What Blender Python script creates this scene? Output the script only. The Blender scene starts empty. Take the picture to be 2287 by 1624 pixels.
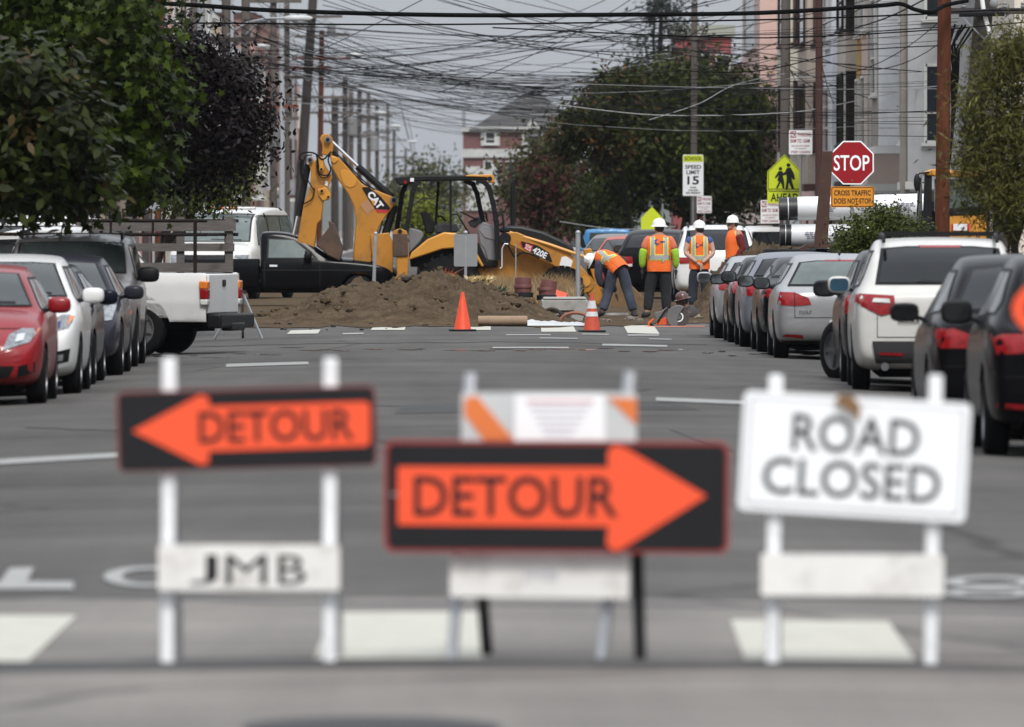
import bpy, bmesh, math, random
import numpy as np
from mathutils import Vector, Matrix
from mathutils.bvhtree import BVHTree
R = math.radians
sc = bpy.context.scene
COL = sc.collection
rnd = random.Random(7)
# ---------------------------------------------------------------- camera
F = 22235.0; VX = 1038.0; HZ = 490.0; CH = 1.8      # focal length in photo pixels, vanishing point, eye height
cam = bpy.data.cameras.new('camera'); camo = bpy.data.objects.new('camera', cam); COL.objects.link(camo)
cam.lens = 350; cam.sensor_width = 36; cam.clip_start = 1; cam.clip_end = 20000
camo.location = (0, 0, CH)
camo.rotation_euler = (R(90) - math.atan((812 - HZ) / F), 0, -math.atan((1143.5 - VX) / F))
cam.dof.use_dof = True; cam.dof.focus_distance = 168; cam.dof.aperture_fstop = 5.6
sc.camera = camo
# ---------------------------------------------------------------- sky: overcast, brighter towards the zenith
wd = bpy.data.worlds.new('World'); sc.world = wd; wd.use_nodes = True
nt = wd.node_tree; nt.nodes.clear()
N = nt.nodes.new; LK = nt.links.new
SUN_EL, SUN_AZ = 50.0, 170.0          # azimuth from +Y (the view) clockwise: behind the camera, a little to the right
sky = N('ShaderNodeTexSky'); sky.sky_type = 'NISHITA'; sky.sun_disc = False
sky.sun_elevation = R(SUN_EL); sky.sun_rotation = R(SUN_AZ); sky.dust_density = 4.0; sky.air_density = 1.5
hs = N('ShaderNodeHueSaturation'); hs.inputs['Saturation'].default_value = 0.25; hs.inputs['Value'].default_value = 0.10
LK(sky.outputs[0], hs.inputs['Color'])
tc = N('ShaderNodeTexCoord'); sp = N('ShaderNodeSeparateXYZ'); LK(tc.outputs['Generated'], sp.inputs[0])
mr = N('ShaderNodeMapRange'); mr.inputs[1].default_value = 0; mr.inputs[2].default_value = 1; mr.inputs[3].default_value = 1; mr.inputs[4].default_value = 3.1
LK(sp.outputs['Z'], mr.inputs[0])
cl = N('ShaderNodeMix'); cl.data_type = 'RGBA'; cl.blend_type = 'MULTIPLY'; cl.inputs[0].default_value = 1
cl.inputs[6].default_value = (0.325, 0.345, 0.377, 1); LK(mr.outputs[0], cl.inputs[7])
cn = N('ShaderNodeTexNoise'); cn.inputs['Scale'].default_value = 5; cn.inputs['Detail'].default_value = 5; LK(tc.outputs['Generated'], cn.inputs['Vector'])
cr = N('ShaderNodeMapRange'); cr.inputs[3].default_value = 0.86; cr.inputs[4].default_value = 1.12; LK(cn.outputs[0], cr.inputs[0])
cm = N('ShaderNodeMix'); cm.data_type = 'RGBA'; cm.blend_type = 'MULTIPLY'; cm.inputs[0].default_value = 1
LK(cl.outputs[2], cm.inputs[6]); LK(cr.outputs[0], cm.inputs[7])
mx = N('ShaderNodeMix'); mx.data_type = 'RGBA'; mx.inputs[0].default_value = 0.8
LK(hs.outputs[0], mx.inputs[6]); LK(cm.outputs[2], mx.inputs[7])
bg = N('ShaderNodeBackground'); bg.inputs['Strength'].default_value = 1.0; LK(mx.outputs[2], bg.inputs['Color'])
wo = N('ShaderNodeOutputWorld'); LK(bg.outputs[0], wo.inputs[0])
# ---------------------------------------------------------------- soft sun through the cloud
sl = bpy.data.lights.new('sun', 'SUN'); sl.energy = 1.5; sl.angle = R(14); sl.color = (1, 0.97, 0.92)
so = bpy.data.objects.new('sun', sl); COL.objects.link(so)
az = R(SUN_AZ); el = R(SUN_EL)
sdir = Vector((math.sin(az) * math.cos(el), math.cos(az) * math.cos(el), math.sin(el)))
so.rotation_euler = sdir.to_track_quat('Z', 'Y').to_euler(); so.location = (0, 0, 60)
vs = sc.view_settings; vs.view_transform = 'Standard'; vs.look = 'None'; vs.gamma = 1; vs.exposure = 0.65; vs.use_curve_mapping = False
cy = sc.cycles; cy.use_denoising = True; cy.max_bounces = 6; cy.diffuse_bounces = 2; cy.glossy_bounces = 3; cy.transmission_bounces = 4; cy.transparent_max_bounces = 6
cy.caustics_reflective = False; cy.caustics_refractive = False; cy.sample_clamp_indirect = 4
try: cy.denoiser = 'OPENIMAGEDENOISE'
except Exception: pass

# ---------------------------------------------------------------- helpers
def W(x, y, d):                       # the point at distance d that the photo shows at pixel x, y (2287 px wide)
    return Vector(((x - VX) * d / F, d, CH - (y - HZ) * d / F))
def PX(x, d): return (x - VX) * d / F
def PZ(y, d): return CH - (y - HZ) * d / F
def road_z(x, d):                     # crowned street, flat at the crossing
    k = 1.0 if d < 157 else max(0.0, 1 - (d - 157) / 10)
    return -0.0042 * min(abs(x), 6.4) ** 2 * k
_M = {}
def mat(name, col=(.5, .5, .5), rough=.6, metal=0.0, var=.12, vscale=3.0, bump=0.0, bscale=40.0, coat=0.0, spec=.5, emit=0, dirt=None, dscale=2.0, damt=.5, stretch=None, attr=None, transl=0, sub=0, flake=0):
    if name in _M: return _M[name]
    m = bpy.data.materials.new(name); m.use_nodes = True; _M[name] = m
    t = m.node_tree; b = t.nodes['Principled BSDF']; n = t.nodes.new; l = t.links.new
    b.inputs['Roughness'].default_value = rough; b.inputs['Metallic'].default_value = metal
    b.inputs['Specular IOR Level'].default_value = spec
    b.inputs['Coat Weight'].default_value = coat; b.inputs['Coat Roughness'].default_value = .06
    c4 = (*col, 1)
    tcn = n('ShaderNodeTexCoord'); vec = tcn.outputs['Object']
    if stretch:
        mp = n('ShaderNodeMapping'); mp.inputs['Scale'].default_value = stretch; l(vec, mp.inputs[0]); vec = mp.outputs[0]
    out = None
    rgb = n('ShaderNodeRGB'); rgb.outputs[0].default_value = c4; out = rgb.outputs[0]
    if attr:
        a = n('ShaderNodeAttribute'); a.attribute_name = attr
        r2 = n('ShaderNodeMapRange'); r2.inputs[3].default_value = 1 - .6; r2.inputs[4].default_value = 1 + .75
        l(a.outputs['Fac'], r2.inputs[0])
        mm = n('ShaderNodeMix'); mm.data_type = 'RGBA'; mm.blend_type = 'MULTIPLY'; mm.inputs[0].default_value = 1
        l(out, mm.inputs[6]); l(r2.outputs[0], mm.inputs[7]); out = mm.outputs[2]
    if var:
        ns = n('ShaderNodeTexNoise'); ns.inputs['Scale'].default_value = vscale; ns.inputs['Detail'].default_value = 6; ns.inputs['Roughness'].default_value = .65; l(vec, ns.inputs['Vector'])
        r1 = n('ShaderNodeMapRange'); r1.inputs[1].default_value = .25; r1.inputs[2].default_value = .75; r1.inputs[3].default_value = 1 - var; r1.inputs[4].default_value = 1 + var
        l(ns.outputs[0], r1.inputs[0])
        mm = n('ShaderNodeMix'); mm.data_type = 'RGBA'; mm.blend_type = 'MULTIPLY'; mm.inputs[0].default_value = 1
        l(out, mm.inputs[6]); l(r1.outputs[0], mm.inputs[7]); out = mm.outputs[2]
    if dirt:
        nd = n('ShaderNodeTexNoise'); nd.inputs['Scale'].default_value = dscale; nd.inputs['Detail'].default_value = 8; nd.inputs['Roughness'].default_value = .7; l(vec, nd.inputs['Vector'])
        rr = n('ShaderNodeMapRange'); rr.inputs[1].default_value = .5; rr.inputs[2].default_value = .68; rr.inputs[3].default_value = 0; rr.inputs[4].default_value = damt
        l(nd.outputs[0], rr.inputs[0])
        mm = n('ShaderNodeMix'); mm.data_type = 'RGBA'; l(rr.outputs[0], mm.inputs[0]); l(out, mm.inputs[6]); mm.inputs[7].default_value = (*dirt, 1); out = mm.outputs[2]
    l(out, b.inputs['Base Color'])
    if bump:
        nb = n('ShaderNodeTexNoise'); nb.inputs['Scale'].default_value = bscale; nb.inputs['Detail'].default_value = 5; l(vec, nb.inputs['Vector'])
        bp = n('ShaderNodeBump'); bp.inputs['Strength'].default_value = min(1, bump); bp.inputs['Distance'].default_value = .02 * max(1, bump); l(nb.outputs[0], bp.inputs['Height']); l(bp.outputs[0], b.inputs['Normal'])
    if emit:
        b.inputs['Emission Color'].default_value = c4; b.inputs['Emission Strength'].default_value = emit
    if transl:
        tr = n('ShaderNodeBsdfTranslucent'); l(out, tr.inputs['Color'])
        ms = n('ShaderNodeMixShader'); ms.inputs[0].default_value = transl
        l(b.outputs[0], ms.inputs[1]); l(tr.outputs[0], ms.inputs[2]); l(ms.outputs[0], t.nodes['Material Output'].inputs[0])
    return m

def tag(o, label=None, cat=None, group=None, kind=None):
    if label: o['label'] = label
    if cat: o['category'] = cat
    if group: o['group'] = group
    if kind: o['kind'] = kind
    return o
def thing(name, label, cat, loc=(0, 0, 0), rz=0.0, group=None):
    o = bpy.data.objects.new(name, None); COL.objects.link(o); o.empty_display_size = .2
    o.location = loc; o.rotation_euler = (0, 0, rz)
    return tag(o, label, cat, group)
def link(name, me, parent=None):
    o = bpy.data.objects.new(name, me); COL.objects.link(o)
    if parent: o.parent = parent
    return o
class MB:
    def __init__(s): s.v = []; s.f = []; s.m = []; s.mi = 0
    def add(s, vs, fs):
        k = len(s.v); s.v += [tuple(p) for p in vs]; s.f += [tuple(i + k for i in f) for f in fs]; s.m += [s.mi] * len(fs); return s
    def box(s, c, size, rot=None):
        hx, hy, hz = size[0] / 2, size[1] / 2, size[2] / 2; c = Vector(c)
        P = [Vector((x, y, z)) for x in (-hx, hx) for y in (-hy, hy) for z in (-hz, hz)]
        if rot is not None: P = [rot @ p for p in P]
        return s.add([c + p for p in P], [(0, 1, 3, 2), (4, 6, 7, 5), (0, 4, 5, 1), (2, 3, 7, 6), (0, 2, 6, 4), (1, 5, 7, 3)])
    def bar(s, a, b, w, h=None):              # box beam from a to b
        a = Vector(a); b = Vector(b); d = b - a; q = d.to_track_quat('Z', 'Y').to_matrix()
        return s.box((a + b) / 2, (w, h or w, d.length), q)
    def cyl(s, a, b, r0, r1=None, n=12, cap=True):
        a = Vector(a); b = Vector(b); r1 = r0 if r1 is None else r1
        q = (b - a).to_track_quat('Z', 'Y').to_matrix(); P = []
        for c, r in ((a, r0), (b, r1)):
            for i in range(n):
                t = 2 * math.pi * i / n; P.append(c + q @ Vector((r * math.cos(t), r * math.sin(t), 0)))
        fs = [(i, (i + 1) % n, n + (i + 1) % n, n + i) for i in range(n)]
        if cap: fs += [tuple(range(n))[::-1], tuple(range(n, 2 * n))]
        return s.add(P, fs)
    def tube(s, pts, r, n=6, cap=True):
        pts = [Vector(p) for p in pts]; P = []; rr = r if isinstance(r, (list, tuple)) else [r] * len(pts)
        for i, p in enumerate(pts):
            t = (pts[min(i + 1, len(pts) - 1)] - pts[max(i - 1, 0)]).normalized()
            if i == 0:
                u = t.cross(Vector((0, 0, 1)))
                if u.length < .2: u = t.cross(Vector((0, 1, 0)))
            else: u = u - t * u.dot(t)          # carried along without twisting
            u.normalize(); v = u.cross(t)
            for k in range(n):
                a = 2 * math.pi * k / n; P.append(p + (u * math.cos(a) + v * math.sin(a)) * rr[i])
        fs = []
        for i in range(len(pts) - 1):
            for k in range(n):
                fs.append((i * n + k, i * n + (k + 1) % n, (i + 1) * n + (k + 1) % n, (i + 1) * n + k))
        if cap: fs += [tuple(range(n))[::-1], tuple(range((len(pts) - 1) * n, len(pts) * n))]
        return s.add(P, fs)
    def lathe(s, prof, n=20, M=None):         # prof: (radius, height) about Z
        P = []
        for r, z in prof:
            for i in range(n):
                a = 2 * math.pi * i / n; p = Vector((r * math.cos(a), r * math.sin(a), z)); P.append(M @ p if M else p)
        fs = []
        for j in range(len(prof) - 1):
            for i in range(n): fs.append((j * n + i, j * n + (i + 1) % n, (j + 1) * n + (i + 1) % n, (j + 1) * n + i))
        if prof[0][0] > 1e-4: fs.append(tuple(range(n))[::-1])
        if prof[-1][0] > 1e-4: fs.append(tuple(range((len(prof) - 1) * n, len(prof) * n)))
        return s.add(P, fs)
    def plate(s, poly, t, fn):                # polygon (a, b) extruded by t; fn(a, b, c) -> point
        n = len(poly)
        A = sum(poly[i][0] * poly[(i + 1) % n][1] - poly[(i + 1) % n][0] * poly[i][1] for i in range(n))
        if A < 0: poly = poly[::-1]
        P = [fn(a, b, 0) for a, b in poly] + [fn(a, b, t) for a, b in poly]
        fs = [tuple(range(n))[::-1], tuple(range(n, 2 * n))] + [(i, (i + 1) % n, n + (i + 1) % n, n + i) for i in range(n)]
        return s.add(P, fs)
    def ball(s, c, r, n=10, m=6, sq=1.0):
        c = Vector(c); r = (r, r, r) if not hasattr(r, '__len__') else r
        P = []
        sg = lambda v: math.copysign(abs(v) ** sq, v)
        for j in range(1, m):
            ph = math.pi * j / m
            for i in range(n):
                a = 2 * math.pi * i / n; P.append(c + Vector((r[0] * sg(math.sin(ph)) * sg(math.cos(a)), r[1] * sg(math.sin(ph)) * sg(math.sin(a)), r[2] * sg(math.cos(ph)))))
        P += [c + Vector((0, 0, r[2])), c - Vector((0, 0, r[2]))]
        k = len(P); fs = []
        for j in range(m - 2):
            for i in range(n): fs.append((j * n + i, (j + 1) * n + i, (j + 1) * n + (i + 1) % n, j * n + (i + 1) % n))
        for i in range(n):
            fs.append((k - 2, i, (i + 1) % n)); fs.append((k - 1, (m - 2) * n + (i + 1) % n, (m - 2) * n + i))
        return s.add(P, fs)
    def mesh(s, name, mats=None, smooth=35):
        me = bpy.data.meshes.new(name); me.from_pydata(s.v, [], s.f)
        bm = bmesh.new(); bm.from_mesh(me); bmesh.ops.recalc_face_normals(bm, faces=bm.faces); bm.to_mesh(me); bm.free()
        if mats is not None:
            for m in (mats if isinstance(mats, (list, tuple)) else [mats]): me.materials.append(m)
            if any(s.m): me.polygons.foreach_set('material_index', s.m)
        if smooth:
            me.polygons.foreach_set('use_smooth', [True] * len(me.polygons))
            try: me.set_sharp_from_angle(angle=R(smooth))
            except Exception: pass
        return me
    def build(s, name, mats, parent=None, smooth=35, bevel=0, label=None):
        o = link(name, s.mesh(name, mats, smooth), parent)
        if bevel:
            b = o.modifiers.new('bevel', 'BEVEL'); b.width = bevel; b.segments = 2; b.limit_method = 'ANGLE'; b.angle_limit = R(40)
        if label: o['label'] = label
        return o
_T = {}
def text_mesh(txt, bold=0.0):
    k = (txt, bold)
    if k in _T: return _T[k]
    cu = bpy.data.curves.new('lettering', 'FONT'); cu.body = txt; cu.size = 1; cu.offset = bold; cu.align_x = 'CENTER'; cu.resolution_u = 3
    o = bpy.data.objects.new('lettering', cu); COL.objects.link(o)
    dg = bpy.context.evaluated_depsgraph_get(); me = bpy.data.meshes.new_from_object(o.evaluated_get(dg))
    bpy.data.objects.remove(o)
    co = np.zeros(len(me.vertices) * 3); me.vertices.foreach_get('co', co); co = co.reshape(-1, 3)
    lo = co.min(0); hi = co.max(0)
    _T[k] = (co, [tuple(p.vertices) for p in me.polygons], lo, hi)
    return _T[k]
def text(txt, w, h, m, parent, M, bold=.02, name='lettering', depth=0.0):
    """txt fitted into a w x h box centred on the origin of frame M (x right, y up, z towards the reader)"""
    co, fs, lo, hi = text_mesh(txt, bold)
    c = (lo + hi) / 2; s = hi - lo
    v = [(M @ Vector(((p[0] - c[0]) / s[0] * w, (p[1] - c[1]) / s[1] * h, 0))) for p in co]
    me = bpy.data.meshes.new(name); me.from_pydata(v, [], fs); me.materials.append(m)
    return link(name, me, parent)
def frame(o, xd, yd):
    xd = Vector(xd).normalized(); yd = Vector(yd).normalized(); z = xd.cross(yd)
    M = Matrix((xd, yd, z)).transposed().to_4x4(); M.translation = Vector(o); return M
def facing(o, tilt=0.0):              # frame facing the camera (normal -Y), rolled by tilt
    return frame(o, (math.cos(tilt), 0, math.sin(tilt)), (-math.sin(tilt), 0, math.cos(tilt)))
def rrect(w, h, r, n=4, cx=0, cy=0):
    P = []
    for sx, sy, a0 in ((1, 1, 0), (-1, 1, 90), (-1, -1, 180), (1, -1, 270)):
        for i in range(n + 1):
            a = R(a0 + 90 * i / n); P.append((cx + sx * (w / 2 - r) + r * math.cos(a), cy + sy * (h / 2 - r) + r * math.sin(a)))
    return P
def mplate(mb, poly, z0, z1, M): return mb.plate(poly, 1, lambda a, b, c: M @ Vector((a, b, z0 + (z1 - z0) * c)))
# ================================================================ ground, road, pavements, markings
def asphalt(name, base, warm=0.0):
    m = bpy.data.materials.new(name); m.use_nodes = True; t = m.node_tree; b = t.nodes['Principled BSDF']; n = t.nodes.new; l = t.links.new
    g = n('ShaderNodeNewGeometry'); pos = g.outputs['Position']
    def noise(scale, det, sx=1, sy=1):
        mp = n('ShaderNodeMapping'); mp.inputs['Scale'].default_value = (sx, sy, 1); l(pos, mp.inputs[0])
        k = n('ShaderNodeTexNoise'); k.inputs['Scale'].default_value = scale; k.inputs['Detail'].default_value = det; k.inputs['Roughness'].default_value = .6; l(mp.outputs[0], k.inputs['Vector']); return k.outputs[0]
    def rng(v, a, b2, lo, hi):
        k = n('ShaderNodeMapRange'); k.inputs[1].default_value = a; k.inputs[2].default_value = b2; k.inputs[3].default_value = lo; k.inputs[4].default_value = hi; l(v, k.inputs[0]); return k.outputs[0]
    def mul(a, b2):
        k = n('ShaderNodeMath'); k.operation = 'MULTIPLY'; l(a, k.inputs[0]); l(b2, k.inputs[1]); return k.outputs[0]
    v = rng(noise(.9, 5, 1, .06), .3, .7, .80, 1.18)            # wheel tracks along the street
    v = mul(v, rng(noise(.35, 6, .5, .8), .3, .7, .74, 1.22))   # blotches
    v = mul(v, rng(noise(1.6, 5, .18, 1.2), .3, .7, .90, 1.10)) # roller bands across
    v = mul(v, rng(noise(60, 3), .25, .75, .72, 1.28))          # aggregate
    v = mul(v, rng(noise(9, 6, .5, 1), .66, .74, 1, .72))      # oil spots
    vo = n('ShaderNodeTexVoronoi'); vo.feature = 'DISTANCE_TO_EDGE'; vo.inputs['Scale'].default_value = .16
    wv = n('ShaderNodeTexNoise'); wv.inputs['Scale'].default_value = 1.3; wv.inputs['Detail'].default_value = 4; l(pos, wv.inputs['Vector'])
    ad = n('ShaderNodeMix'); ad.data_type = 'VECTOR'; ad.inputs[0].default_value = .22; l(pos, ad.inputs[4]); l(wv.outputs[1], ad.inputs[5]); l(ad.outputs[1], vo.inputs['Vector'])
    v = mul(v, rng(vo.outputs[0], 0.003, .010, .55, 1))          # cracks
    mm = n('ShaderNodeMix'); mm.data_type = 'RGBA'; mm.blend_type = 'MULTIPLY'; mm.inputs[0].default_value = 1
    mm.inputs[6].default_value = (base * (1 + warm), base, base * (1 - warm), 1); l(v, mm.inputs[7]); l(mm.outputs[2], b.inputs['Base Color'])
    b.inputs['Roughness'].default_value = .88; b.inputs['Specular IOR Level'].default_value = .3
    bp = n('ShaderNodeBump'); bp.inputs['Strength'].default_value = .35; bp.inputs['Distance'].default_value = .01; l(noise(45, 3), bp.inputs['Height']); l(bp.outputs[0], b.inputs['Normal'])
    return m
M_ROAD = asphalt('asphalt', .080, .065)
M_PATCH = asphalt('asphalt_patch', .165, .08)
M_PATCHD = asphalt('asphalt_dark_patch', .062, .0)
M_CONC = mat('concrete', (.32, .31, .29), .85, var=.2, vscale=1.2, bump=.3, bscale=30, dirt=(.12, .11, .10), dscale=1.5, damt=.6)
M_EARTH = mat('packed_ground', (.14, .125, .10), .95, var=.3, vscale=.4)
def sheet(name, xs, ys, zf, m, parent=None):
    v = [(x, y, zf(x, y)) for y in ys for x in xs]; nx = len(xs)
    f = [(j * nx + i, j * nx + i + 1, (j + 1) * nx + i + 1, (j + 1) * nx + i) for j in range(len(ys) - 1) for i in range(nx - 1)]
    me = bpy.data.meshes.new(name); me.from_pydata(v, [], f); me.materials.append(m)
    me.polygons.foreach_set('use_smooth', [True] * len(f))
    return link(name, me, parent)
fr = lambda a, b, n: [a + (b - a) * i / n for i in range(n + 1)]
tag(sheet('ground', [-1250, -60, 60, 1250], [-400, 0, 400, 3600], lambda x, y: -.35, M_EARTH), 'bare ground beyond the pavements', kind='structure')
tag(sheet('road', fr(-6.4, 6.4, 16), fr(-30, 150, 20) + fr(156, 168, 12) + [185, 400, 1600], road_z, M_ROAD), 'grey asphalt street with parked cars on both sides', kind='structure')
tag(sheet('cross_street', [-120, -6.4, 6.4, 120], [168, 174, 182], lambda x, y: -.006, M_ROAD), 'asphalt cross street at the dug-up crossing', kind='structure')
def pavement(name, x0, x1, y0, y1, label):
    o = sheet(name, [x0, x1], fr(y0, y1, 20), lambda x, y: .0, M_CONC); tag(o, label, kind='structure')
    kx = x0 if abs(x0) < abs(x1) else x1; s = 1 if kx > 0 else -1
    k = MB(); k.box((kx - s * .0, (y0 + y1) / 2, -.16), (.16, y1 - y0, .33)); k.build('kerb', M_CONC, o, bevel=.02)
for s, nm in ((-1, 'left'), (1, 'right')):
    a, b = sorted((s * 6.45, s * 11.5))
    pavement('pavement', a, b, -30, 152, f'concrete pavement behind the cars parked on the {nm} of the street')
    pavement('pavement', a, b, 188, 1500, f'concrete pavement on the {nm} beyond the crossing')
M_PAINT = mat('road_paint', (.62, .62, .60), .7, var=.12, vscale=6, dirt=(.13, .13, .13), dscale=7, damt=.85)
M_PAINTC = mat('crosswalk_cream', (.46, .45, .385), .7, var=.1, vscale=4, dirt=(.30, .29, .26), dscale=6, damt=.55)
M_PAINTW = mat('worn_paint', (.32, .32, .31), .75, var=.25, vscale=9, dirt=(.12, .12, .12), dscale=9, damt=.95)
def gpt(x, y, zoff=.008):
    d = CH * F / (y - HZ)
    for _ in range(4):
        d = (CH - road_z(PX(x, d), d)) * F / (y - HZ)
    return Vector((PX(x, d), d, road_z(PX(x, d), d) + zoff))
def mark(name, polys, m, label, zoff=.008, group=None):
    """flat painted marking; polys: quads or polygons given where they lie on the road"""
    me = bpy.data.meshes.new(name); v = []; f = []
    for P in polys:
        if len(P) == 4:      # grid so that it follows the crown
            a, b, c, d = [gpt(*p, zoff) for p in P]; n = 6; k = len(v)
            for i in range(n + 1):
                for j in range(3):
                    p = a.lerp(b, i / n).lerp(d.lerp(c, i / n), j / 2); p.z = road_z(p.x, p.y) + zoff; v.append(p)
            for i in range(n):
                for j in range(2): q = k + i * 3 + j; f.append((q, q + 3, q + 4, q + 1))
        else:
            k = len(v); v += [gpt(*p, zoff) for p in P]; f.append(tuple(range(k, len(v))))
    me.from_pydata(v, [], f); me.materials.append(m); me.update()
    for p in me.polygons:
        if p.normal.z < 0: p.flip()
    return tag(link(name, me), label, kind='structure')
# near crossing: cream bars
mark('crosswalk_bar', [[(-260, 1378), (172, 1378), (62, 1482), (-360, 1482)]], M_PAINTC, 'cream crosswalk bar at the left edge of the near crossing')
mark('crosswalk_bar', [[(738, 1372), (1072, 1370), (1078, 1474), (702, 1476)]], M_PAINTC, 'cream crosswalk bar behind the middle barricade')
mark('crosswalk_bar', [[(1632, 1388), (1985, 1392), (2048, 1482), (1664, 1478)]], M_PAINTC, 'cream crosswalk bar behind the road closed barricade')
mark('lane_line', [[(-40, 1030), (262, 1013), (262, 1024), (-40, 1042)]], M_PAINTW, 'worn white line beside the left arrow sign')
mark('lane_line', [[(1465, 889), (1662, 897), (1662, 905), (1465, 897)]], M_PAINTW, 'thin white line left of the white road sign')
mark('lane_line', [[(505, 814), (688, 809), (690, 815), (505, 821)]], M_PAINTW, 'thin white line above the left arrow sign')
mark('road_letter', [[(-20, 1302), (164, 1302), (164, 1319), (-20, 1319)], [(22, 1272), (76, 1270), (60, 1302), (0, 1302)]], M_PAINTW, 'white painted road letter at the left edge')
def ring(cx, cy, a, b, w, name, lab):
    P = []; n = 20
    for i in range(n):
        t0 = 2 * math.pi * i / n; t1 = 2 * math.pi * (i + 1) / n
        P.append([(cx + a * math.cos(t0), cy + b * math.sin(t0)), (cx + a * math.cos(t1), cy + b * math.sin(t1)), (cx + (a - w) * math.cos(t1), cy + (b - w * .17) * math.sin(t1)), (cx + (a - w) * math.cos(t0), cy + (b - w * .17) * math.sin(t0))])
    return mark(name, P, M_PAINTW, lab)
ring(330, 1291, 100, 23, 42, 'road_letter', 'round white road letter behind the stencilled rail')
ring(2215, 1303, 105, 14, 40, 'road_letter', 'round white road letter at the right edge')
ring(2210, 1328, 100, 11, 40, 'road_letter', 'second round white road letter at the right edge')
# far crossing
for q, lab in (([(650, 739), (716, 737), (710, 746), (640, 747)], 'cream bar of the far crosswalk by the tripod'), ([(834, 730), (906, 730), (904, 738), (828, 738)], 'cream bar of the far crosswalk before the dirt heap'),
          ([(1052, 730), (1096, 730), (1096, 738), (1050, 738)], 'cream bar of the far crosswalk by the plain cone'), ([(1208, 728), (1280, 728), (1287, 742), (1209, 742)], 'cream bar of the far crosswalk beside the striped cone'),
          ([(1392, 728), (1460, 728), (1473, 747), (1402, 745)], 'cream bar of the far crosswalk below the saw')):
    mark('crosswalk_bar', [q], M_PAINTC, lab)
mark('worn_line', [[(1402, 748), (1472, 748), (1472, 751), (1402, 751)], [(1345, 769), (1490, 772), (1490, 776), (1345, 773)], [(1130, 748), (1230, 748), (1230, 750), (1130, 750)], [(1300, 746), (1360, 747), (1360, 749), (1300, 748)],
      [(765, 745), (812, 744), (812, 747), (765, 748)], [(1205, 755), (1290, 756), (1290, 758), (1205, 757)], [(1100, 776), (1270, 776), (1270, 779), (1100, 779)], [(1450, 757), (1500, 758), (1500, 760), (1450, 759)]], M_PAINTW, 'scraps of worn white line before the far crosswalk')
# patches and seams
mark('asphalt_patch', [[(-400, 1346), (2700, 1372), (2700, 1800), (-400, 1800)]], M_PATCH, 'lighter strip of asphalt along the near crossing', zoff=.004)
mark('asphalt_seam', [[(-400, 1490), (2700, 1500), (2700, 1512), (-400, 1512)]], M_PATCHD, 'dark seam across the street before the barricades', zoff=.007)
mark('manhole_cover', [[(830 + 290 * math.cos(2 * math.pi * i / 28), 1630 + 24 * math.sin(2 * math.pi * i / 28)) for i in range(28)]], mat('manhole_iron', (.03, .03, .032), .7, metal=.3), 'round iron manhole cover at the bottom edge', zoff=.009)
mark('asphalt_patch', [[(900, 905), (1500, 899), (1560, 916), (880, 925)]], M_PATCHD, 'dark asphalt patch in mid street', zoff=.004)
M_MIRAGE = mat('mirage_gloss', (.03, .03, .03), .06, var=.3, vscale=8, spec=.6)  # dark glossy colour stands in for mirage reflections on the road
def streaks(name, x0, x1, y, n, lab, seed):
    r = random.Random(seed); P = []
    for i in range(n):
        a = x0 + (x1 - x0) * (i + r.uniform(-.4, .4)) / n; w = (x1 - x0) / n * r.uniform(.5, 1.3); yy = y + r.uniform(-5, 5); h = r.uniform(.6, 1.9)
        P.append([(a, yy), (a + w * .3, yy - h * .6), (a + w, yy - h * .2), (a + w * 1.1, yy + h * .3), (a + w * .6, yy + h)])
    return mark(name, P, M_MIRAGE, lab, zoff=.005)
streaks('mirage_streak', 300, 640, 795, 9, 'dark glossy streaks imitating mirage beside the white pickup', 1)
streaks('mirage_streak', 600, 1560, 781, 20, 'thin glossy streaks imitating mirage across the street before the far crosswalk', 2)
streaks('mirage_streak', 1570, 1870, 790, 10, 'dark glossy streaks imitating mirage under the silver hatchback', 3)

M_TAR = mat('tar_seal', (.016, .016, .017), .55, var=.2)
def tar(pts, w, label, seed):
    r = random.Random(seed); P = []; q = []
    for (a, b) in zip(pts, pts[1:]):
        for i in range(5): u = i / 5; q.append((a[0] + (b[0] - a[0]) * u + r.uniform(-9, 9), a[1] + (b[1] - a[1]) * u + r.uniform(-1.2, 1.2)))
    q.append(pts[-1])
    for a, b in zip(q, q[1:]): P.append([(a[0], a[1] - w), (b[0], b[1] - w), (b[0], b[1] + w), (a[0], a[1] + w)])
    return mark('tar_seam', P, M_TAR, label, zoff=.005)
tar([(-50, 1335), (350, 1338), (800, 1352), (1300, 1352), (1800, 1362), (2400, 1372)], 2.2, 'dark tar line across the street behind the barricades', 1)
tar([(690, 905), (950, 908), (1250, 902), (1500, 908)], .9, 'thin tar line across the middle of the street', 2)
tar([(60, 955), (240, 962), (420, 948)], 1.0, 'thin crack beside the red hatchback', 3)
tar([(1500, 960), (1640, 1010), (1660, 1060)], 1.6, 'short crack left of the white road sign', 4)
tar([(380, 775), (700, 768), (1100, 764), (1580, 770)], .6, 'thin dark joint before the far crosswalk', 5)
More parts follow.
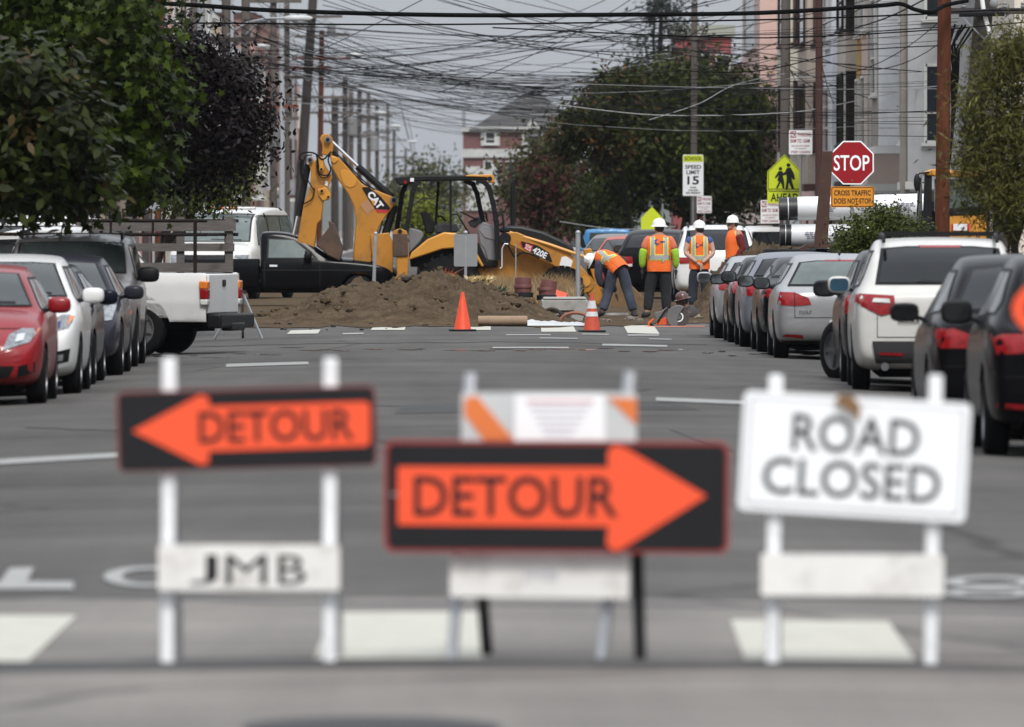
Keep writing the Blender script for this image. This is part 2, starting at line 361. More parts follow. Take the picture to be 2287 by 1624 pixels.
# ================================================================ vehicles
M_TYRE = mat('tyre_rubber', (.008, .008, .0085), .9, spec=.15, var=.2, vscale=8, bump=.3, bscale=60)
M_RIM = mat('alloy_rim', (.26, .26, .27), .42, metal=.8, var=.15)
M_STEELRIM = mat('steel_rim', (.16, .16, .165), .5, metal=.7, var=.15)
M_BLACK = mat('black_plastic', (.007, .007, .008), .5, spec=.25, var=.15, vscale=5)
M_DGREY = mat('dark_grey_plastic', (.035, .035, .038), .6, spec=.3, var=.15, vscale=5)
M_UNDER = mat('underbody', (.004, .004, .004), .95, spec=.05, var=.2)
M_GLASS = mat('tinted_glass', (.028, .034, .034), .05, var=.35, vscale=1.7, spec=.7)
M_GLASSD = mat('dark_glass', (.008, .009, .010), .06, var=.3, vscale=2, spec=.4)
M_GLASSL = mat('pale_glass', (.10, .125, .12), .05, var=.35, vscale=2.2, spec=.8)
M_RED = mat('red_lens', (.26, .006, .008), .2, var=.45, vscale=22, coat=.35, spec=.3)
M_AMBER = mat('amber_lens', (.75, .20, .02), .15, var=.2, coat=1)
M_LENS = mat('clear_lens', (.26, .27, .28), .15, metal=.6, var=.75, vscale=11, coat=.6)
M_LENSW = mat('white_lens', (.62, .62, .6), .15, var=.2, coat=1)
M_CHROME = mat('chrome', (.75, .75, .76), .12, metal=1, var=.05)
M_MIRROR = mat('mirror_glass', (.30, .33, .34), .05, metal=.9, var=.1)
M_MIRRORB = mat('mirror_glass_blue', (.13, .30, .46), .05, metal=.9, var=.1)
M_PLATE = mat('number_plate', (.70, .70, .70), .5, var=.1)
M_INK = mat('ink_blue', (.03, .04, .12), .6, var=0)
M_SEAM = mat('panel_gap', (.008, .008, .008), .9, var=0)
def paint(name, c, metal=.0, rough=.38, dirty=.12):
    dk = max(c) < .06; return mat('paint_' + name, c, .2 if dk else rough, metal=metal, var=dirty, vscale=1.3, coat=.10 if dk else .4, spec=.05 if dk else .3, dirt=tuple(x * .75 + .004 for x in c), dscale=2.3, damt=.35)
def loft(st):
    """closed body from stations (y, half width, z bottom, z shoulder, z top, half width of top edge)"""
    V = []; n = None
    for (y, w, zb, zs, zt, wt) in st:
        wm = w * .95 * .42 + wt * .58; zm = zs + (zt - zs) * .55
        H = [(0, zb), (.55 * w, zb), (.90 * w, zb + .015), (.975 * w, zb + .10), (w, zb + .5 * (zs - zb)), (.99 * w, zs - .07), (.945 * w, zs), (wm, zm), (wt, zt - .035), (wt * .93, zt - .008), (wt * .5, zt + .012), (0, zt + .016)]
        ring = [(x, y, z) for x, z in H] + [(-x, y, z) for x, z in H[-2:0:-1]]
        n = len(ring); V += ring
    Fs = []
    for i in range(len(st) - 1):
        for k in range(n): Fs.append((i * n + k, i * n + (k + 1) % n, (i + 1) * n + (k + 1) % n, (i + 1) * n + k))
    Fs += [tuple(range(n)), tuple(range((len(st) - 1) * n, len(st) * n))[::-1]]
    return V, Fs
def stations(p):
    L, W, H, gc = p['L'], p['W'] / 2, p['H'], p.get('gc', .2)
    cy_, cz = p['cowl']; wy, wz = p['wst']; ry, rz = p['rr']; gy, gz = p['rgb']; tz = p['tail']; nz = p['nose']; bf, br = p['belt']; rw = p['roofw'] * W
    y0 = -L / 2; y1 = L / 2
    st = [(y0, .84 * W, gc + .20, tz - .20, tz - .10, .66 * W), (y0 + .05, .92 * W, gc + .10, tz - .10, tz - .02, .72 * W)]
    g2 = max(gy, y0 + .12)
    st.append((g2, .97 * W, gc + .03, br - .01, gz, .80 * W))
    if g2 < ry - .5: st.append(((g2 + ry) / 2, .99 * W, gc, br, (gz + rz) / 2 + .02, (.78 * W + rw) / 2))
    st += [(ry, W, gc, br, rz, rw), ((ry * .6 + wy * .4), W, gc, (br + bf) / 2, H - .016, rw), (wy, W, gc, bf, wz, rw * .98), ((wy + cy_) / 2, W, gc, bf, (wz + cz) / 2 + .015, (rw + .82 * W) / 2), (cy_, .995 * W, gc, bf - .02, cz, .83 * W),
           (cy_ + .12, .99 * W, gc, min(bf, cz) - .045, cz - .025, .80 * W), ((cy_ + y1) / 2 + .05, .97 * W, gc, (cz + nz) / 2 - .07, (cz + nz) / 2 + .02, .76 * W), (y1 - .32, .93 * W, gc + .02, nz - .09, nz, .70 * W), (y1 - .10, .84 * W, gc + .03, nz - .20, nz - .10, .62 * W), (y1, .72 * W, gc + .12, nz - .30, nz - .22, .54 * W)]
    return st
def body_mesh(V, Fs, paintm, cuts=None, lvl=2):
    me = bpy.data.meshes.new('b'); me.from_pydata(V, [], Fs); bm = bmesh.new(); bm.from_mesh(me); bmesh.ops.recalc_face_normals(bm, faces=bm.faces); bm.to_mesh(me); bm.free()
    me.materials.append(paintm); me.materials.append(M_UNDER)
    o = bpy.data.objects.new('b', me); COL.objects.link(o)
    s = o.modifiers.new('s', 'SUBSURF'); s.levels = lvl; s.render_levels = lvl
    c = None
    if cuts:
        k = MB()
        for (x0, x1, y, z, r) in cuts: k.cyl((x0, y, z), (x1, y, z), r, n=28)
        c = link('c', k.mesh('c', [paintm, M_UNDER], 0)); c.data.polygons.foreach_set('material_index', [1] * len(c.data.polygons))
        b = o.modifiers.new('b', 'BOOLEAN'); b.object = c; b.operation = 'DIFFERENCE'; b.solver = 'EXACT'
        try: b.material_mode = 'TRANSFER'
        except Exception: pass
    dg = bpy.context.evaluated_depsgraph_get(); r = bpy.data.meshes.new_from_object(o.evaluated_get(dg))
    bpy.data.objects.remove(o)
    if c: bpy.data.objects.remove(c)
    r.polygons.foreach_set('use_smooth', [True] * len(r.polygons))
    try: r.set_sharp_from_angle(angle=R(38))
    except Exception: pass
    return r
def bvh_of(me): return BVHTree.FromPolygons([v.co.copy() for v in me.vertices], [tuple(p.vertices) for p in me.polygons])
VIEW = {'F': lambda a, b: (Vector((a, 20, b)), Vector((0, -1, 0))), 'R': lambda a, b: (Vector((a, -20, b)), Vector((0, 1, 0))), 'S+': lambda a, b: (Vector((20, a, b)), Vector((-1, 0, 0))), 'S-': lambda a, b: (Vector((-20, a, b)), Vector((1, 0, 0))), 'T': lambda a, b: (Vector((a, b, 20)), Vector((0, 0, -1)))}
def patch(bvh, polys, view, off, m, name, parent, maxlen=.09, thick=0.0):
    """a panel cut to a 2-D outline and laid onto the body surface seen from one side"""
    bm = bmesh.new()
    for poly in polys:
        bm.faces.new([bm.verts.new((a, b, 0)) for a, b in poly])
    bmesh.ops.triangulate(bm, faces=bm.faces[:])
    for _ in range(5):
        e = [x for x in bm.edges if x.calc_length() > maxlen]
        if not e: break
        bmesh.ops.subdivide_edges(bm, edges=e, cuts=1); bmesh.ops.triangulate(bm, faces=[f for f in bm.faces if len(f.verts) > 3])
    last = None
    for v in bm.verts:
        o, d = VIEW[view](v.co.x, v.co.y); h, nrm, _, _ = bvh.ray_cast(o, d)
        if h is None:
            q = o + d * 18.5; h, nrm, _, _ = bvh.find_nearest(q)
        if nrm.dot(d) > 0: nrm = -nrm
        v.co = h + nrm * off * .4 - d * off * .8
    bmesh.ops.recalc_face_normals(bm, faces=bm.faces)
    me = bpy.data.meshes.new(name); bm.to_mesh(me); bm.free(); me.materials.append(m)
    me.polygons.foreach_set('use_smooth', [True] * len(me.polygons))
    return link(name, me, parent)
def mir(poly): return [(-a, b) for a, b in poly]
def wheel(parent, x, y, r, width, rimm, side, spokes=5, steer=0.0, dz=0.0):
    M = Matrix.Translation((x, y, r + dz)) @ Matrix.Rotation(steer, 4, 'Z') @ Matrix.Rotation(R(90) * side, 4, 'Y')
    w2 = width / 2; k = MB(); k.lathe([(r * .60, -w2), (r * .80, -w2), (r * .95, -w2 * .85), (r, -w2 * .6), (r, w2 * .6), (r * .95, w2 * .85), (r * .80, w2), (r * .64, w2), (r * .62, w2 * .7), (r * .62, -w2 * .6)], 28, M)
    o = k.build('wheel', M_TYRE, parent, 50)
    k = MB(); k.lathe([(r * .63, w2 * .55), (r * .66, w2 * .92), (r * .60, w2 * .95), (r * .57, w2 * .35), (.001, w2 * .25)], 24, M)
    for i in range(spokes):
        a = 2 * math.pi * i / spokes + .3; c, s_ = math.cos(a), math.sin(a); t = Vector((-s_, c, 0)); u = Vector((c, s_, 0)); q = []
        wi, wo = r * .10, r * (.13 if spokes < 7 else .07)
        for rad, ww, z in ((r * .06, wi, w2 * .85), (r * .60, wo, w2 * .80)):
            for sg in (-1, 1):
                for zz in (z, z - w2 * .3): q.append(M @ (u * rad + t * ww * sg * .5 + Vector((0, 0, zz))))
        k.add(q, [(0, 2, 6, 4), (1, 5, 7, 3), (0, 4, 5, 1), (2, 3, 7, 6), (0, 1, 3, 2), (4, 6, 7, 5)])
    k.lathe([(r * .13, w2 * .6), (r * .12, w2 * .9), (.001, w2 * .95)], 12, M)
    k.build('rim', rimm, o, 40)
    return o
def side_mirror(parent, x, y, z, m, s=1, glass=None, size=(.12, .07, .085), fwd=1):
    k = MB(); k.ball((x, y, z), size, 14, 8, .62); o = k.build('side_mirror', m, parent, 60)
    a = MB(); a.bar((x - s * size[0] * .7, y, z - size[2] * .5), (x - s * (size[0] + .09), y - .02, z - size[2] * .9), .05, .04); a.build('mirror_arm', M_BLACK, o)
    g = MB(); g.plate(rrect(size[0] * 1.6, size[2] * 1.5, size[2] * .5), .012, lambda p, q, c: Vector((x + p, y - size[1] * .93 - c, z + q))); g.build('mirror_glass', glass or M_MIRROR, o)
    return o
def make_car(name, label, p, loc, heading, pm, group):
    """heading: 0 = front away from the camera (+Y), pi = front towards it"""
    t = thing(name, label, p.get('cat', 'car'), loc, heading, group)
    L, Wd, H = p['L'], p['W'], p['H']; W2 = Wd / 2; r = p.get('r', .315); fa, ra = p['ax']
    cuts = [(s * (W2 - .30), s * (W2 + .3), y, r + .02, r * 1.13) for y in (fa, ra) for s in (-1, 1)]
    V, Fs = loft(stations(p)); me = body_mesh(V, Fs, pm, cuts); link('body', me, t); B = bvh_of(me)
    k = MB(); k.box((0, 0, p.get('gc', .2) + .07), (Wd - .62, L - .5, .26)); k.build('underbody', M_UNDER, t)
    for y in (fa, ra):
        for s in (-1, 1): wheel(t, s * (W2 - .115), y, r, .205, p.get('rim', M_RIM), s, p.get('spokes', 5), p.get('steer', 0) if y == fa else 0)
    gl = p.get('glass', M_GLASS); cyy, cz = p['cowl']; wy, wz = p['wst']; ry, rz = p['rr']; gy, gz = p['rgb']; bf, br = p['belt']; rw = p['roofw'] * W2
    # windscreen and rear window, each on a black surround
    ws = [(-W2 * .80, cz + .015), (W2 * .80, cz + .015), (rw * .90, wz - .065), (rw * .5, wz - .05), (-rw * .5, wz - .05), (-rw * .90, wz - .065)]
    o = patch(B, [ws], 'F', .010, M_BLACK, 'windscreen_surround', t, .05)
    g = patch(B, [[(a * .955, cz + .015 + (b - cz - .015) * .93 + .015) for a, b in ws]], 'F', .017, gl, 'windscreen', t, .05)
    g = patch(B, [[(-W2 * .6, cz + .045), (W2 * .1, cz + .06), (W2 * .1, cz + .075), (-W2 * .6, cz + .062)]], 'F', .026, M_BLACK, 'wiper', t)
    rg = [(-W2 * p.get('rgw', .78), gz + .03), (W2 * p.get('rgw', .78), gz + .03), (rw * .90, rz - .075), (rw * .5, rz - .05), (-rw * .5, rz - .05), (-rw * .90, rz - .075)]
    patch(B, [rg], 'R', .010, M_BLACK, 'rear_window_surround', t, .05)
    patch(B, [[(a * .94, gz + .03 + (b - gz - .03) * .90 + .02) for a, b in rg]], 'R', .017, p.get('rglass', gl), 'rear_window', t, .05)
    if p.get('spoiler'):
        k = MB(); k.box((0, ry - .10, rz - .015), (rw * 1.75, .26, .045)); k.build('roof_spoiler', pm, t, bevel=.02)
    # side glass
    bp = p.get('pillars', [.0]); z0 = lambda y: br + (bf - br) * (y - ry) / (cyy - ry) + .035
    fy0 = cyy - .22; tops = lambda y: min(rz, wz) - .085
    ys = [gy + .30 if gy + .45 < ry + .2 else ry - .1] + bp + [fy0]
    dlo = [(ys[0], z0(ys[0]))] + [(fy0, z0(fy0)), (fy0 - .06, z0(fy0) + .08), (wy - .02, tops(wy)), (ry + .12, tops(ry)), (ys[0] + .02, z0(ys[0]) + .10)]
    for sg in ('S+', 'S-'):
        patch(B, [dlo], sg, .004, M_BLACK, 'window_trim', t)
        for i in range(len(ys) - 1):
            a, b = ys[i] + .04, ys[i + 1] - .04
            if b - a < .12: continue
            za, zb = z0(a) + .02, z0(b) + .02
            def top(y):
                if y > wy: return tops(y) - .03 - (y - wy) / (fy0 - .06 - wy + 1e-6) * (tops(y) - .03 - z0(fy0) - .07)
                if y < ry + .12: return tops(y) - .03 - (ry + .12 - y) / (ry + .12 - ys[0] - .02 + 1e-6) * (tops(y) - .03 - z0(ys[0]) - .09)
                return tops(y) - .03
            q = [(a, za), (b, zb), (b, max(top(b), zb + .02))] + [(y, top(y)) for y in (wy, ry + .12) if a + .02 < y < b - .02] + [(a, max(top(a), za + .02))]
            patch(B, [q], sg, .009, gl, 'side_window', t)
        # door gaps and handles
        for y in bp + [fy0 - .12]:
            patch(B, [[(y - .005, p.get('gc', .2) + .12), (y + .005, p.get('gc', .2) + .12), (y + .005, z0(y) - .02), (y - .005, z0(y) - .02)]], sg, .003, M_SEAM, 'door_gap', t)
        for y in bp[-2:]:
            patch(B, [[(y + .08, br - .14), (y + .26, br - .135), (y + .26, br - .105), (y + .08, br - .11)]], sg, .022, p.get('handle', pm), 'door_handle', t)
    for s in (-1, 1):
        side_mirror(t, s * (W2 + .09), cyy - .34, bf + .10, p.get('mirrorm', pm), s, p.get('mglass'), p.get('msize', (.12, .07, .085)))
    for view, key in (('F', 'front'), ('R', 'rear')):
        for (nm, poly, m, sym, off) in p.get(key, []):
            patch(B, [poly], view, off, m, nm, t)
            if sym: patch(B, [mir(poly)], view, off, m, nm, t)
    for (nm, poly, m, off) in p.get('side', []):
        patch(B, [poly], 'S+', off, m, nm, t); patch(B, [poly], 'S-', off, m, nm, t)
    if p.get('rails'):
        for s in (-1, 1):
            k = MB(); x = s * rw * .86; a, b = ry - .1, wy - .15
            k.tube([(x, a, rz - .0), (x, a + .06, rz + .05), (x, a + .2, rz + .07), (x, (a + b) / 2, rz + .085), (x, b - .2, rz + .07), (x, b - .06, rz + .05), (x, b, rz - .01)], .02, 6); k.build('roof_rail', M_BLACK, t)
        for y in p.get('bars', []):
            k = MB(); k.bar((-rw * .86, y, rz + .085), (rw * .86, y, rz + .085), .03, .05); k.build('roof_bar', M_BLACK, t)
    if p.get('exhaust'):
        k = MB(); k.cyl((p['exhaust'], -L / 2 - .01, .30), (p['exhaust'], -L / 2 + .3, .30), .045, n=14); k.build('exhaust_pipe', M_STEELRIM, t)
    if p.get('antenna'):
        k = MB(); k.ball((0, ry + .15, rz + .05), (.02, .07, .035)); k.build('antenna', M_BLACK, t)
    return t, B
def plate_at(t, y, z, txt, view='R', w=.31, h=.16):
    s = -1 if view == 'R' else 1
    hit = B.ray_cast(Vector((0, s * 20, z)), Vector((0, -s, 0)))[0]; y = hit.y + s * .012 if hit else y
    k = MB(); k.plate(rrect(w, h, .015), .008, lambda a, b, c: Vector((a * -s, y + s * c, z + b))); o = k.build('number_plate', M_PLATE, t)
    if txt: text(txt, w * .11, h * .5, M_INK, o, frame((-s * w * -.38, y + s * .012, z - .008), (-s, 0, 0), (0, 0, 1)), .01)
    return o
HATCH = dict(L=4.15, W=1.74, H=1.46, nose=.80, cowl=(.98, 1.0), wst=(.28, 1.415), rr=(-1.42, 1.40), rgb=(-1.88, .98), tail=.97, belt=(.93, 1.0), roofw=.68, ax=(1.27, -1.27), pillars=[-1.02, -.12])
SEDAN = dict(L=4.75, W=1.82, H=1.46, nose=.76, cowl=(.95, .98), wst=(.22, 1.40), rr=(-.98, 1.395), rgb=(-1.78, 1.06), tail=1.06, belt=(.92, .99), roofw=.66, ax=(1.42, -1.35), pillars=[-.98, -.05])
SUV = dict(L=4.75, W=1.94, H=1.70, nose=1.00, cowl=(1.12, 1.13), wst=(.42, 1.625), rr=(-1.85, 1.635), rgb=(-2.2, 1.13), tail=1.10, belt=(1.05, 1.11), roofw=.72, ax=(1.40, -1.38), r=.36, gc=.24, pillars=[-1.25, -.15])
def V(base, **kw): d = dict(base); d.update(kw); return d
def rlight(x0, x1, z0, z1, drop=.0): return [(x0, z0 + drop), (x1, z0), (x1, z1), (x0, z1 - drop * .3)]
GL, GR = 'cars parked along the left kerb', 'cars parked along the right kerb'
def cz_(x, d): return road_z(x, d)
def park_left(d_front_axle, p, x_side=-4.22):
    xc = x_side - p['W'] / 2; d = d_front_axle + p['ax'][0]; return (xc, d, road_z(xc, d))
def park_right(d_rear_axle, p, x_side=4.2):
    xc = x_side + p['W'] / 2; d = d_rear_axle - p['ax'][1]; return (xc, d, road_z(xc, d))
# ---- left row, fronts towards the camera
P_RED = paint('red', (.24, .007, .011)); P_WHITE = paint('white', (.72, .72, .71), rough=.3, dirty=.05); P_NAVY = paint('navy', (.010, .011, .020)); P_NAVY2 = paint('navy_grey', (.026, .026, .036))
P_SILVER = paint('silver', (.20, .19, .185), metal=.5, rough=.4); P_SILV2 = paint('bright_silver', (.40, .40, .41), metal=.6, rough=.34); P_BLACK = paint('black', (.004, .004, .005)); P_GREY = paint('graphite', (.018, .0175, .019), metal=.1); P_PEARL = paint('pearl_white', (.62, .61, .58), rough=.32, dirty=.05)
p = V(HATCH, r=.305, spokes=7, front=[('headlight', [(.44, .58), (.70, .66), (.80, .80), (.62, .80), (.50, .74)], M_LENS, True, .012), ('headlight_bulb', [(.56, .66), (.64, .68), (.66, .75), (.58, .74)], M_CHROME, True, .02), ('indicator_lens', [(.74, .70), (.80, .80), (.78, .80)], M_AMBER, True, .018),
      ('grille', [(-.42, .60), (.42, .60), (.38, .68), (-.38, .68)], M_BLACK, False, .008), ('lower_intake', [(-.50, .30), (.50, .30), (.56, .42), (-.56, .42)], M_BLACK, False, .008), ('fog_lamp_recess', [(.58, .30), (.76, .36), (.76, .46), (.60, .42)], M_BLACK, True, .008), ('bonnet_gap', [(-.62, .795), (.62, .795), (.62, .803), (-.62, .803)], M_SEAM, False, .004)])
t, B = make_car('parked_car', 'red hatchback at the front of the left row, its nose towards the camera', p, park_left(101.8, p, -4.26), math.pi, P_RED, GL); plate_at(t, p['L'] / 2 + .0, .50, '', 'F')
p = V(HATCH, L=4.25, H=1.54, nose=.86, cowl=(1.02, 1.05), wst=(.25, 1.49), rr=(-1.45, 1.48), rgb=(-1.9, 1.02), belt=(.98, 1.04), r=.32, spokes=5, glass=M_GLASS,
      front=[('headlight', [(.50, .68), (.74, .74), (.82, .88), (.66, .88), (.54, .80)], M_LENS, True, .012), ('headlight_bulb', [(.57, .72), (.65, .74), (.66, .81), (.58, .80)], M_INK, True, .02), ('indicator_lens', [(.72, .76), (.80, .86), (.74, .87)], M_AMBER, True, .018), ('grille', [(-.48, .66), (.48, .66), (.46, .72), (-.46, .72)], M_BLACK, False, .008), ('lower_intake', [(-.46, .30), (.46, .30), (.50, .46), (-.50, .46)], M_BLACK, False, .008),
             ('fog_lamp_recess', [(.54, .34), (.74, .38), (.76, .52), (.58, .48)], M_BLACK, True, .008), ('fog_lamp', [(.60, .38), (.68, .39), (.69, .46), (.61, .45)], M_LENS, True, .016)])
t, B = make_car('parked_car', 'white hatchback behind the red one with a yellow parking slip on its windscreen', p, park_left(107.4, p, -4.12), math.pi, P_WHITE, GL); plate_at(t, p['L'] / 2 + .0, .55, '', 'F')
patch(B, [[(.42, 1.10), (.52, 1.10), (.52, 1.14), (.42, 1.14)]], 'F', .03, mat('yellow_slip', (.75, .70, .05), .7), 'parking_slip', t)
patch(B, [[(.40, 1.415), (.54, 1.425), (.54, 1.45), (.40, 1.44)]], 'F', .03, mat('pale_sticker', (.35, .55, .55), .7), 'sticker', t)
p = V(SEDAN, L=4.5, H=1.42, r=.31, spokes=9, front=[('headlight', [(.50, .62), (.76, .68), (.82, .82), (.64, .82)], M_LENSW, True, .012), ('grille', [(-.40, .58), (.40, .58), (.40, .70), (-.40, .70)], M_BLACK, False, .008), ('lower_intake', [(-.5, .28), (.5, .28), (.54, .40), (-.54, .40)], M_BLACK, False, .008)])
make_car('parked_car', 'dark navy sedan with silver hubcaps behind the white hatchback', p, park_left(113.2, p, -4.18), math.pi, P_NAVY, GL)
p = V(SEDAN, L=4.8, H=1.50, wst=(.22, 1.44), rr=(-.98, 1.435), r=.34, spokes=5, front=[('headlight', [(.50, .66), (.78, .70), (.82, .88), (.60, .86)], M_LENS, True, .012), ('grille', [(-.45, .6), (.45, .6), (.45, .76), (-.45, .76)], M_CHROME, False, .008), ('lower_intake', [(-.5, .28), (.5, .28), (.54, .42), (-.54, .42)], M_BLACK, False, .008)])
t, B = make_car('parked_car', 'dark blue-grey sedan with five spoke wheels in front of the silver off-roader', p, park_left(119.9, p, -4.10), math.pi, P_NAVY2, GL)
p = V(SUV, L=4.6, W=1.80, H=1.74, nose=1.04, cowl=(.92, 1.20), wst=(.48, 1.67), rr=(-1.9, 1.67), rgb=(-2.15, 1.2), belt=(1.10, 1.13), roofw=.83, rails=True, mirrorm=M_BLACK, msize=(.14, .08, .10), r=.36, spokes=6, cat='car',
      front=[('headlight', [(.52, .80), (.80, .80), (.82, .98), (.54, .98)], M_LENS, True, .012), ('indicator_lens', [(.60, .68), (.82, .70), (.82, .76), (.60, .75)], M_AMBER, True, .014), ('grille', [(-.46, .80), (.46, .80), (.46, .97), (-.46, .97)], M_BLACK, False, .008), ('bumper', [(-.80, .42), (.80, .42), (.82, .64), (-.82, .64)], P_SILVER, False, .05), ('lower_intake', [(-.5, .44), (.5, .44), (.5, .54), (-.5, .54)], M_BLACK, False, .06)])
make_car('parked_car', 'boxy silver grey off-roader with roof rack beside the white pickup', p, park_left(127.0, p, -4.15), math.pi, P_SILVER, GL)
# ---- right row, tails towards the camera
p = V(SUV, L=4.7, W=1.88, H=1.66, r=.355, wst=(.35, 1.60), rr=(-1.55, 1.60), rgb=(-2.1, 1.10), tail=1.08, ax=(1.40, -1.38), pillars=[-1.05, -.1], glass=M_GLASSD, mglass=M_GLASSD, mirrorm=M_BLACK, msize=(.13, .08, .10), rear=[('tail_light', [(.52, .86), (.86, .84), (.90, 1.0), (.56, 1.0)], M_RED, True, .012), ('reflector', [(.55, .40), (.86, .42), (.86, .46), (.55, .44)], M_RED, True, .012), ('bumper_gap', [(-.8, .66), (.8, .66), (.8, .668), (-.8, .668)], M_SEAM, False, .004)])
t, B = make_car('parked_car', 'black car nearest on the right, cut off by the edge of the picture', p, park_right(79.4, p, 4.12), 0, P_BLACK, GR); plate_at(t, -p['L'] / 2 - .0, .78, '')
p = V(SUV, L=4.7, W=1.86, H=1.62, r=.345, gc=.2, nose=.92, cowl=(1.05, 1.06), wst=(.32, 1.55), rr=(-1.35, 1.55), rgb=(-2.05, 1.08), tail=1.06, belt=(.98, 1.05), roofw=.66, ax=(1.42, -1.36), pillars=[-1.0, -.05], glass=M_GLASSD, mglass=M_GLASSD, mirrorm=M_BLACK, msize=(.13, .075, .085), handle=M_CHROME, rear=[('tail_light', [(.58, .80), (.84, .80), (.90, .93), (.74, .97), (.60, .92)], M_RED, True, .012), ('bumper_gap', [(-.8, .64), (.8, .64), (.8, .648), (-.8, .648)], M_SEAM, False, .004)], side=[('tail_light', [(-2.36, .84), (-2.08, .90), (-2.06, .97), (-2.34, .96)], M_RED, .012)])
t, B = make_car('parked_car', 'black crossover with red wraparound tail light before the white off-roader', p, park_right(86.0, p, 3.98), 0, P_BLACK, GR); plate_at(t, -p['L'] / 2 - .0, .80, '')
p = V(SUV, L=4.8, W=1.96, H=1.74, wst=(.42, 1.66), rr=(-1.80, 1.67), rgb=(-2.22, 1.17), tail=1.13, belt=(1.08, 1.14), roofw=.74, rails=True, bars=[-1.1, -.3], glass=M_GLASSD, mglass=M_MIRRORB, rgw=.74, exhaust=-.62, msize=(.13, .08, .095), rear=[('tail_light', [(.50, .90), (.66, .86), (.95, 1.00), (.90, 1.10), (.52, 1.08)], M_RED, True, .012), ('tail_light_lens', [(.56, 1.0), (.76, 1.01), (.74, 1.05), (.57, 1.045)], M_LENSW, True, .02), ('lower_bumper', [(-.72, .34), (.72, .34), (.76, .58), (-.76, .58)], M_DGREY, False, .02), ('reflector', [(.42, .42), (.68, .43), (.68, .46), (.42, .45)], M_RED, True, .03),
      ('tailgate_gap', [(-.70, .62), (.70, .62), (.70, .628), (-.70, .628)], M_SEAM, False, .004), ('tailgate_gap', [(.70, .62), (.708, .62), (.708, .88), (.70, .88)], M_SEAM, True, .004), ('brake_light', [(-.22, 1.60), (.22, 1.60), (.24, 1.625), (-.24, 1.625)], M_RED, False, .02), ('wiper', [(-.28, 1.225), (.22, 1.205), (.22, 1.225), (-.20, 1.25)], M_BLACK, False, .02)], side=[('tail_light', [(-2.34, .98), (-2.0, 1.06), (-1.98, 1.10), (-2.30, 1.09)], M_RED, .012)])
t, B = make_car('parked_car', 'pearl white off-roader with roof rails and red tail lights on the right', p, park_right(110.2, p, 4.30), R(-1.2), P_PEARL, GR); plate_at(t, -p['L'] / 2 - .0, .86, '')
text('ACURA', .24, .05, M_DGREY, t, frame((-.36, B.ray_cast(Vector((-.36, -20, .80)), Vector((0, 1, 0)))[0].y - .02, .80), (1, 0, 0), (0, 0, 1)), .02)
p = V(SUV, L=4.5, W=1.84, H=1.60, wst=(.42, 1.53), rr=(-1.55, 1.53), rgb=(-2.08, 1.08), belt=(1.0, 1.06), steer=R(28), glass=M_GLASSD, mirrorm=M_BLACK, msize=(.14, .08, .10), mglass=M_GLASSD, ax=(1.33, -1.33), rear=[('tail_light', [(.56, .80), (.84, .80), (.88, 1.05), (.60, 1.05)], M_RED, True, .012)], side=[('tail_light', [(-2.2, .82), (-2.0, .86), (-2.0, 1.04), (-2.16, 1.04)], M_RED, .012)])
make_car('parked_car', 'dark off-roader with its front wheel turned out, ahead of the pearl white one', p, park_right(115.4, p, 4.34), 0, P_BLACK, GR)
p = V(HATCH, L=4.25, W=1.80, H=1.46, nose=.82, cowl=(.98, 1.0), wst=(.28, 1.415), rr=(-1.62, 1.40), rgb=(-1.98, .98), tail=.96, rgw=.80, r=.32, glass=M_GLASSD, rglass=M_GLASSL, mirrorm=M_GREY if False else P_GREY, spokes=10, antenna=True, ax=(1.32, -1.31), rear=[('tail_light', [(.40, .76), (.62, .74), (.86, .76), (.82, .93), (.62, .92), (.44, .85)], M_RED, True, .012), ('tail_light_gap', [(.62, .74), (.63, .74), (.63, .92), (.62, .92)], M_SEAM, True, .018), ('reflector', [(.50, .30), (.80, .33), (.74, .36), (.52, .35)], M_RED, True, .012), ('bumper_gap', [(-.62, .58), (.62, .58), (.62, .588), (-.62, .588)], M_SEAM, False, .004), ('tailgate_gap', [(.62, .58), (.628, .58), (.628, .75), (.62, .75)], M_SEAM, True, .004), ('brake_light', [(-.2, 1.335), (.2, 1.335), (.2, 1.355), (-.2, 1.355)], M_RED, False, .02), ('lower_bumper', [(-.78, .22), (.78, .22), (.80, .27), (-.80, .27)], M_BLACK, False, .012)])
t, B = make_car('parked_car', 'silver hatchback with wide red tail lights and pale rear window on the right', p, park_right(134.9, p, 4.17), 0, P_SILV2, GR); plate_at(t, -p['L'] / 2 + .0, .47, '7')
text('GOLF', .17, .04, M_CHROME, t, frame((-.48, B.ray_cast(Vector((-.48, -20, .66)), Vector((0, 1, 0)))[0].y - .02, .66), (1, 0, 0), (0, 0, 1)), .02)
p = V(SEDAN, L=4.6, H=1.40, wst=(.22, 1.345), rr=(-.98, 1.34), glass=M_GLASSD, mirrorm=P_GREY, rear=[('tail_light', [(.5, .80), (.84, .78), (.88, .94), (.56, .95)], M_RED, True, .012)])
make_car('parked_car', 'black sedan just ahead of the silver hatchback on the right', p, park_right(140.9, p, 4.12), 0, P_BLACK, GR)
p = V(SUV, L=4.4, W=1.78, H=1.44, gc=.2, nose=.84, cowl=(1.0, .98), wst=(.3, 1.385), rr=(-1.6, 1.385), rgb=(-2.02, 1.03), tail=1.0, belt=(.95, 1.0), r=.33, roofw=.68, ax=(1.3, -1.3), glass=M_GLASSD, mirrorm=P_BLACK, spokes=5, rear=[('tail_light', [(.56, .80), (.84, .78), (.88, .96), (.60, .97)], M_RED, True, .012)])
make_car('parked_car', 'blue silver estate with spoked wheels, third from the crossing on the right', p, park_right(146.2, p, 4.02), 0, paint('blue_silver', (.20, .21, .245), metal=.5), GR)
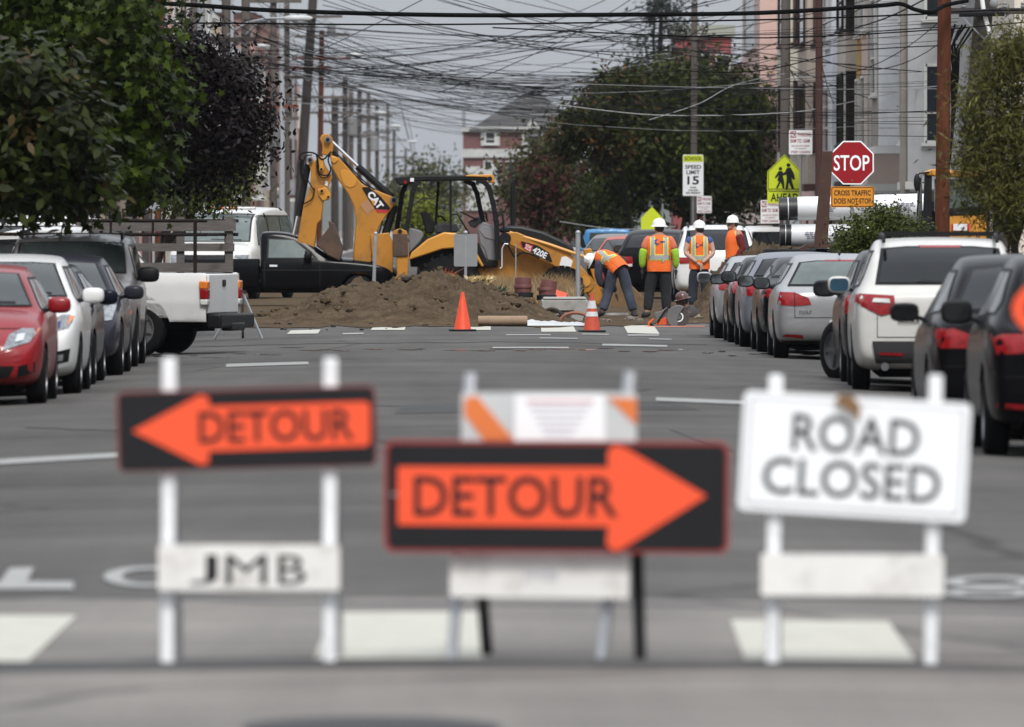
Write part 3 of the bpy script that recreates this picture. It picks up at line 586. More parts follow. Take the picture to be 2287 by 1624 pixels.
p = V(HATCH, H=1.36, cowl=(.98, .95), wst=(.28, 1.31), rr=(-1.42, 1.30), belt=(.88, .94), rgb=(-1.88, .95), rglass=M_GLASSL, glass=M_GLASSD, mirrorm=P_BLACK, rear=[('tail_light', [(.60, .78), (.84, .78), (.86, .98), (.64, .98)], M_RED, True, .012)])
make_car('parked_car', 'black hatchback with red lamp, second from the crossing on the right', p, park_right(151.3, p, 3.98), 0, P_BLACK, GR)
p = V(HATCH, L=4.0, H=1.34, cowl=(.98, .94), wst=(.28, 1.29), rr=(-1.38, 1.28), belt=(.87, .93), rgb=(-1.8, .94), glass=M_GLASSD, mirrorm=P_SILV2, mglass=M_MIRROR, rear=[('tail_light', [(.60, .78), (.84, .78), (.86, .98), (.64, .98)], M_RED, True, .012)])
make_car('parked_car', 'pale silver car parked closest to the crossing on the right', p, park_right(156.4, p, 3.90), 0, P_SILV2, GR)
# ---- pickups
M_WOODG = mat('weathered_wood', (.14, .125, .115), .9, var=.35, vscale=4, bump=.5, bscale=25, stretch=(1, 1, 8))
M_RUSTPIPE = mat('rusty_pipe', (.015, .011, .010), .8, spec=.2, var=.4, vscale=6, dirt=(.05, .022, .014), dscale=5, damt=.7)
def pickup(name, label, loc, rz, pm, L, Wd, H, cabr, cowl, wst, bedz, fa, ra, r, gc, nose, group, glass, rim=M_RIM, mirrorm=M_BLACK, bumper=M_BLACK):
    t = thing(name, label, 'pickup truck', loc, rz, group); W2 = Wd / 2; y0, y1 = -L / 2, L / 2; rw = W2 * .74; belt = cowl[1] - .08
    st = [(cabr, W2 * .96, gc, belt, H - .06, rw * .97), (cabr + .04, W2 * .975, gc, belt, H - .02, rw), ((cabr + wst[0]) / 2, W2 * .98, gc, belt, H - .015, rw), (wst[0], W2 * .98, gc, belt, wst[1], rw * .97), ((wst[0] + cowl[0]) / 2, W2 * .98, gc, belt, (wst[1] + cowl[1]) / 2 + .01, (rw + .84 * W2) / 2), (cowl[0], W2 * .985, gc, belt, cowl[1], .86 * W2), (cowl[0] + .1, W2 * .985, gc, belt, cowl[1] - .02, .86 * W2), ((cowl[0] + y1) / 2, W2 * .98, gc, belt - .04, (cowl[1] + nose) / 2 + .02, .82 * W2), (y1 - .2, W2 * .95, gc + .02, nose - .07, nose, .78 * W2), (y1 - .05, W2 * .90, gc + .04, nose - .16, nose - .08, .72 * W2), (y1, W2 * .82, gc + .12, nose - .24, nose - .16, .66 * W2)]
    Vv, Fs = loft(st); cut = [(s * (W2 - .3), s * (W2 + .3), fa, r + .02, r * 1.16) for s in (-1, 1)]
    me = body_mesh(Vv, Fs, pm, cut); link('cab', me, t); B = bvh_of(me)
    # load bed: two side walls, tailgate, floor
    prof = [(.90, gc + .05), (.965, gc + .14), (.995, (gc + bedz) / 2), (.985, bedz - .14), (.955, bedz - .03), (.94, bedz), (.86, bedz), (.86, bedz - .1), (.86, gc + .06)]
    for s in (-1, 1):
        ys = [y0 + .02, y0 + .08, (y0 + cabr) / 2, cabr - .06, cabr - .02]; Vv = []; n = len(prof)
        for y in ys:
            kx = .985 if y < y0 + .05 else 1.0
            Vv += [(s * a * W2 * kx, y, z) for a, z in prof]
        Fs = [(i * n + k, i * n + (k + 1) % n, (i + 1) * n + (k + 1) % n, (i + 1) * n + k) for i in range(len(ys) - 1) for k in range(n)] + [tuple(range(n)), tuple(range((len(ys) - 1) * n, len(ys) * n))[::-1]]
        bb = BVHTree.FromPolygons([Vector(v) for v in Vv], Fs); ar = r * 1.2
        arch = [(ra + ar * math.cos(R(q)), r + .02 + ar * math.sin(R(q))) for q in range(-4, 185, 12)]
        pol = [(y0 + .03, gc + .12), (ra - ar, gc + .12)] + arch[::-1] + [(ra + ar, gc + .12), (cabr - .03, gc + .12), (cabr - .03, bedz - .01), (y0 + .03, bedz - .01)]
        pol = [p_ for i, p_ in enumerate(pol) if p_[1] >= gc + .119]
        patch(bb, [pol], 'S+' if s > 0 else 'S-', .003, pm, 'bed_side', t, .07)
        k = MB(); k.box((s * W2 * .90, (y0 + cabr) / 2, bedz - .03), (W2 * .10, cabr - y0 - .08, .06)); k.build('bed_rail', pm, t, bevel=.02); k = MB(); k.box((s * W2 * .84, (y0 + cabr) / 2, (bedz + gc) / 2), (.03, cabr - y0 - .1, bedz - gc - .05)); k.build('bed_liner', M_UNDER, t)
        if s < 0: BB = bb
        else: BB2 = bb
    k = MB(); k.box((0, y0 + .05, (bedz + gc + .22) / 2), (Wd * .86, .07, bedz - gc - .24)); tg = k.build('tailgate', pm, t, bevel=.02)
    k = MB(); k.box((0, y0 + .01, bedz - .14), (.16, .02, .09)); k.build('tailgate_handle', M_BLACK, tg, bevel=.008)
    k = MB(); k.box((0, (y0 + cabr) / 2, gc + .22), (Wd * .84, cabr - y0 - .1, .08)); k.build('bed_floor', M_UNDER, t)
    k = MB(); k.box((0, y0 - .09, gc + .13), (Wd * .98, .2, .20)); k.box((0, y0 - .12, gc + .05), (Wd * .4, .16, .12)); k.build('rear_bumper', bumper, t, bevel=.03)
    k = MB(); k.box((0, 0, gc + .08), (Wd - .7, L - .6, .2)); k.build('underbody', M_UNDER, t)
    for y in (fa, ra):
        for s in (-1, 1): wheel(t, s * (W2 - .13), y, r, .24, rim, s, 6)
    for sg, s in (('S+', 1), ('S-', -1)):
        q = [(cabr + .14, belt + .05), (cowl[0] - .28, belt + .05), (cowl[0] - .34, belt + .12), (wst[0] - .10, wst[1] - .09), (cabr + .16, wst[1] - .07)]
        patch(B, [q], sg, .004, M_BLACK, 'window_trim', t)
        c = Vector((sum(a for a, _ in q) / 5, sum(b for _, b in q) / 5)); patch(B, [[(c.x + (a - c.x) * .93, c.y + (b - c.y) * .90) for a, b in q]], sg, .009, glass, 'side_window', t)
        for y in (cabr + .10, cowl[0] - .18): patch(B, [[(y - .006, gc + .12), (y + .006, gc + .12), (y + .006, belt), (y - .006, belt)]], sg, .003, M_SEAM, 'door_gap', t)
        patch(B, [[(cabr + .2, belt - .12), (cabr + .36, belt - .12), (cabr + .36, belt - .08), (cabr + .2, belt - .08)]], sg, .02, M_CHROME, 'door_handle', t)
        patch(B, [[(cabr + .05, (belt + gc) / 2 + .12), (y1 - .3, (belt + gc) / 2 + .12), (y1 - .3, (belt + gc) / 2 + .14), (cabr + .05, (belt + gc) / 2 + .14)]], sg, .006, M_SEAM, 'side_strip', t)
        side_mirror(t, s * (W2 + .10), cowl[0] - .42, belt + .12, mirrorm, s, None, (.13, .08, .10))
    ws = [(-W2 * .80, cowl[1] + .02), (W2 * .80, cowl[1] + .02), (rw * .9, wst[1] - .06), (-rw * .9, wst[1] - .06)]
    patch(B, [ws], 'F', .005, glass, 'windscreen', t)
    patch(B, [[(-rw * .85, belt + .1), (rw * .85, belt + .1), (rw * .8, H - .13), (-rw * .8, H - .13)]], 'R', .006, glass, 'rear_window', t)
    patch(B, [[(W2 * .5, nose - .26), (W2 * .86, nose - .26), (W2 * .88, nose - .10), (W2 * .5, nose - .12)]], 'F', .012, M_LENS, 'headlight', t)
    patch(B, [[(-W2 * .5, nose - .26), (-W2 * .86, nose - .26), (-W2 * .88, nose - .10), (-W2 * .5, nose - .12)]], 'F', .012, M_LENS, 'headlight', t)
    for s, bb in ((-1, BB), (1, BB2)):
        for z0, z1, m in ((bedz - .44, bedz - .36, M_LENSW), (bedz - .36, bedz - .22, M_RED), (bedz - .22, bedz - .11, M_AMBER)):
            f = lambda z: .075 + .05 * (z - bedz + .3)
            k = MB(); x = s * W2 * .93
            k.plate([(y0 - .005, z0), (y0 + f(z0) + .03, z0), (y0 + f(z1) + .03, z1), (y0 - .005, z1)], 1, lambda a, b, c: Vector((s * (W2 * .90 + c * .115 * W2 / .95 * 7.9), a, b)) if False else Vector((s * (W2 * .86) + s * c * .17, a, b)))
            k.build('tail_light', m, t, bevel=.015)
    return t, B, BB
t, B, BB = pickup('pickup_truck', 'white pickup with a ladder rack backed out across the left kerb', (-6.0, 138.4, -.09), R(77), P_WHITE, 5.5, 1.92, 1.80, -.72, (.95, 1.22), (.45, 1.70), 1.15, 1.75, -1.74, .385, .36, 1.05, None, M_GLASS)
for x in (-.86, .86):
    k = MB()
    for z in (1.87, 1.68):
        k.tube([(x, -2.72, z), (x, -1, z), (x, .9, z + .01), (x, 2.2, z - .03)], .024, 8)
    k.tube([(x, -2.72, 1.87)] + [(x, -2.72 - .17 * math.sin(a), 1.73 + .14 * math.cos(a)) for a in [R(20 * i) for i in range(10)]] + [(x, -2.5, 1.585)], .02, 8)
    for y in (-2.55, -.75, 1.6): k.cyl((x, y, .95 if y < 0 else 1.2), (x, y, 1.87), .026, n=8)
    for y in (-1.95, -1.35, -.1, .8): k.cyl((x, y, 1.68), (x, y, 1.87), .018, n=6)
    k.build('ladder_rack', M_RUSTPIPE, t)
for y in (-2.55, -.75, 1.6):
    k = MB(); k.cyl((-.86, y, 1.68), (.86, y, 1.68), .022, n=8); k.build('rack_cross_bar', M_RUSTPIPE, t)
for i, (z, h) in enumerate(((1.80, .15), (1.50, .11), (1.22, .13))):
    k = MB(); k.box((.80, -1.55 + .02 * i, z), (.035, 2.3, h)); k.build('stake_board', M_WOODG, t)
for y in (-2.6, -1.9, -1.15, -.5):
    k = MB(); k.box((.83, y, 1.45), (.03, .11, .95)); k.build('stake', M_WOODG, t)
text('TUNDRA', .20, .045, M_DGREY, t, frame((-.62, -2.715, .66), (1, 0, 0), (0, 0, 1)), .02)
t, B, BB = pickup('pickup_truck', 'small black pickup standing side-on behind the dirt heap', (PX(648, 206), 206.5, .0), R(-90), P_BLACK, 4.45, 1.66, 1.56, -.62, (.80, 1.02), (.18, 1.48), .98, 1.42, -1.32, .32, .30, .90, None, M_GLASSL, M_STEELRIM, bumper=M_CHROME)
k = MB(); k.box((-.80, 2.1, .72), (.04, .10, .10)); k.build('side_marker', M_AMBER, t)
# ---- other vehicles beyond
VAN = dict(L=5.2, W=2.0, H=2.12, nose=1.12, cowl=(1.75, 1.28), wst=(1.12, 1.98), rr=(-2.35, 2.02), rgb=(-2.52, 1.3), tail=1.25, belt=(1.18, 1.22), roofw=.80, ax=(1.75, -1.6), r=.36, gc=.3, pillars=[-.9, .3], mirrorm=M_BLACK, msize=(.12, .08, .16))
GB = 'vehicles beyond the crossing'
p = V(VAN, glass=M_GLASSL, front=[('headlight', [(.6, .82), (.88, .82), (.9, 1.0), (.62, 1.0)], M_LENS, True, .012), ('grille', [(-.55, .80), (.55, .80), (.55, 1.0), (-.55, 1.0)], M_BLACK, False, .008)])
t, B = make_car('parked_van', 'white van with three amber roof lamps facing the camera behind the black pickup', V(p, cat='van'), (PX(517, 224), 226, 0), math.pi - R(12), P_PEARL, GB)
for x in (-.24, 0, .24):
    k = MB(); k.ball((x, 1.10, 2.055), (.06, .04, .035)); k.build('roof_lamp', M_AMBER, t)
k = MB(); k.box((0, 1.02, 2.05), (1.5, .16, .06)); k.build('roof_visor', P_WHITE, t, bevel=.02)
make_car('parked_van', 'white van in the left driveway seen through the ladder rack', V(VAN, H=1.9, wst=(1.12, 1.78), rr=(-2.35, 1.80), cat='van'), (PX(-40, 166), 168, 0), R(90), P_WHITE, GB)
make_car('parked_car', 'white sedan side-on behind the pickup with the ladder rack', V(SEDAN, H=1.50, wst=(.22, 1.44), rr=(-.98, 1.44)), (PX(60, 150), 151, -.05), R(90), P_WHITE, GB)
make_car('parked_car', 'white estate car under the trees at the left edge', V(HATCH, H=1.62, wst=(.28, 1.56), rr=(-1.42, 1.56), rails=True), (PX(60, 157), 158.5, 0), R(96), P_PEARL, GB)
P_BLUE = paint('light_blue', (.06, .24, .50))
t, B, BB = pickup('pickup_truck', 'light blue pickup seen from behind beyond the digger bucket', (PX(1362, 292), 296, -.05), 0, P_BLUE, 4.8, 1.80, 1.58, -.5, (.9, 1.08), (.35, 1.50), 1.0, 1.5, -1.4, .34, .32, .98, GB, M_GLASS)
make_car('parked_car', 'grey estate car between the blue pickup and the black off-roader', V(HATCH, H=1.50), (PX(1400, 262), 265, -.05), R(-14), P_SILVER, GB)
make_car('parked_car', 'orange red hatchback wedged behind the bending worker', V(HATCH, H=1.46), (PX(1425, 248), 250, -.05), R(-10), paint('orange_red', (.42, .06, .03)), GB)
t, B = make_car('parked_car', 'black off-roader with red lamp behind the worker in green sleeves', V(SUV, L=4.5, W=1.80, H=1.62, wst=(.42, 1.54), rr=(-1.75, 1.54), glass=M_GLASSD, mirrorm=P_BLACK, rear=[('tail_light', [(.5, .82), (.84, .80), (.88, .98), (.52, .98)], M_RED, True, .012), ('tail_light_lens', [(.52, .76), (.86, .74), (.86, .80), (.52, .82)], M_LENSW, True, .012)]), (4.45, 226.5, -.02), R(-4), P_BLACK, GB)
t, B = make_car('parked_car', 'white off-roader with black rear window behind the standing workers', V(SUV, L=4.75, W=1.84, H=1.72, wst=(.42, 1.645), rr=(-1.85, 1.65), roofw=.76, glass=M_GLASSD, rails=True, mirrorm=P_WHITE, rear=[('tail_light', [(.52, .88), (.86, .86), (.89, 1.0), (.54, 1.0)], M_RED, True, .012), ('tail_light_lens', [(.52, 1.0), (.88, 1.0), (.88, 1.08), (.55, 1.08)], M_LENSW, True, .012)]), (5.42, 216.4, -.02), 0, P_WHITE, GB)
make_car('parked_car', 'white roof-racked off-roader right of the standing workers', V(SUV, L=4.6, rails=True, glass=M_GLASSD, H=1.66, wst=(.42, 1.59), rr=(-1.85, 1.595)), (PX(1728, 236), 238, 0), R(-38), P_WHITE, GB)

# ================================================================ backhoe loader
M_CAT = mat('machine_yellow', (.43, .18, .014), .5, var=.12, vscale=1.5, dirt=(.16, .085, .03), dscale=2.2, damt=.7, coat=.15)
M_CATL = mat('machine_yellow_clean', (.55, .245, .030), .42, var=.08, vscale=1.5, coat=.2)
M_MBLK = mat('machine_black', (.006, .006, .007), .55, var=.2, spec=.25)
M_MGREY = mat('machine_grey', (.16, .165, .175), .6, var=.1)
M_ROD = mat('cylinder_rod', (.75, .75, .76), .15, metal=1, var=.05)
M_BUCKET = mat('worn_steel', (.085, .055, .04), .75, metal=.3, var=.4, vscale=3, dirt=(.13, .065, .03), dscale=3, damt=.8)
M_BUCKY = mat('worn_yellow_steel', (.17, .10, .04), .7, metal=.1, var=.4, vscale=2, dirt=(.06, .045, .035), dscale=2.5, damt=.8)
M_HOSE = mat('rubber_hose', (.006, .006, .006), .7, var=.2, spec=.2)
M_WHT = mat('sticker_white', (.72, .72, .72), .5, var=.05)
M_REDS = mat('sticker_red', (.50, .02, .03), .5, var=.05)
BD = 206.0
BASE = Vector((PX(1000, BD), BD, 0))
cA = lambda x, y: ((720 + x / 4.06) / 1.1194, (330 + y / 4.06) / 1.1194)
cB = lambda x, y: ((960 + x / 4.777) / 1.1194, (420 + y / 4.777) / 1.1194)
cC = lambda x, y: ((1380 + x / 5.445) / 1.1194, (560 + y / 5.445) / 1.1194)
cD = lambda x, y: ((1200 + x / 3.267) / 1.1194, (400 + y / 3.267) / 1.1194)
def lq(c, x, y):
    px, py = c(x, y); return (PX(px, BD) - BASE.x, PZ(py, BD))
def P3(c, x, y, dy): a = lq(c, x, y); return Vector((a[0], dy, a[1]))
bh = thing('backhoe_loader', 'yellow backhoe loader standing side-on with its boom folded up', 'backhoe', BASE)
def bplate(name, c, pts, y0, y1, m, parent=bh, bevel=.015, label=None):
    k = MB(); k.plate([lq(c, *p) for p in pts], 1, lambda a, b, s: Vector((a, y0 + (y1 - y0) * s, b))); return k.build(name, m, parent, bevel=bevel, label=label)
def bcyl(name, c, a, b, r, m, dy, parent=bh, n=14):
    k = MB(); k.cyl(P3(c, *a, dy), P3(c, *b, dy), r, n=n); return k.build(name, m, parent)
def pin(c, x, y, r, y0, y1, m, parent=bh, name='pin'):
    k = MB(); a = lq(c, x, y); k.cyl((a[0], y0, a[1]), (a[0], y1, a[1]), r, n=16); return k.build(name, m, parent)
boom = bplate('boom', cA, [(425, 230), (520, 262), (640, 395), (760, 535), (930, 605), (1050, 652), (1100, 678), (1108, 715), (1078, 748), (1000, 850), (930, 960), (880, 1080), (830, 1450), (650, 1440), (690, 900), (670, 760), (610, 630), (520, 500), (450, 370)], -.17, .17, M_CAT, bevel=.025)
bplate('boom_nose', cA, [(322, 70), (345, 28), (400, 16), (450, 60), (462, 130), (455, 215), (440, 260), (340, 225), (350, 180), (345, 120)], -.12, .12, M_CAT, bevel=.02)
stick = bplate('stick', cA, [(195, 275), (240, 245), (275, 300), (300, 262), (355, 250), (375, 330), (455, 460), (410, 560), (440, 640), (415, 690), (365, 700), (340, 890), (300, 930), (270, 1200), (85, 1160), (160, 740), (225, 560), (235, 400)], -.14, .14, M_CAT, bevel=.02)
bplate('stick_link', cA, [(310, 240), (360, 262), (368, 380), (340, 412), (312, 372)], -.20, -.14, M_CATL, stick)
bplate('stick_plate', cA, [(300, 580), (385, 560), (415, 600), (440, 640), (415, 692), (350, 700), (310, 640)], -.18, -.14, M_CATL, stick)
bplate('boom_panel', cA, [(530, 400), (560, 380), (620, 395), (690, 450), (700, 510), (680, 550), (630, 568), (580, 545), (550, 490)], -.185, -.17, M_CATL, boom, .02)
bplate('boom_bracket', cA, [(432, 245), (490, 255), (512, 290), (470, 325), (440, 300)], -.20, -.17, M_CATL, boom)
for x, y, r in ((225, 285, .062), (405, 80, .066), (345, 600, .05), (340, 380, .045), (410, 660, .04), (1075, 692, .075)):
    o = pin(cA, x, y, r, -.22, .22, M_CATL if r < .06 else M_MGREY); pin(cA, x, y, r * .6, -.235, -.2, M_MBLK, o, 'pin_bore')
bcyl('cylinder', cA, (205, 330), (102, 855), .072, M_MBLK, 0); bcyl('cylinder_rod', cA, (102, 850), (10, 1290), .034, M_ROD, 0)
bcyl('cylinder', cA, (705, 348), (1065, 672), .075, M_MBLK, 0); bcyl('cylinder_rod', cA, (430, 85), (712, 352), .034, M_ROD, 0)
bcyl('cylinder', cA, (1082, 745), (960, 1130), .085, M_MBLK, -.02); bcyl('cylinder', cA, (985, 1060), (880, 1420), .10, M_MBLK, -.02)
# decal with letters, mark and patch on the boom
bplate('decal', cA, [(750, 568), (770, 560), (822, 560), (940, 655), (1040, 772), (1028, 790), (890, 785), (850, 735)], -.180, -.172, M_MBLK, boom, 0, 'black decal with white letters')
a = lq(cA, 888, 692); e = R(-52); text('CAT', .40, .155, M_WHT, boom, frame((a[0], -.184, a[1]), (math.cos(e), 0, math.sin(e)), (-math.sin(e) * 1, 0, math.cos(e))), .05)
bplate('decal_mark', cA, [(838, 690), (888, 705), (872, 752)], -.190, -.184, M_CATL, boom, 0)
bplate('decal_stripe', cA, [(888, 787), (1026, 795), (992, 822), (905, 815)], -.180, -.172, M_REDS, boom, 0)
bplate('faded_patch', cA, [(735, 740), (812, 685), (880, 775), (805, 845)], -.178, -.172, mat('faded_paint', (.38, .20, .09), .7), boom, 0)
bplate('warning_sticker', cA, [(382, 495), (408, 500), (402, 548), (376, 540)], -.15, -.142, M_WHT, stick, 0)
# hoses
def hose(pts, c, dy, r=.016, parent=bh):
    k = MB(); P = [P3(c, x, y, dy) for x, y in pts]; Q = []
    for i in range(len(P) - 1):
        p0, p1, p2, p3 = P[max(i - 1, 0)], P[i], P[i + 1], P[min(i + 2, len(P) - 1)]
        for s in range(5):
            u = s / 5; Q.append(.5 * ((2 * p1) + (p2 - p0) * u + (2 * p0 - 5 * p1 + 4 * p2 - p3) * u * u + (3 * p1 - p0 - 3 * p2 + p3) * u ** 3))
    Q.append(P[-1]); k.tube(Q, r, 6); return k.build('hose', M_HOSE, parent)
hose([(460, 190), (600, 320), (740, 470), (880, 590)], cA, -.16); hose([(450, 205), (600, 345), (730, 490), (860, 590)], cA, -.12, .02)
hose([(440, 200), (360, 280), (300, 235), (240, 210), (150, 215), (120, 260), (150, 300)], cA, -.2, .02); hose([(290, 230), (310, 330), (320, 420), (400, 440), (435, 380), (410, 290), (430, 220)], cA, -.22, .018)
hose([(245, 235), (180, 250), (155, 330), (175, 430), (220, 520), (265, 590)], cA, -.2, .016); hose([(300, 240), (300, 380), (340, 460), (410, 450), (440, 360)], cA, -.24, .014)
hose([(960, 900), (930, 1020), (905, 1130), (890, 1240)], cA, -.16, .018); hose([(270, 570), (262, 640), (235, 690), (165, 730)], cA, -.2, .014); hose([(140, 280), (130, 360), (145, 460), (160, 520)], cA, -.1, .03)
# dipper bucket
bplate('digging_bucket', cA, [(410, 900), (470, 930), (520, 1060), (562, 1190), (530, 1310), (400, 1250), (285, 1140), (420, 965)], -.32, .32, M_BUCKET, bh, .02)
# swing frame and stabiliser
bplate('swing_frame', cB, [(-160, 800), (60, 770), (100, 880), (110, 1250), (-120, 1300)], -.25, .35, M_CAT)
st_ = bplate('stabiliser', cB, [(105, 782), (130, 742), (190, 722), (270, 748), (285, 785), (300, 1060), (285, 1330), (160, 1330), (150, 1060), (108, 1060)], -1.02, -.86, M_CAT)
bplate('stabiliser_plate', cB, [(106, 786), (286, 786), (292, 1050), (112, 1060)], -1.06, -1.025, M_MGREY if False else M_BUCKET, st_); pin(cB, 195, 755, .045, -1.07, -.85, M_MBLK, st_)
bcyl('stabiliser_leg', cB, (60, 1370), (250, 1245), .03, M_BUCKY, -1.0, st_)
# cab
cab = bplate('cab_roof', cB, [(125, 118), (380, 95), (985, 90), (1300, 88), (1250, 150), (360, 160), (350, 185), (190, 210), (150, 180)], -.80, .80, M_MBLK, bh, .03)
bplate('roof_front', cB, [(975, 94), (1010, 84), (1290, 80), (1318, 110), (1322, 178), (1242, 180), (1232, 112), (985, 106)], -.83, .83, M_CATL, cab, .02)
pin(cB, 1262, 132, .05, -.85, -.80, M_MBLK, cab, 'work_lamp'); pin(cB, 258, 172, .035, -.84, -.78, M_RED, cab, 'rear_lamp'); bplate('roof_label', cB, [(316, 122), (360, 122), (360, 165), (316, 165)], -.81, -.80, M_WHT, cab, 0)
def post(c, pts, w, dy, nm='cab_post'):
    k = MB()
    for i in range(len(pts) - 1): k.bar(P3(c, *pts[i], dy), P3(c, *pts[i + 1], dy), w)
    for q in pts[1:-1]: k.ball(P3(c, *q, dy), w * .6, 8, 5)
    k.build(nm, M_MBLK, bh)
for dy, s, dx in ((-.74, 1, 0), (.74, 1, 0)):
    if dy < 0:
        post(cB, [(440, 160), (375, 205), (345, 300), (265, 780)], .10, dy); post(cB, [(1100, 150), (1190, 165), (1250, 230), (1300, 420), (1340, 640), (1360, 1100)], .105, dy)
        post(cB, [(797, 150), (797, 760)], .05, dy)
    else:
        post(cB, [(260, 190), (215, 300), (145, 780)], .10, dy); post(cB, [(960, 150), (1060, 190), (1110, 300), (1180, 640), (1200, 900)], .10, dy); post(cB, [(652, 160), (615, 680)], .05, dy)
M_CABG = bpy.data.materials.new('cab_glass'); M_CABG.use_nodes = True
_b = M_CABG.node_tree.nodes['Principled BSDF']; _b.inputs['Base Color'].default_value = (.75, .78, .78, 1); _b.inputs['Roughness'].default_value = .02; _b.inputs['Transmission Weight'].default_value = 1; _b.inputs['IOR'].default_value = 1.05; _b.inputs['Alpha'].default_value = .25
bplate('seat_back', cB, [(425, 532), (500, 520), (545, 560), (570, 610), (615, 655), (590, 780), (492, 785), (480, 690), (450, 590)], -.25, .25, M_MBLK, bh, .03); bplate('seat_cushion', cB, [(625, 670), (700, 655), (860, 665), (885, 700), (880, 770), (610, 780)], -.28, .28, M_DGREY, bh, .03)
k = MB(); c0 = P3(cB, 1022, 575, 0); ax = Vector((.42, 0, .9)).normalized(); q = ax.to_track_quat('Z', 'Y').to_matrix().to_4x4(); q.translation = c0
Q = [q @ Vector((.20 * math.cos(2 * math.pi * i / 20), .20 * math.sin(2 * math.pi * i / 20), 0)) for i in range(21)]; k.tube(Q, .018, 6); k.bar(Q[0], Q[10], .03); k.bar(Q[5], Q[15], .03); k.build('steering_wheel', M_MBLK, bh)
bplate('steering_column', cB, [(1000, 645), (1130, 580), (1165, 640), (1090, 720), (1030, 700)], -.12, .12, M_DGREY, bh, .02)
bplate('console', cB, [(1120, 725), (1180, 640), (1310, 690), (1345, 1110), (1230, 1105), (1200, 980), (1140, 905)], -.55, .2, M_MGREY, bh, .03); bplate('console_panel', cB, [(1135, 740), (1190, 690), (1325, 720), (1335, 865), (1200, 830)], -.57, -.55, M_DGREY if False else mat('panel_grey', (.20, .205, .215), .5), bh, .01)
for pts, dy in (([(810, 555), (880, 555), (930, 640), (1020, 790)], -.62), ([(1335, 525), (1390, 525), (1415, 570), (1440, 790)], -.80), ([(1195, 540), (1222, 545), (1235, 640)], .6), ([(630, 575), (690, 580), (740, 640)], .5)):
    k = MB(); k.tube([P3(cB, x, y, dy) for x, y in pts], .022, 6); k.build('grab_handle', M_MBLK, bh)
bplate('rear_controls', cB, [(300, 720), (350, 720), (450, 750), (480, 800), (440, 880), (300, 1030)], -.5, .5, M_MGREY, bh, .03); bcyl('control_lever', cB, (390, 760), (325, 670), .02, M_MBLK, -.3)
bplate('cab_floor', cB, [(300, 1010), (470, 850), (720, 765), (1010, 790), (1140, 910), (1230, 1100), (1360, 1100), (1360, 1180), (320, 1180)], -.55, .7, M_MBLK, bh, .02)
fend = bplate('rear_fender', cB, [(295, 1100), (335, 1005), (520, 850), (720, 765), (850, 775), (980, 830), (1090, 980), (1195, 1170), (1165, 1185), (1080, 1060), (980, 985), (840, 958), (700, 968), (500, 1035)], -1.08, -.58, M_CATL, bh, .04)
bplate('fender_trim', cB, [(290, 1085), (325, 1000), (515, 840), (720, 752), (735, 762), (520, 856), (335, 1012)], -.60, -.52, M_MBLK, fend)
# tyres
def bwheel(c, x, y, r, w, dy):
    a = lq(c, x, y); M = Matrix.Translation((a[0], dy, a[1])) @ Matrix.Rotation(R(90), 4, 'X'); k = MB(); w2 = w / 2
    k.lathe([(r * .5, -w2), (r * .75, -w2), (r * .93, -w2 * .9), (r * .96, -w2 * .5), (r * .96, w2 * .5), (r * .93, w2 * .9), (r * .75, w2), (r * .52, w2), (r * .5, w2 * .3), (r * .5, -w2 * .3)], 36, M)
    for i in range(22):
        for s in (-1, 1):
            t0 = 2 * math.pi * (i + (.25 if s > 0 else -.25)) / 22
            k.bar(M @ Vector((r * .97 * math.cos(t0), r * .97 * math.sin(t0), s * w2 * .95)), M @ Vector((r * .97 * math.cos(t0 + .16), r * .97 * math.sin(t0 + .16), 0)), .055, .09)
    o = k.build('wheel', M_TYRE, bh, 40); k = MB(); s = w2 if dy < 0 else -w2
    k.lathe([(r * .52, s * .8), (r * .50, s * .95), (r * .44, s * .5), (r * .18, s * .4), (r * .16, s * .7), (.001, s * .7)], 24, M); k.build('rim', M_CAT, o)
for dy in (-.86, .86): bwheel(cB, 770, 1430, .69, .46, dy)
for dy in (-.78, .78): bwheel(cC, 130, 880, .45, .32, dy)
# engine, hood, loader
bplate('engine_housing', cD, [(20, 860), (190, 610), (330, 600), (720, 745), (780, 850), (760, 960), (300, 1000), (40, 960)], -.42, .42, M_CAT, bh, .03)
bplate('bonnet', cD, [(150, 560), (230, 535), (340, 540), (520, 585), (700, 672), (770, 725), (760, 775), (560, 695), (300, 600), (160, 595)], -.48, .48, M_DGREY if False else mat('bonnet_black', (.009, .009, .010), .42, var=.1, spec=.35), bh, .05)
k = MB(); k.tube([P3(cD, 268, 555, .2), P3(cD, 268, 300, .2), P3(cD, 268, 200, .2), P3(cD, 275, 180, .2), P3(cD, 290, 160, .2)], .055, 12); k.build('exhaust_stack', M_MBLK, bh)
arm = [(205, 592), (300, 588), (560, 695), (735, 760), (810, 850), (940, 1005), (1000, 1110), (985, 1190), (930, 1170), (870, 1085), (780, 965), (640, 885), (560, 842), (400, 772), (235, 690)]
for y0, y1 in ((-.80, -.66), (.66, .80)): o = bplate('loader_arm', cD, arm, y0, y1, M_CAT, bh, .02)
near_arm = [x for x in bh.children if x.name.startswith('loader_arm')][0]
k = MB(); k.tube([P3(cD, 240, 592, -.74), P3(cD, 560, 690, -.82), P3(cD, 760, 760, -.84), P3(cD, 880, 800, -.82)], .035, 8); k.build('loader_pipe', M_CATL, bh)
pin(cD, 205, 640, .12, -.86, .8, M_MBLK); pin(cD, 852, 1005, .19, -.84, -.62, M_CAT); pin(cD, 856, 990, .11, -.87, -.84, M_CATL)
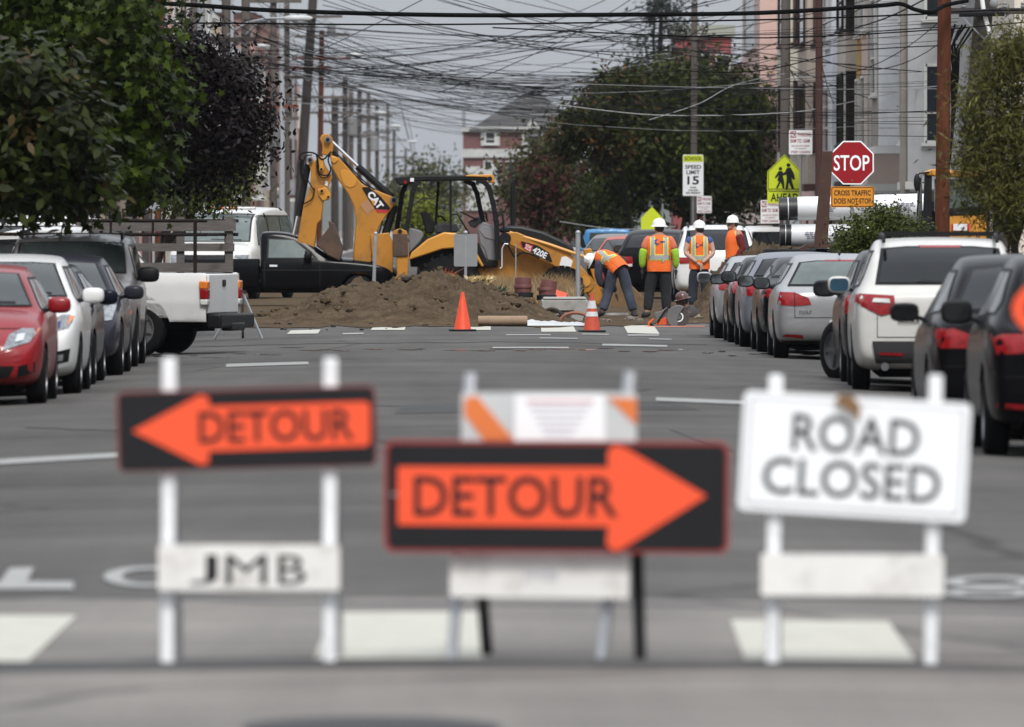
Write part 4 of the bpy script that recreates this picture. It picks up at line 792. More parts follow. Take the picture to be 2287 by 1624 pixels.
bplate('loader_linkage', cD, [(840, 730), (905, 720), (925, 800), (990, 950), (1000, 1130), (960, 1100), (900, 900)], -.62, -.48, M_CAT, bh, .02); bplate('loader_linkage', cD, [(840, 730), (905, 720), (925, 800), (990, 950), (1000, 1130), (960, 1100), (900, 900)], .48, .62, M_CAT, bh, .02)
bcyl('cylinder', cD, (890, 880), (960, 1130), .06, M_MBLK, -.4)
bplate('beacon_mast', cD, [(770, 560), (815, 545), (870, 715), (835, 720)], .3, .38, M_MBLK, bh)
bplate('label_plate', cD, [(330, 668), (345, 665), (470, 698), (560, 755), (590, 832), (575, 835), (480, 790), (345, 712)], -.808, -.801, M_MBLK, near_arm, 0)
a = lq(cD, 487, 757); e = R(-27); text('420E', .31, .135, M_WHT, near_arm, frame((a[0], -.812, a[1]), (math.cos(e), 0, math.sin(e)), (-math.sin(e), 0, math.cos(e))), .03)
bplate('label_square', cD, [(372, 678), (432, 700), (416, 748), (358, 730)], -.815, -.808, M_REDS, near_arm, 0)
a = lq(cD, 395, 705); text('KDS', .12, .05, M_WHT, near_arm, frame((a[0], -.818, a[1]), (math.cos(e), 0, math.sin(e)), (-math.sin(e), 0, math.cos(e))), .03)
a = lq(cD, 389, 728); text('PLUS', .13, .04, M_WHT, near_arm, frame((a[0], -.818, a[1]), (math.cos(e), 0, math.sin(e)), (-math.sin(e), 0, math.cos(e))), .03)
bplate('label_edge', cD, [(322, 672), (332, 668), (346, 712), (336, 705)], -.812, -.801, M_REDS, near_arm, 0)
bplate('white_sticker', cD, [(665, 790), (700, 785), (755, 822), (735, 890), (645, 860)], -.808, -.801, M_WHT, near_arm, 0)
bplate('plate_strip', cD, [(715, 893), (800, 905), (800, 932), (735, 922)], -.808, -.801, M_REDS, near_arm, 0); a = lq(cD, 762, 912); text('1X6F3', .20, .07, M_WHT, near_arm, frame((a[0], -.814, a[1]), (1, 0, -.12), (.12, 0, 1)), .03)
bplate('loader_bucket', cD, [(960, 1190), (1000, 1100), (1060, 960), (1120, 900), (1230, 1018), (1372, 1160), (1372, 1188), (1260, 1232), (1030, 1222)], -1.10, 1.10, M_BUCKY, bh, .02)
for x in (1050, 1160, 1230):
    bplate('bucket_bracket', cC, [(850, 480), (870, 440), (930, 430), (1000, 460), (1010, 500), (960, 560), (880, 540)], -.9 + (x - 1050) / 200, -.82 + (x - 1050) / 200, M_BUCKET, bh, .01)
hose([(1390, 900), (1450, 880), (1500, 960), (1560, 1060), (1640, 1010), (1760, 1030), (1850, 1080)], cB, -.86, .022); k = MB(); k.tube([P3(cB, 1385, 1200, -.9), P3(cB, 1412, 1180, -.9), P3(cB, 1412, 960, -.9), P3(cB, 1440, 905, -.9), P3(cB, 1480, 910, -.9)], .02, 6); k.build('steel_line', M_ROD, bh)
bplate('front_axle', cC, [(-100, 860), (300, 860), (300, 950), (-100, 950)], -.6, .6, M_MBLK, bh, .02); bplate('chassis', cB, [(420, 1180), (1800, 1180), (1800, 1300), (420, 1330)], -.4, .4, M_CAT, bh, .02)
# ================================================================ barricades and signs in the foreground
M_BWHITE = mat('barricade_white', (.86, .87, .88), .55, var=.06, vscale=6, dirt=(.45, .44, .42), dscale=9, damt=.4)
M_BRAIL = mat('barricade_rail', (.80, .78, .75), .7, var=.08, vscale=4, dirt=(.40, .36, .32), dscale=6, damt=.5)
M_BGREY = mat('barricade_steel', (.42, .43, .45), .45, metal=.6, var=.15)
M_ORANGE = mat('sign_orange', (.92, .095, .028), .5, var=.04)
M_ORANGE2 = mat('stripe_orange', (.75, .20, .05), .5, var=.05)
M_SBLACK = mat('sign_black', (.012, .012, .014), .6, var=.15, vscale=4, spec=.25)
M_SWHITE = mat('sign_white', (.92, .93, .94), .4, var=.03)
M_SRED = mat('sign_red', (.29, .006, .012), .5, var=.06, spec=.3)
M_ALU = mat('sign_back', (.30, .31, .32), .45, metal=.5, var=.12, vscale=2)
M_GALV = mat('galvanised_steel', (.36, .37, .38), .5, metal=.6, var=.15, vscale=6)
M_LIME = mat('sign_lime', (.62, .72, .02), .45, var=.04)
M_YEL = mat('sign_amber', (.68, .26, .015), .45, var=.04)
M_EDGE = mat('sign_edge', (.30, .035, .03), .6, var=.1)
def sub(M, pts): return [(M @ Vector((a, b, 0))) for a, b in pts]
class Board:
    """sign board built where the photo shows it: corners -> local frame in metres"""
    def __init__(s, parent, cx, cy, d, tilt, base):
        s.d = d; s.cx, s.cy = cx, cy; s.t = tilt; s.p = parent
        s.M = facing(W(cx, cy, d) - base, tilt)
    def uv(s, x, y):
        a = (x - s.cx) * s.d / F; b = -(y - s.cy) * s.d / F; c, q = math.cos(-s.t), math.sin(-s.t)
        return (a * c - b * q, a * q + b * c)
    def poly(s, pts, z0, z1, m, name, bevel=0, parent=None):
        k = MB(); mplate(k, [s.uv(*p) for p in pts], z0, z1, s.M); return k.build(name, m, parent or s.p, bevel=bevel)
    def rr(s, w, h, r, z0, z1, m, name, du=0, dv=0, parent=None):
        k = MB(); mplate(k, rrect(w, h, r, 4, du, dv), z0, z1, s.M); return k.build(name, m, parent or s.p)
    def txt(s, t, x, y, w, h, m, z, bold=.02, parent=None):
        u, v = s.uv(x, y); return text(t, w * s.d / F, h * s.d / F, m, parent or s.p, s.M @ Matrix.Translation((u, v, z)), bold)
BG = 'barricades across the street'
def legs(t, base, xs, ytop, ybot, d, m, w=.055, back=.45, shift=.03):
    for x in xs:
        a = W(x[0], ytop, d) - base; b = W(x[1], ybot, d) - base; b.z = 0
        k = MB(); k.bar(a, b, w); k.build('leg', m, t, bevel=.006)
        k = MB(); k.bar(a + Vector((shift * .3, .05, -.10)), b + Vector((shift, back, 0)), w * .8); k.build('rear_leg', M_BGREY, t, bevel=.006)
# left
d = 40.45; base = gpt(555, 1478, 0); t = thing('barricade', 'white folding barricade with left pointing detour arrow board', 'barricade', base, 0, BG)
legs(t, base, [(378, 373), (738, 735)], 800, 1480, d, M_BWHITE)
b = Board(t, 551, 958, d - .06, R(1.5), base); bo = b.rr(1.05, .325, .03, -.006, .006, M_EDGE, 'sign_board'); b.rr(1.038, .315, .024, .006, .009, M_SBLACK, 'sign_face', parent=bo)
b.poly([(296, 963), (448, 882), (466, 888), (466, 908), (818, 897), (826, 905), (826, 988), (818, 996), (466, 1008), (466, 1034), (448, 1038)], .009, .013, M_ORANGE, 'arrow', parent=bo); b.txt('DETOUR', 617, 951, 345, 72, M_SBLACK, .015, .012, bo)
b = Board(t, 556, 1268, d - .07, 0, base); bo = b.rr(.735, .185, .012, -.02, .02, M_BRAIL, 'bottom_rail'); [b.txt(q, x, 1272, w, 66, M_SBLACK, .023, .0, bo) for q, x, w in (('J', 455, 62), ('M', 550, 92), ('B', 652, 62))]
# middle
d = 40.6; base = gpt(1215, 1474, 0); t = thing('barricade', 'striped barricade with paper notice and large right pointing detour board', 'barricade', base, 0, BG)
for (xt, xb, dk, m, yt) in ((1052, 1010, 0, M_BGREY, 835), (1408, 1345, 0, M_BGREY, 832), (1070, 1088, .5, M_SBLACK, 1235), (1422, 1430, .1, M_SBLACK, 1200)):
    k = MB(); a = W(xt, yt, d + .25 if yt < 900 else d + dk) - base; q = W(xb, 1474, d + dk) - base; q.z = 0
    if yt < 900: mid = W((xt + 3 * xb) / 4 if xb < 1200 else (xt * .35 + xb * .65), 1300, d + .05) - base
    k.bar(a, q, .042 if m is M_BGREY else .05); k.build('leg', m, t, bevel=.006)
b = Board(t, 1226, 932, d + .1, 0, base); tr = b.rr(.715, .20, .012, -.02, .02, M_SWHITE if False else mat('rail_white', (.58, .60, .60), .5), 'top_rail')
b.poly([(1038, 890), (1065, 884), (1148, 982), (1080, 982), (1036, 925)], .021, .024, M_ORANGE2, 'stripe', parent=tr); b.poly([(1356, 888), (1422, 890), (1422, 950)], .021, .024, M_ORANGE2, 'stripe', parent=tr)
pn = b.poly([(1150, 880), (1350, 880), (1352, 984), (1148, 984)], .028, .03, M_SWHITE, 'paper_notice', parent=tr)
M_PRINT = mat('faint_print', (.55, .53, .60), .7, var=.1)
for i, y in enumerate((893, 908, 923, 938, 953, 966)): b.poly([(1250 - 75 + i * 8, y), (1250 + 75 - i * 9, y), (1250 + 75 - i * 9, y + (7 if i == 0 else 5)), (1250 - 75 + i * 8, y + (7 if i == 0 else 5))], .030, .032, mat('faint_red', (.62, .35, .38), .7) if i == 0 else M_PRINT, 'print_line', parent=pn)
b = Board(t, 1205, 1287, d - .02, R(-.6), base); bo = b.rr(.73, .175, .012, -.02, .02, M_BRAIL, 'bottom_rail'); b.txt('JMB', 1205, 1290, 80, 28, M_PRINT, .023, .0, bo)
b = Board(t, 1243, 1110, d - .10, R(-.3), base); bo = b.rr(1.405, .455, .04, -.006, .006, M_EDGE, 'sign_board'); b.rr(1.375, .427, .032, .006, .009, M_SBLACK, 'sign_face', parent=bo)
b.poly([(888, 1042), (1358, 1044), (1357, 1010), (1372, 995), (1395, 1000), (1578, 1108), (1395, 1222), (1372, 1232), (1354, 1216), (1358, 1176), (888, 1172)], .009, .013, M_ORANGE, 'arrow', parent=bo); b.txt('DETOUR', 1152, 1109, 455, 92, M_SBLACK, .015, .012, bo)
b.rr(.03, .012, .005, .013, .018, M_ALU, 'bolt', *b.uv(880, 1104), bo)
# right
d = 40.45; base = gpt(1905, 1478, 0); t = thing('barricade', 'white folding barricade with tilted ROAD CLOSED board', 'barricade', base, 0, BG)
legs(t, base, [(1733, 1725), (2090, 2078)], 838, 1480, d, M_BWHITE)
b = Board(t, 1909, 1020, d - .06, R(-3.4), base); bo = b.rr(.925, .485, .03, -.006, .006, M_SWHITE, 'sign_board')
o = b.rr(.875, .435, .025, .006, .008, mat('border_grey', (.38, .38, .42), .5), 'sign_border', parent=bo); b.rr(.862, .422, .022, .008, .010, M_SWHITE, 'sign_face', parent=bo)
M_SGREY = mat('faded_black', (.05, .05, .06), .55, var=.1)
b.txt('ROAD', 1912, 972, 285, 84, M_SGREY, .013, .012, bo); b.txt('CLOSED', 1902, 1072, 398, 84, M_SGREY, .013, .012, bo)
k = MB(); mplate(k, [(-.05, .02), (-.02, .05), (.03, .04), (.06, 0), (.05, -.06), (.02, -.02), (-.02, 0)], 0, .006, facing(W(1890, 908, d - .09) - base)); k.build('dry_leaf', mat('dry_leaf', (.22, .12, .05), .8), t)
b = Board(t, 1904, 1285, d - .07, R(-.4), base); b.rr(.742, .17, .012, -.02, .02, M_BRAIL, 'bottom_rail')
# diamond warning sign cut by the right edge
d = 41.6; base = gpt(2700, 1440, 0); t = thing('warning_sign', 'orange diamond roadwork sign cut off by the right edge', 'road sign', base)
M = facing(W(2702, 690, d) - base, R(45)); k = MB(); mplate(k, rrect(1.22, 1.22, .09), -.004, .004, M); bo = k.build('sign_board', M_ORANGE, t)
k = MB(); mplate(k, rrect(1.13, 1.13, .07), .004, .007, M); o = k.build('sign_border', M_SBLACK, bo); k = MB(); mplate(k, rrect(1.07, 1.07, .05), .007, .010, M); k.build('sign_face', M_ORANGE, bo)
k = MB(); k.cyl((0, .06, .1), (0, .06, 2.2), .022); k.build('mast', M_GALV, t)
for a in (40, 140, 215, 325):
    k = MB(); e = Vector((math.cos(R(a)) * .85, math.sin(R(a)) * .5, .02)); k.bar((0, .06, .25), e, .04, .03); k.build('leg', M_SRED, t)
# ================================================================ cones
M_CONE = mat('cone_orange', (.80, .075, .020), .5, var=.08, vscale=5, dirt=(.25, .05, .03), dscale=6, damt=.4)
M_COND = mat('cone_dirty', (.50, .060, .022), .65, var=.25, vscale=5, dirt=(.12, .05, .035), dscale=7, damt=.7)
M_BAND = mat('cone_band', (.62, .62, .62), .5, var=.1, dirt=(.25, .24, .22), dscale=9, damt=.8)
def cone(x, ybot, ytop, label, m, bands):
    b = gpt(x, ybot, 0); h = (ybot - ytop) * b.y / F; t = thing('traffic_cone', label, 'cone', b, .2, 'traffic cones before the dirt heap')
    k = MB(); r0, r1 = h * .215, h * .045; k.lathe([(r0 * 1.05, .03), (r0, .05), (r1, h - .02), (r1 * .8, h), (.001, h)], 24); k.build('cone_body', m, t)
    for z0, z1 in bands:
        f = lambda z: r0 + (r1 - r0) * (z - .05) / (h - .07) + .004
        k = MB(); k.lathe([(f(z0 * h), z0 * h), (f(z1 * h), z1 * h)], 24); k.build('reflective_band', M_BAND, t)
    k = MB(); k.box((0, 0, .017), (h * .60, h * .60, .034)); k.build('base', M_SBLACK, t, bevel=.01)
cone(1033, 740, 652, 'plain orange cone before the dirt heap', M_CONE, []); cone(1322, 742, 654, 'dirty cone with two white bands near the workers', M_COND, [(.40, .52), (.60, .80)])
# ================================================================ street signs
def sign_post(name, label, x, ytop, ybot, d, r, m, cat='sign', group=None, x2=None):
    base = Vector((PX(x if x2 is None else x2, d), d, 0)); top = W(x, ytop, d)
    t = thing(name, label, cat, base, 0, group); k = MB(); k.cyl((0, .05, -.2), top - base + Vector((0, .05, 0)), r, n=10); k.build('post', m, t); return t, base
D = 174; t, base = sign_post('stop_sign', 'red STOP sign with amber cross traffic plate at the crossing', 1903, 345, 560, D, .03, M_GALV)
b = Board(t, 1903, 363.5, D, 0, base); oc = lambda r: [(r * math.cos(R(22.5 + 45 * i)), r * math.sin(R(22.5 + 45 * i))) for i in range(8)]
k = MB(); mplate(k, oc(.412), -.003, .003, b.M); bo = k.build('stop_plate', M_SWHITE, t); k = MB(); mplate(k, oc(.388), .003, .006, b.M); k.build('stop_face', M_SRED, bo); b.txt('STOP', 1902, 364, 80, 35, M_SWHITE, .010, .012, bo); b.rr(.02, .02, .009, .006, .012, M_ALU, 'bolt', 0, -.305, bo)
b = Board(t, 1904, 440, D, 0, base); bo = b.rr(.76, .365, .03, -.003, .003, M_YEL, 'lower_plate'); k = b.rr(.735, .34, .025, .003, .005, M_SBLACK, 'plate_border', parent=bo); b.rr(.71, .315, .02, .005, .007, M_YEL, 'plate_face', parent=bo)
b.txt('CROSS TRAFFIC', 1904, 431, 82, 12, M_SBLACK, .010, .02, bo); b.txt('DOES NOT STOP', 1904, 449, 82, 12, M_SBLACK, .010, .02, bo)
# school crossing pentagon with AHEAD plate
D = 250; t, base = sign_post('school_crossing_sign', 'lime school crossing pentagon with AHEAD plate below', 1753, 352, 560, D, .03, M_GALV)
b = Board(t, 1752, 390, D, 0, base); pent = [(1752, 345), (1790, 383), (1791, 425), (1713, 425), (1714, 383)]
bo = b.poly(pent, -.003, .003, M_LIME, 'pentagon_plate')
for i in range(5):
    p0, p1 = pent[i], pent[(i + 1) % 5]; c = (1752, 388); s = lambda q, f: (c[0] + (q[0] - c[0]) * f, c[1] + (q[1] - c[1]) * f)
    b.poly([s(p0, .95), s(p1, .95), s(p1, .91), s(p0, .91)], .003, .006, M_SBLACK, 'border_line', parent=bo)
def figure(pts, nm): b.poly(pts, .003, .007, M_SBLACK, nm, parent=bo)
def head(x, y, r): figure([(x + r * math.cos(2 * math.pi * i / 12), y + r * math.sin(2 * math.pi * i / 12)) for i in range(12)], 'pictogram')
head(1761, 369, 4.6); head(1743, 377, 4.0)
figure([(1757, 375), (1766, 374), (1773, 387), (1776, 400), (1771, 402), (1768, 396), (1769, 405), (1774, 422), (1769, 424), (1762, 408), (1759, 423), (1754, 424), (1757, 400), (1756, 390), (1750, 392), (1748, 388), (1754, 383)], 'pictogram')
figure([(1739, 382), (1747, 382), (1751, 391), (1748, 394), (1751, 403), (1752, 421), (1748, 421), (1744, 407), (1737, 421), (1733, 420), (1740, 405), (1736, 404), (1739, 392), (1733, 399), (1730, 397)], 'pictogram')
b = Board(t, 1752, 440, D, 0, base); bo = b.rr(.86, .32, .03, -.003, .003, M_LIME, 'ahead_plate'); b.txt('AHEAD', 1752, 441, 62, 18, M_SBLACK, .006, .02, bo); b.poly([(1717, 427), (1787, 427), (1787, 428.5), (1717, 428.5)], .003, .006, M_SBLACK, 'border_line', parent=bo)
# no parking signs
def noparking(x, y, d, w, h, label, tilt=0):
    base = Vector((PX(x, d), d, 0)); t = thing('no_parking_sign', label, 'sign', base, 0, 'no parking signs on the right'); k = MB(); k.cyl((0, .06, 0), (0, .06, PZ(y - h * .4, d)), .03, n=8); k.build('post', M_GALV, t)
    b = Board(t, x, y, d, R(tilt), base); s = d / F; bo = b.rr(w * s, h * s, .02, -.003, .003, M_SWHITE, 'sign_board')
    b.rr(w * s * .26, h * s * .26, .005, .003, .006, M_SRED, 'red_square', -w * s * .32, h * s * .32, bo)
    b.txt('NO', x - w * .32, y - h * .32, w * .22, h * .20, M_SWHITE, .009, .03, bo); b.txt('PARKING', x + w * .17, y - h * .32, w * .58, h * .17, M_SRED, .006, .02, bo)
    b.txt('8AM TO 10AM', x - w * .02, y - h * .06, w * .84, h * .16, M_SRED, .006, .02, bo); b.txt('2ND AND 4TH TUESDAY', x, y + h * .15, w * .8, h * .08, M_SRED, .006, .01, bo); b.txt('OF THE MONTH', x, y + h * .26, w * .5, h * .06, M_SRED, .006, .01, bo); b.txt('STREET CLEANING', x, y + h * .40, w * .86, h * .10, M_SRED, .006, .02, bo)
noparking(1788, 318, 249, 52, 54, 'white and red no parking sign above the school crossing sign', 0)
noparking(1720, 473, 252, 42, 52, 'no parking sign below the AHEAD plate'); noparking(1573, 457, 296, 33, 38, 'no parking sign below the speed limit sign'); noparking(1599 - 1, 570 - 0, 330, 28, 26, 'small faded no parking sign among the cars beyond the workers')
# school speed limit
D = 297; base = Vector((PX(1548, D), D, 0)); t = thing('speed_limit_sign', 'white school speed limit 15 sign on the grey pole', 'sign', base)
b = Board(t, 1548, 391.5, D, 0, base); bo = b.rr(46 * D / F, 92 * D / F, .03, -.003, .003, M_SWHITE, 'sign_board'); s = D / F
b.rr(44 * s, 15 * s, .02, .003, .005, M_LIME, 'school_band', 0, 37 * s, bo)
for q, y, w, h in (('SCHOOL', 354.5, 38, 8.5), ('SPEED', 373, 36, 9), ('LIMIT', 385, 30, 9), ('15', 403, 26, 19), ('WHEN', 419, 14, 4), ('CHILDREN', 425, 22, 4), ('ARE PRESENT', 431, 34, 4.5)): b.txt(q, 1548, y, w, h, M_SBLACK, .007, .025, bo)
k = MB(); k.cyl((0, .08, 0), (0, .08, PZ(350, D)), .03, n=8); k.build('post', M_GALV, t)
# sign backs
t, base = sign_post('sign_post', 'grey back of a square sign in the planted median', 1040, 520, 640, 196, .028, M_GALV); b = Board(t, 1040, 559, 196.03, 0, base); k = MB(); b.rr(.46, .64, .03, -.004, .004, M_ALU, 'sign_back')
k = MB(); k.ball((W(1040, 520, 196) - base) + Vector((0, .05, 0)), .045); k.build('post_cap', M_GALV, t)
t, base = sign_post('marker_post', 'leaning grey steel post beside the black pickup', 839, 522, 640, 192, .035, M_GALV, 'post', None, 832); k = MB(); k.ball((W(839, 522, 192) - base) + Vector((0, .05, 0)), .04); k.build('post_cap', M_GALV, t)
t, base = sign_post('marker_post', 'upright grey steel post on the concrete median end', 1291, 520, 668, 187, .045, M_GALV, 'post'); k = MB(); k.ball((W(1291, 520, 187) - base) + Vector((0, .05, 0)), .05); k.build('post_cap', M_GALV, t)
D = 214; t, base = sign_post('stop_sign', 'grey back of a stop sign under the left trees', 343, 352, 500, D, .03, M_GALV)
b = Board(t, 336, 394, D, 0, base); k = MB(); mplate(k, oc(.40), -.003, .003, b.M); k.build('sign_back', M_ALU, t); b = Board(t, 336, 447, D, 0, base); b.rr(.42, .42, .05, -.003, .003, M_ALU, 'lower_sign_back')
D = 285; t, base = sign_post('school_sign', 'lime pentagon and SCHOOL plate half hidden behind the workers', 1480, 455, 560, D, .03, M_GALV); b = Board(t, 1482, 490, D, 0, base); b.poly([(1432, 550), (1432, 487), (1456, 462), (1480, 487), (1480, 550)], -.003, .003, M_LIME, 'pentagon_plate'); bo = b.poly([(1458, 550), (1508, 550), (1508, 566), (1458, 566)], -.003, .003, M_LIME, 'lower_plate'); b.txt('SCHOOL', 1484, 558, 42, 11, M_SBLACK, .006, .02, bo)
t, base = sign_post('lime_sign', 'small lime sign above the blue pickup', 1349, 505, 560, 345, .03, M_GALV); b = Board(t, 1349, 516, 345, 0, base); b.poly([(1335, 506), (1363, 506), (1362, 522), (1336, 522)], -.003, .003, M_LIME, 'sign_board')
# tripod stand beside the pickup
g = gpt(585, 757, 0); t = thing('sign_stand', 'folded grey metal tripod stand behind the white pickup', 'stand', g)
hd = W(541, 652, g.y + .2) - g
for e in (Vector((0, 0, 0)), W(479, 757, g.y) - g, W(540, 757, g.y + 1) - g + Vector((0, .8, 0))):
    e.z = 0; k = MB(); k.bar(hd, e, .04, .03); k.build('leg', M_GALV, t)
k = MB(); k.box(hd, (.12, .05, .05)); k.build('head_plate', M_DGREY, t)
# ================================================================ dirt, median and site clutter
M_DIRT = bpy.data.materials.new('dug_soil'); M_DIRT.use_nodes = True
def _dirt(m, a, b_, c):
    t_ = m.node_tree; b = t_.nodes['Principled BSDF']; n = t_.nodes.new; l = t_.links.new; g = n('ShaderNodeNewGeometry')
    n1 = n('ShaderNodeTexNoise'); n1.inputs['Scale'].default_value = 1.6; n1.inputs['Detail'].default_value = 8; n1.inputs['Roughness'].default_value = .7; l(g.outputs['Position'], n1.inputs['Vector'])
    n2 = n('ShaderNodeTexNoise'); n2.inputs['Scale'].default_value = 16; n2.inputs['Detail'].default_value = 6; l(g.outputs['Position'], n2.inputs['Vector'])
    r = n('ShaderNodeValToRGB'); r.color_ramp.elements[0].position = .35; r.color_ramp.elements[0].color = (*a, 1); r.color_ramp.elements[1].position = .68; r.color_ramp.elements[1].color = (*b_, 1); l(n1.outputs[0], r.inputs[0])
    mm = n('ShaderNodeMix'); mm.data_type = 'RGBA'; mm.blend_type = 'MULTIPLY'; mm.inputs[0].default_value = .7; l(r.outputs[0], mm.inputs[6]); l(n2.outputs[0], mm.inputs[7])
    mg = n('ShaderNodeMix'); mg.data_type = 'RGBA'; mg.blend_type = 'MULTIPLY'; mg.inputs[0].default_value = 1; l(mm.outputs[2], mg.inputs[6]); mg.inputs[7].default_value = (1.45, 1.45, 1.45, 1); l(mg.outputs[2], b.inputs['Base Color'])
    b.inputs['Roughness'].default_value = .95; b.inputs['Specular IOR Level'].default_value = .1
    bp = n('ShaderNodeBump'); bp.inputs['Strength'].default_value = 1; bp.inputs['Distance'].default_value = .12; l(n2.outputs[0], bp.inputs['Height']); l(bp.outputs[0], b.inputs['Normal'])
_dirt(M_DIRT, (.066, .044, .025), (.155, .110, .066), 0)
from mathutils import noise as mnoise
def interp(P, x):
    if x <= P[0][0]: return P[0][1]
    for (a, b), (c, d_) in zip(P, P[1:]):
        if x <= c: t_ = (x - a) / (c - a); t_ = t_ * t_ * (3 - 2 * t_) * .6 + t_ * .4; return b + (d_ - b) * t_
    return P[-1][1]
def heap(name, label, prof, y0, y1, dref, rough=.17, nx=190, ny=64, skew=.42):
    xs = [p[0] for p in prof]; x0, x1 = PX(xs[0], dref), PX(xs[-1], dref); P = [(PX(a, dref), max(0.0, PZ(b, dref))) for a, b in prof]
    def zf(x, y):
        v = (y - y0) / (y1 - y0); s = math.sin(math.pi * v ** math.log(.5, skew) if 0 < v < 1 else 0) ** .75 if 0 < v < 1 else 0
        h = interp(P, x) * s
        n_ = mnoise.fractal(Vector((x * 1.1, y * .9, 3.1)), 1.0, 2.1, 5) * .14 + mnoise.fractal(Vector((x * 5, y * 5, 1)), .8, 2.2, 4) * rough
        e = min(1, s * 3) * min(1, max(0, (x - x0) / .4)) * min(1, max(0, (x1 - x) / .4))
        return .006 + max(0, h * (1 + n_ * .8) + n_ * e * .35)
    HEAPS.append((zf, x0, x1, y0, y1)); return tag(sheet(name, fr(x0, x1, nx), fr(y0, y1, ny), zf, M_DIRT), label, 'dirt heap', 'heaps of dug soil')
HEAPS = []
heap('dirt_heap', 'long brown heap of dug soil before the digger', [(535, 715), (590, 702), (650, 695), (710, 660), (790, 642), (880, 638), (950, 622), (1010, 628), (1080, 648), (1150, 668), (1210, 692), (1250, 706)], 170.5, 199, 181)
heap('dirt_heap', 'tall brown heap of soil behind the standing workers', [(1470, 712), (1530, 690), (1585, 630), (1640, 588), (1700, 558), (1770, 560), (1830, 585), (1900, 660)], 184, 210, 194)
def apron(name, pts, m, label, z=.01):
    me = bpy.data.meshes.new(name); v = [gpt(x, y, z) for x, y in pts]; me.from_pydata(v, [], [tuple(range(len(v)))]); me.materials.append(m); me.update()
    for p in me.polygons:
        if p.normal.z < 0: p.flip()
    return tag(link(name, me), label, kind='structure')
r_ = random.Random(5)
edge = [(530 + i * 36, 731 + r_.uniform(-3, 3) - (0 if i < 22 else (i - 22) * 1.0)) for i in range(31)]
apron('soil_ground', edge + [(1690, 700), (1800, 660), (1500, 636), (1200, 640), (900, 634), (700, 640), (520, 655), (440, 668), (500, 715)], M_DIRT, 'trampled brown soil over the torn up crossing')
_M['median_soil'] = M_DIRT
# clods, stones and broken pieces, each its own
M_ROCK = mat('broken_concrete', (.17, .14, .115), .9, var=.35, vscale=5, bump=.5, bscale=18); M_CLOD = mat('dark_clod', (.045, .034, .025), .95, var=.3)
M_CLAY = mat('clay_pipe', (.26, .11, .07), .8, var=.3)
def clod_mesh(seed):
    r = random.Random(seed); bm = bmesh.new(); bmesh.ops.create_icosphere(bm, subdivisions=1, radius=1)
    for v in bm.verts: v.co *= r.uniform(.65, 1.2)
    me = bpy.data.meshes.new('clod'); bm.to_mesh(me); bm.free(); return me
CL = [clod_mesh(i) for i in range(5)]
def clods(n, xr, yr, size, m, nm, label, group, seed, zf=None):
    r = random.Random(seed); ms = []
    for c in CL: q = c.copy(); q.materials.append(m); ms.append(q)
    for i in range(n):
        x, y = r.uniform(*xr), r.uniform(*yr); p = gpt(x, y, 0); s = r.uniform(*size)
        o = link(nm, r.choice(ms)); o.location = p + Vector((0, 0, s * .35)); o.scale = (s * r.uniform(.8, 1.6), s, s * r.uniform(.5, .9)); o.rotation_euler = (0, 0, r.uniform(0, 6)); tag(o, label, 'rubble', group)
clods(34, (1120, 1320), (692, 716), (.06, .15), M_ROCK, 'rubble_lump', 'broken lump of pavement in the rubble by the banded cone', 'lumps of rubble by the banded cone', 2)
clods(22, (1330, 1620), (704, 724), (.03, .08), M_ROCK, 'rubble_lump', 'small stone on the trampled soil by the workers', 'small stones by the workers', 3)
clods(16, (600, 1050), (722, 738), (.02, .06), M_CLOD, 'soil_clod', 'dark clod of soil on the asphalt before the heap', 'clods before the dirt heap', 4)
r = random.Random(9)
for hi, (zf, x0, x1, y0, y1) in enumerate(HEAPS):
    ms = []
    for c in CL: q = c.copy(); q.materials.append(M_CLOD if hi == 0 else M_DIRT); ms.append(q)
    md = []
    for c in CL: q = c.copy(); q.materials.append(M_DIRT); md.append(q)
    for i in range(130 if hi == 0 else 60):
        x, y = r.uniform(x0 + .3, x1 - .3), r.uniform(y0 + 1, (y0 + y1) / 2 + 2); sz = r.choice((.03, .035, .045, .05, .07, .10)); o = link('soil_clod', r.choice(ms if i % 5 == 0 else md)); o.location = (x, y, zf(x, y) + sz * .2); o.scale = (sz * r.uniform(.9, 1.5), sz, sz * .75); o.rotation_euler = (0, 0, r.uniform(0, 6)); tag(o, ['clod of soil lying on the long heap before the digger', 'clod of soil lying on the tall heap behind the workers'][hi], 'clod', ['clods on the long heap', 'clods on the tall heap'][hi])
# concrete block, pipe bends, cardboard tube, plastic sheet
base = Vector((PX(1262, 184), 184.4, 0)); t = thing('concrete_block', 'rough grey concrete median end under the steel post', 'concrete block', base)
k = MB(); k.box((0, .8, .155), (.86, 2.2, .31)); k.box((.0, .7, .33), (.80, 2.0, .05)); k.build('block', M_CONC, t, bevel=.03)
M_DIP = mat('brown_red_pipe', (.115, .032, .028), .6, var=.2, vscale=5, dirt=(.16, .10, .08), dscale=6, damt=.4)
def bend(x, ybot, lab, lean):
    d = 186; base = Vector((PX(x, d), d, PZ(ybot, d))); t = thing('pipe_bend', lab, 'pipe', base, 0, 'pipe fittings in the median')
    k = MB(); k.tube([(0, 0, .0), (lean * .02, 0, .18), (lean * .05, .02, .34)], [.155, .16, .15], 20); k.lathe([(.175, .16), (.175, .2), (.165, .22)], 20); k.build('pipe_body', M_DIP, t)
    k = MB(); k.lathe([(.19, -.02), (.19, .07), (.17, .08), (.17, -.02)], 20); k.build('gasket', M_SBLACK, t)
bend(1168, 662, 'upright brown red pipe bend on a black ring', 0); bend(1221, 668, 'second brown red pipe bend beside the steel post', 1)
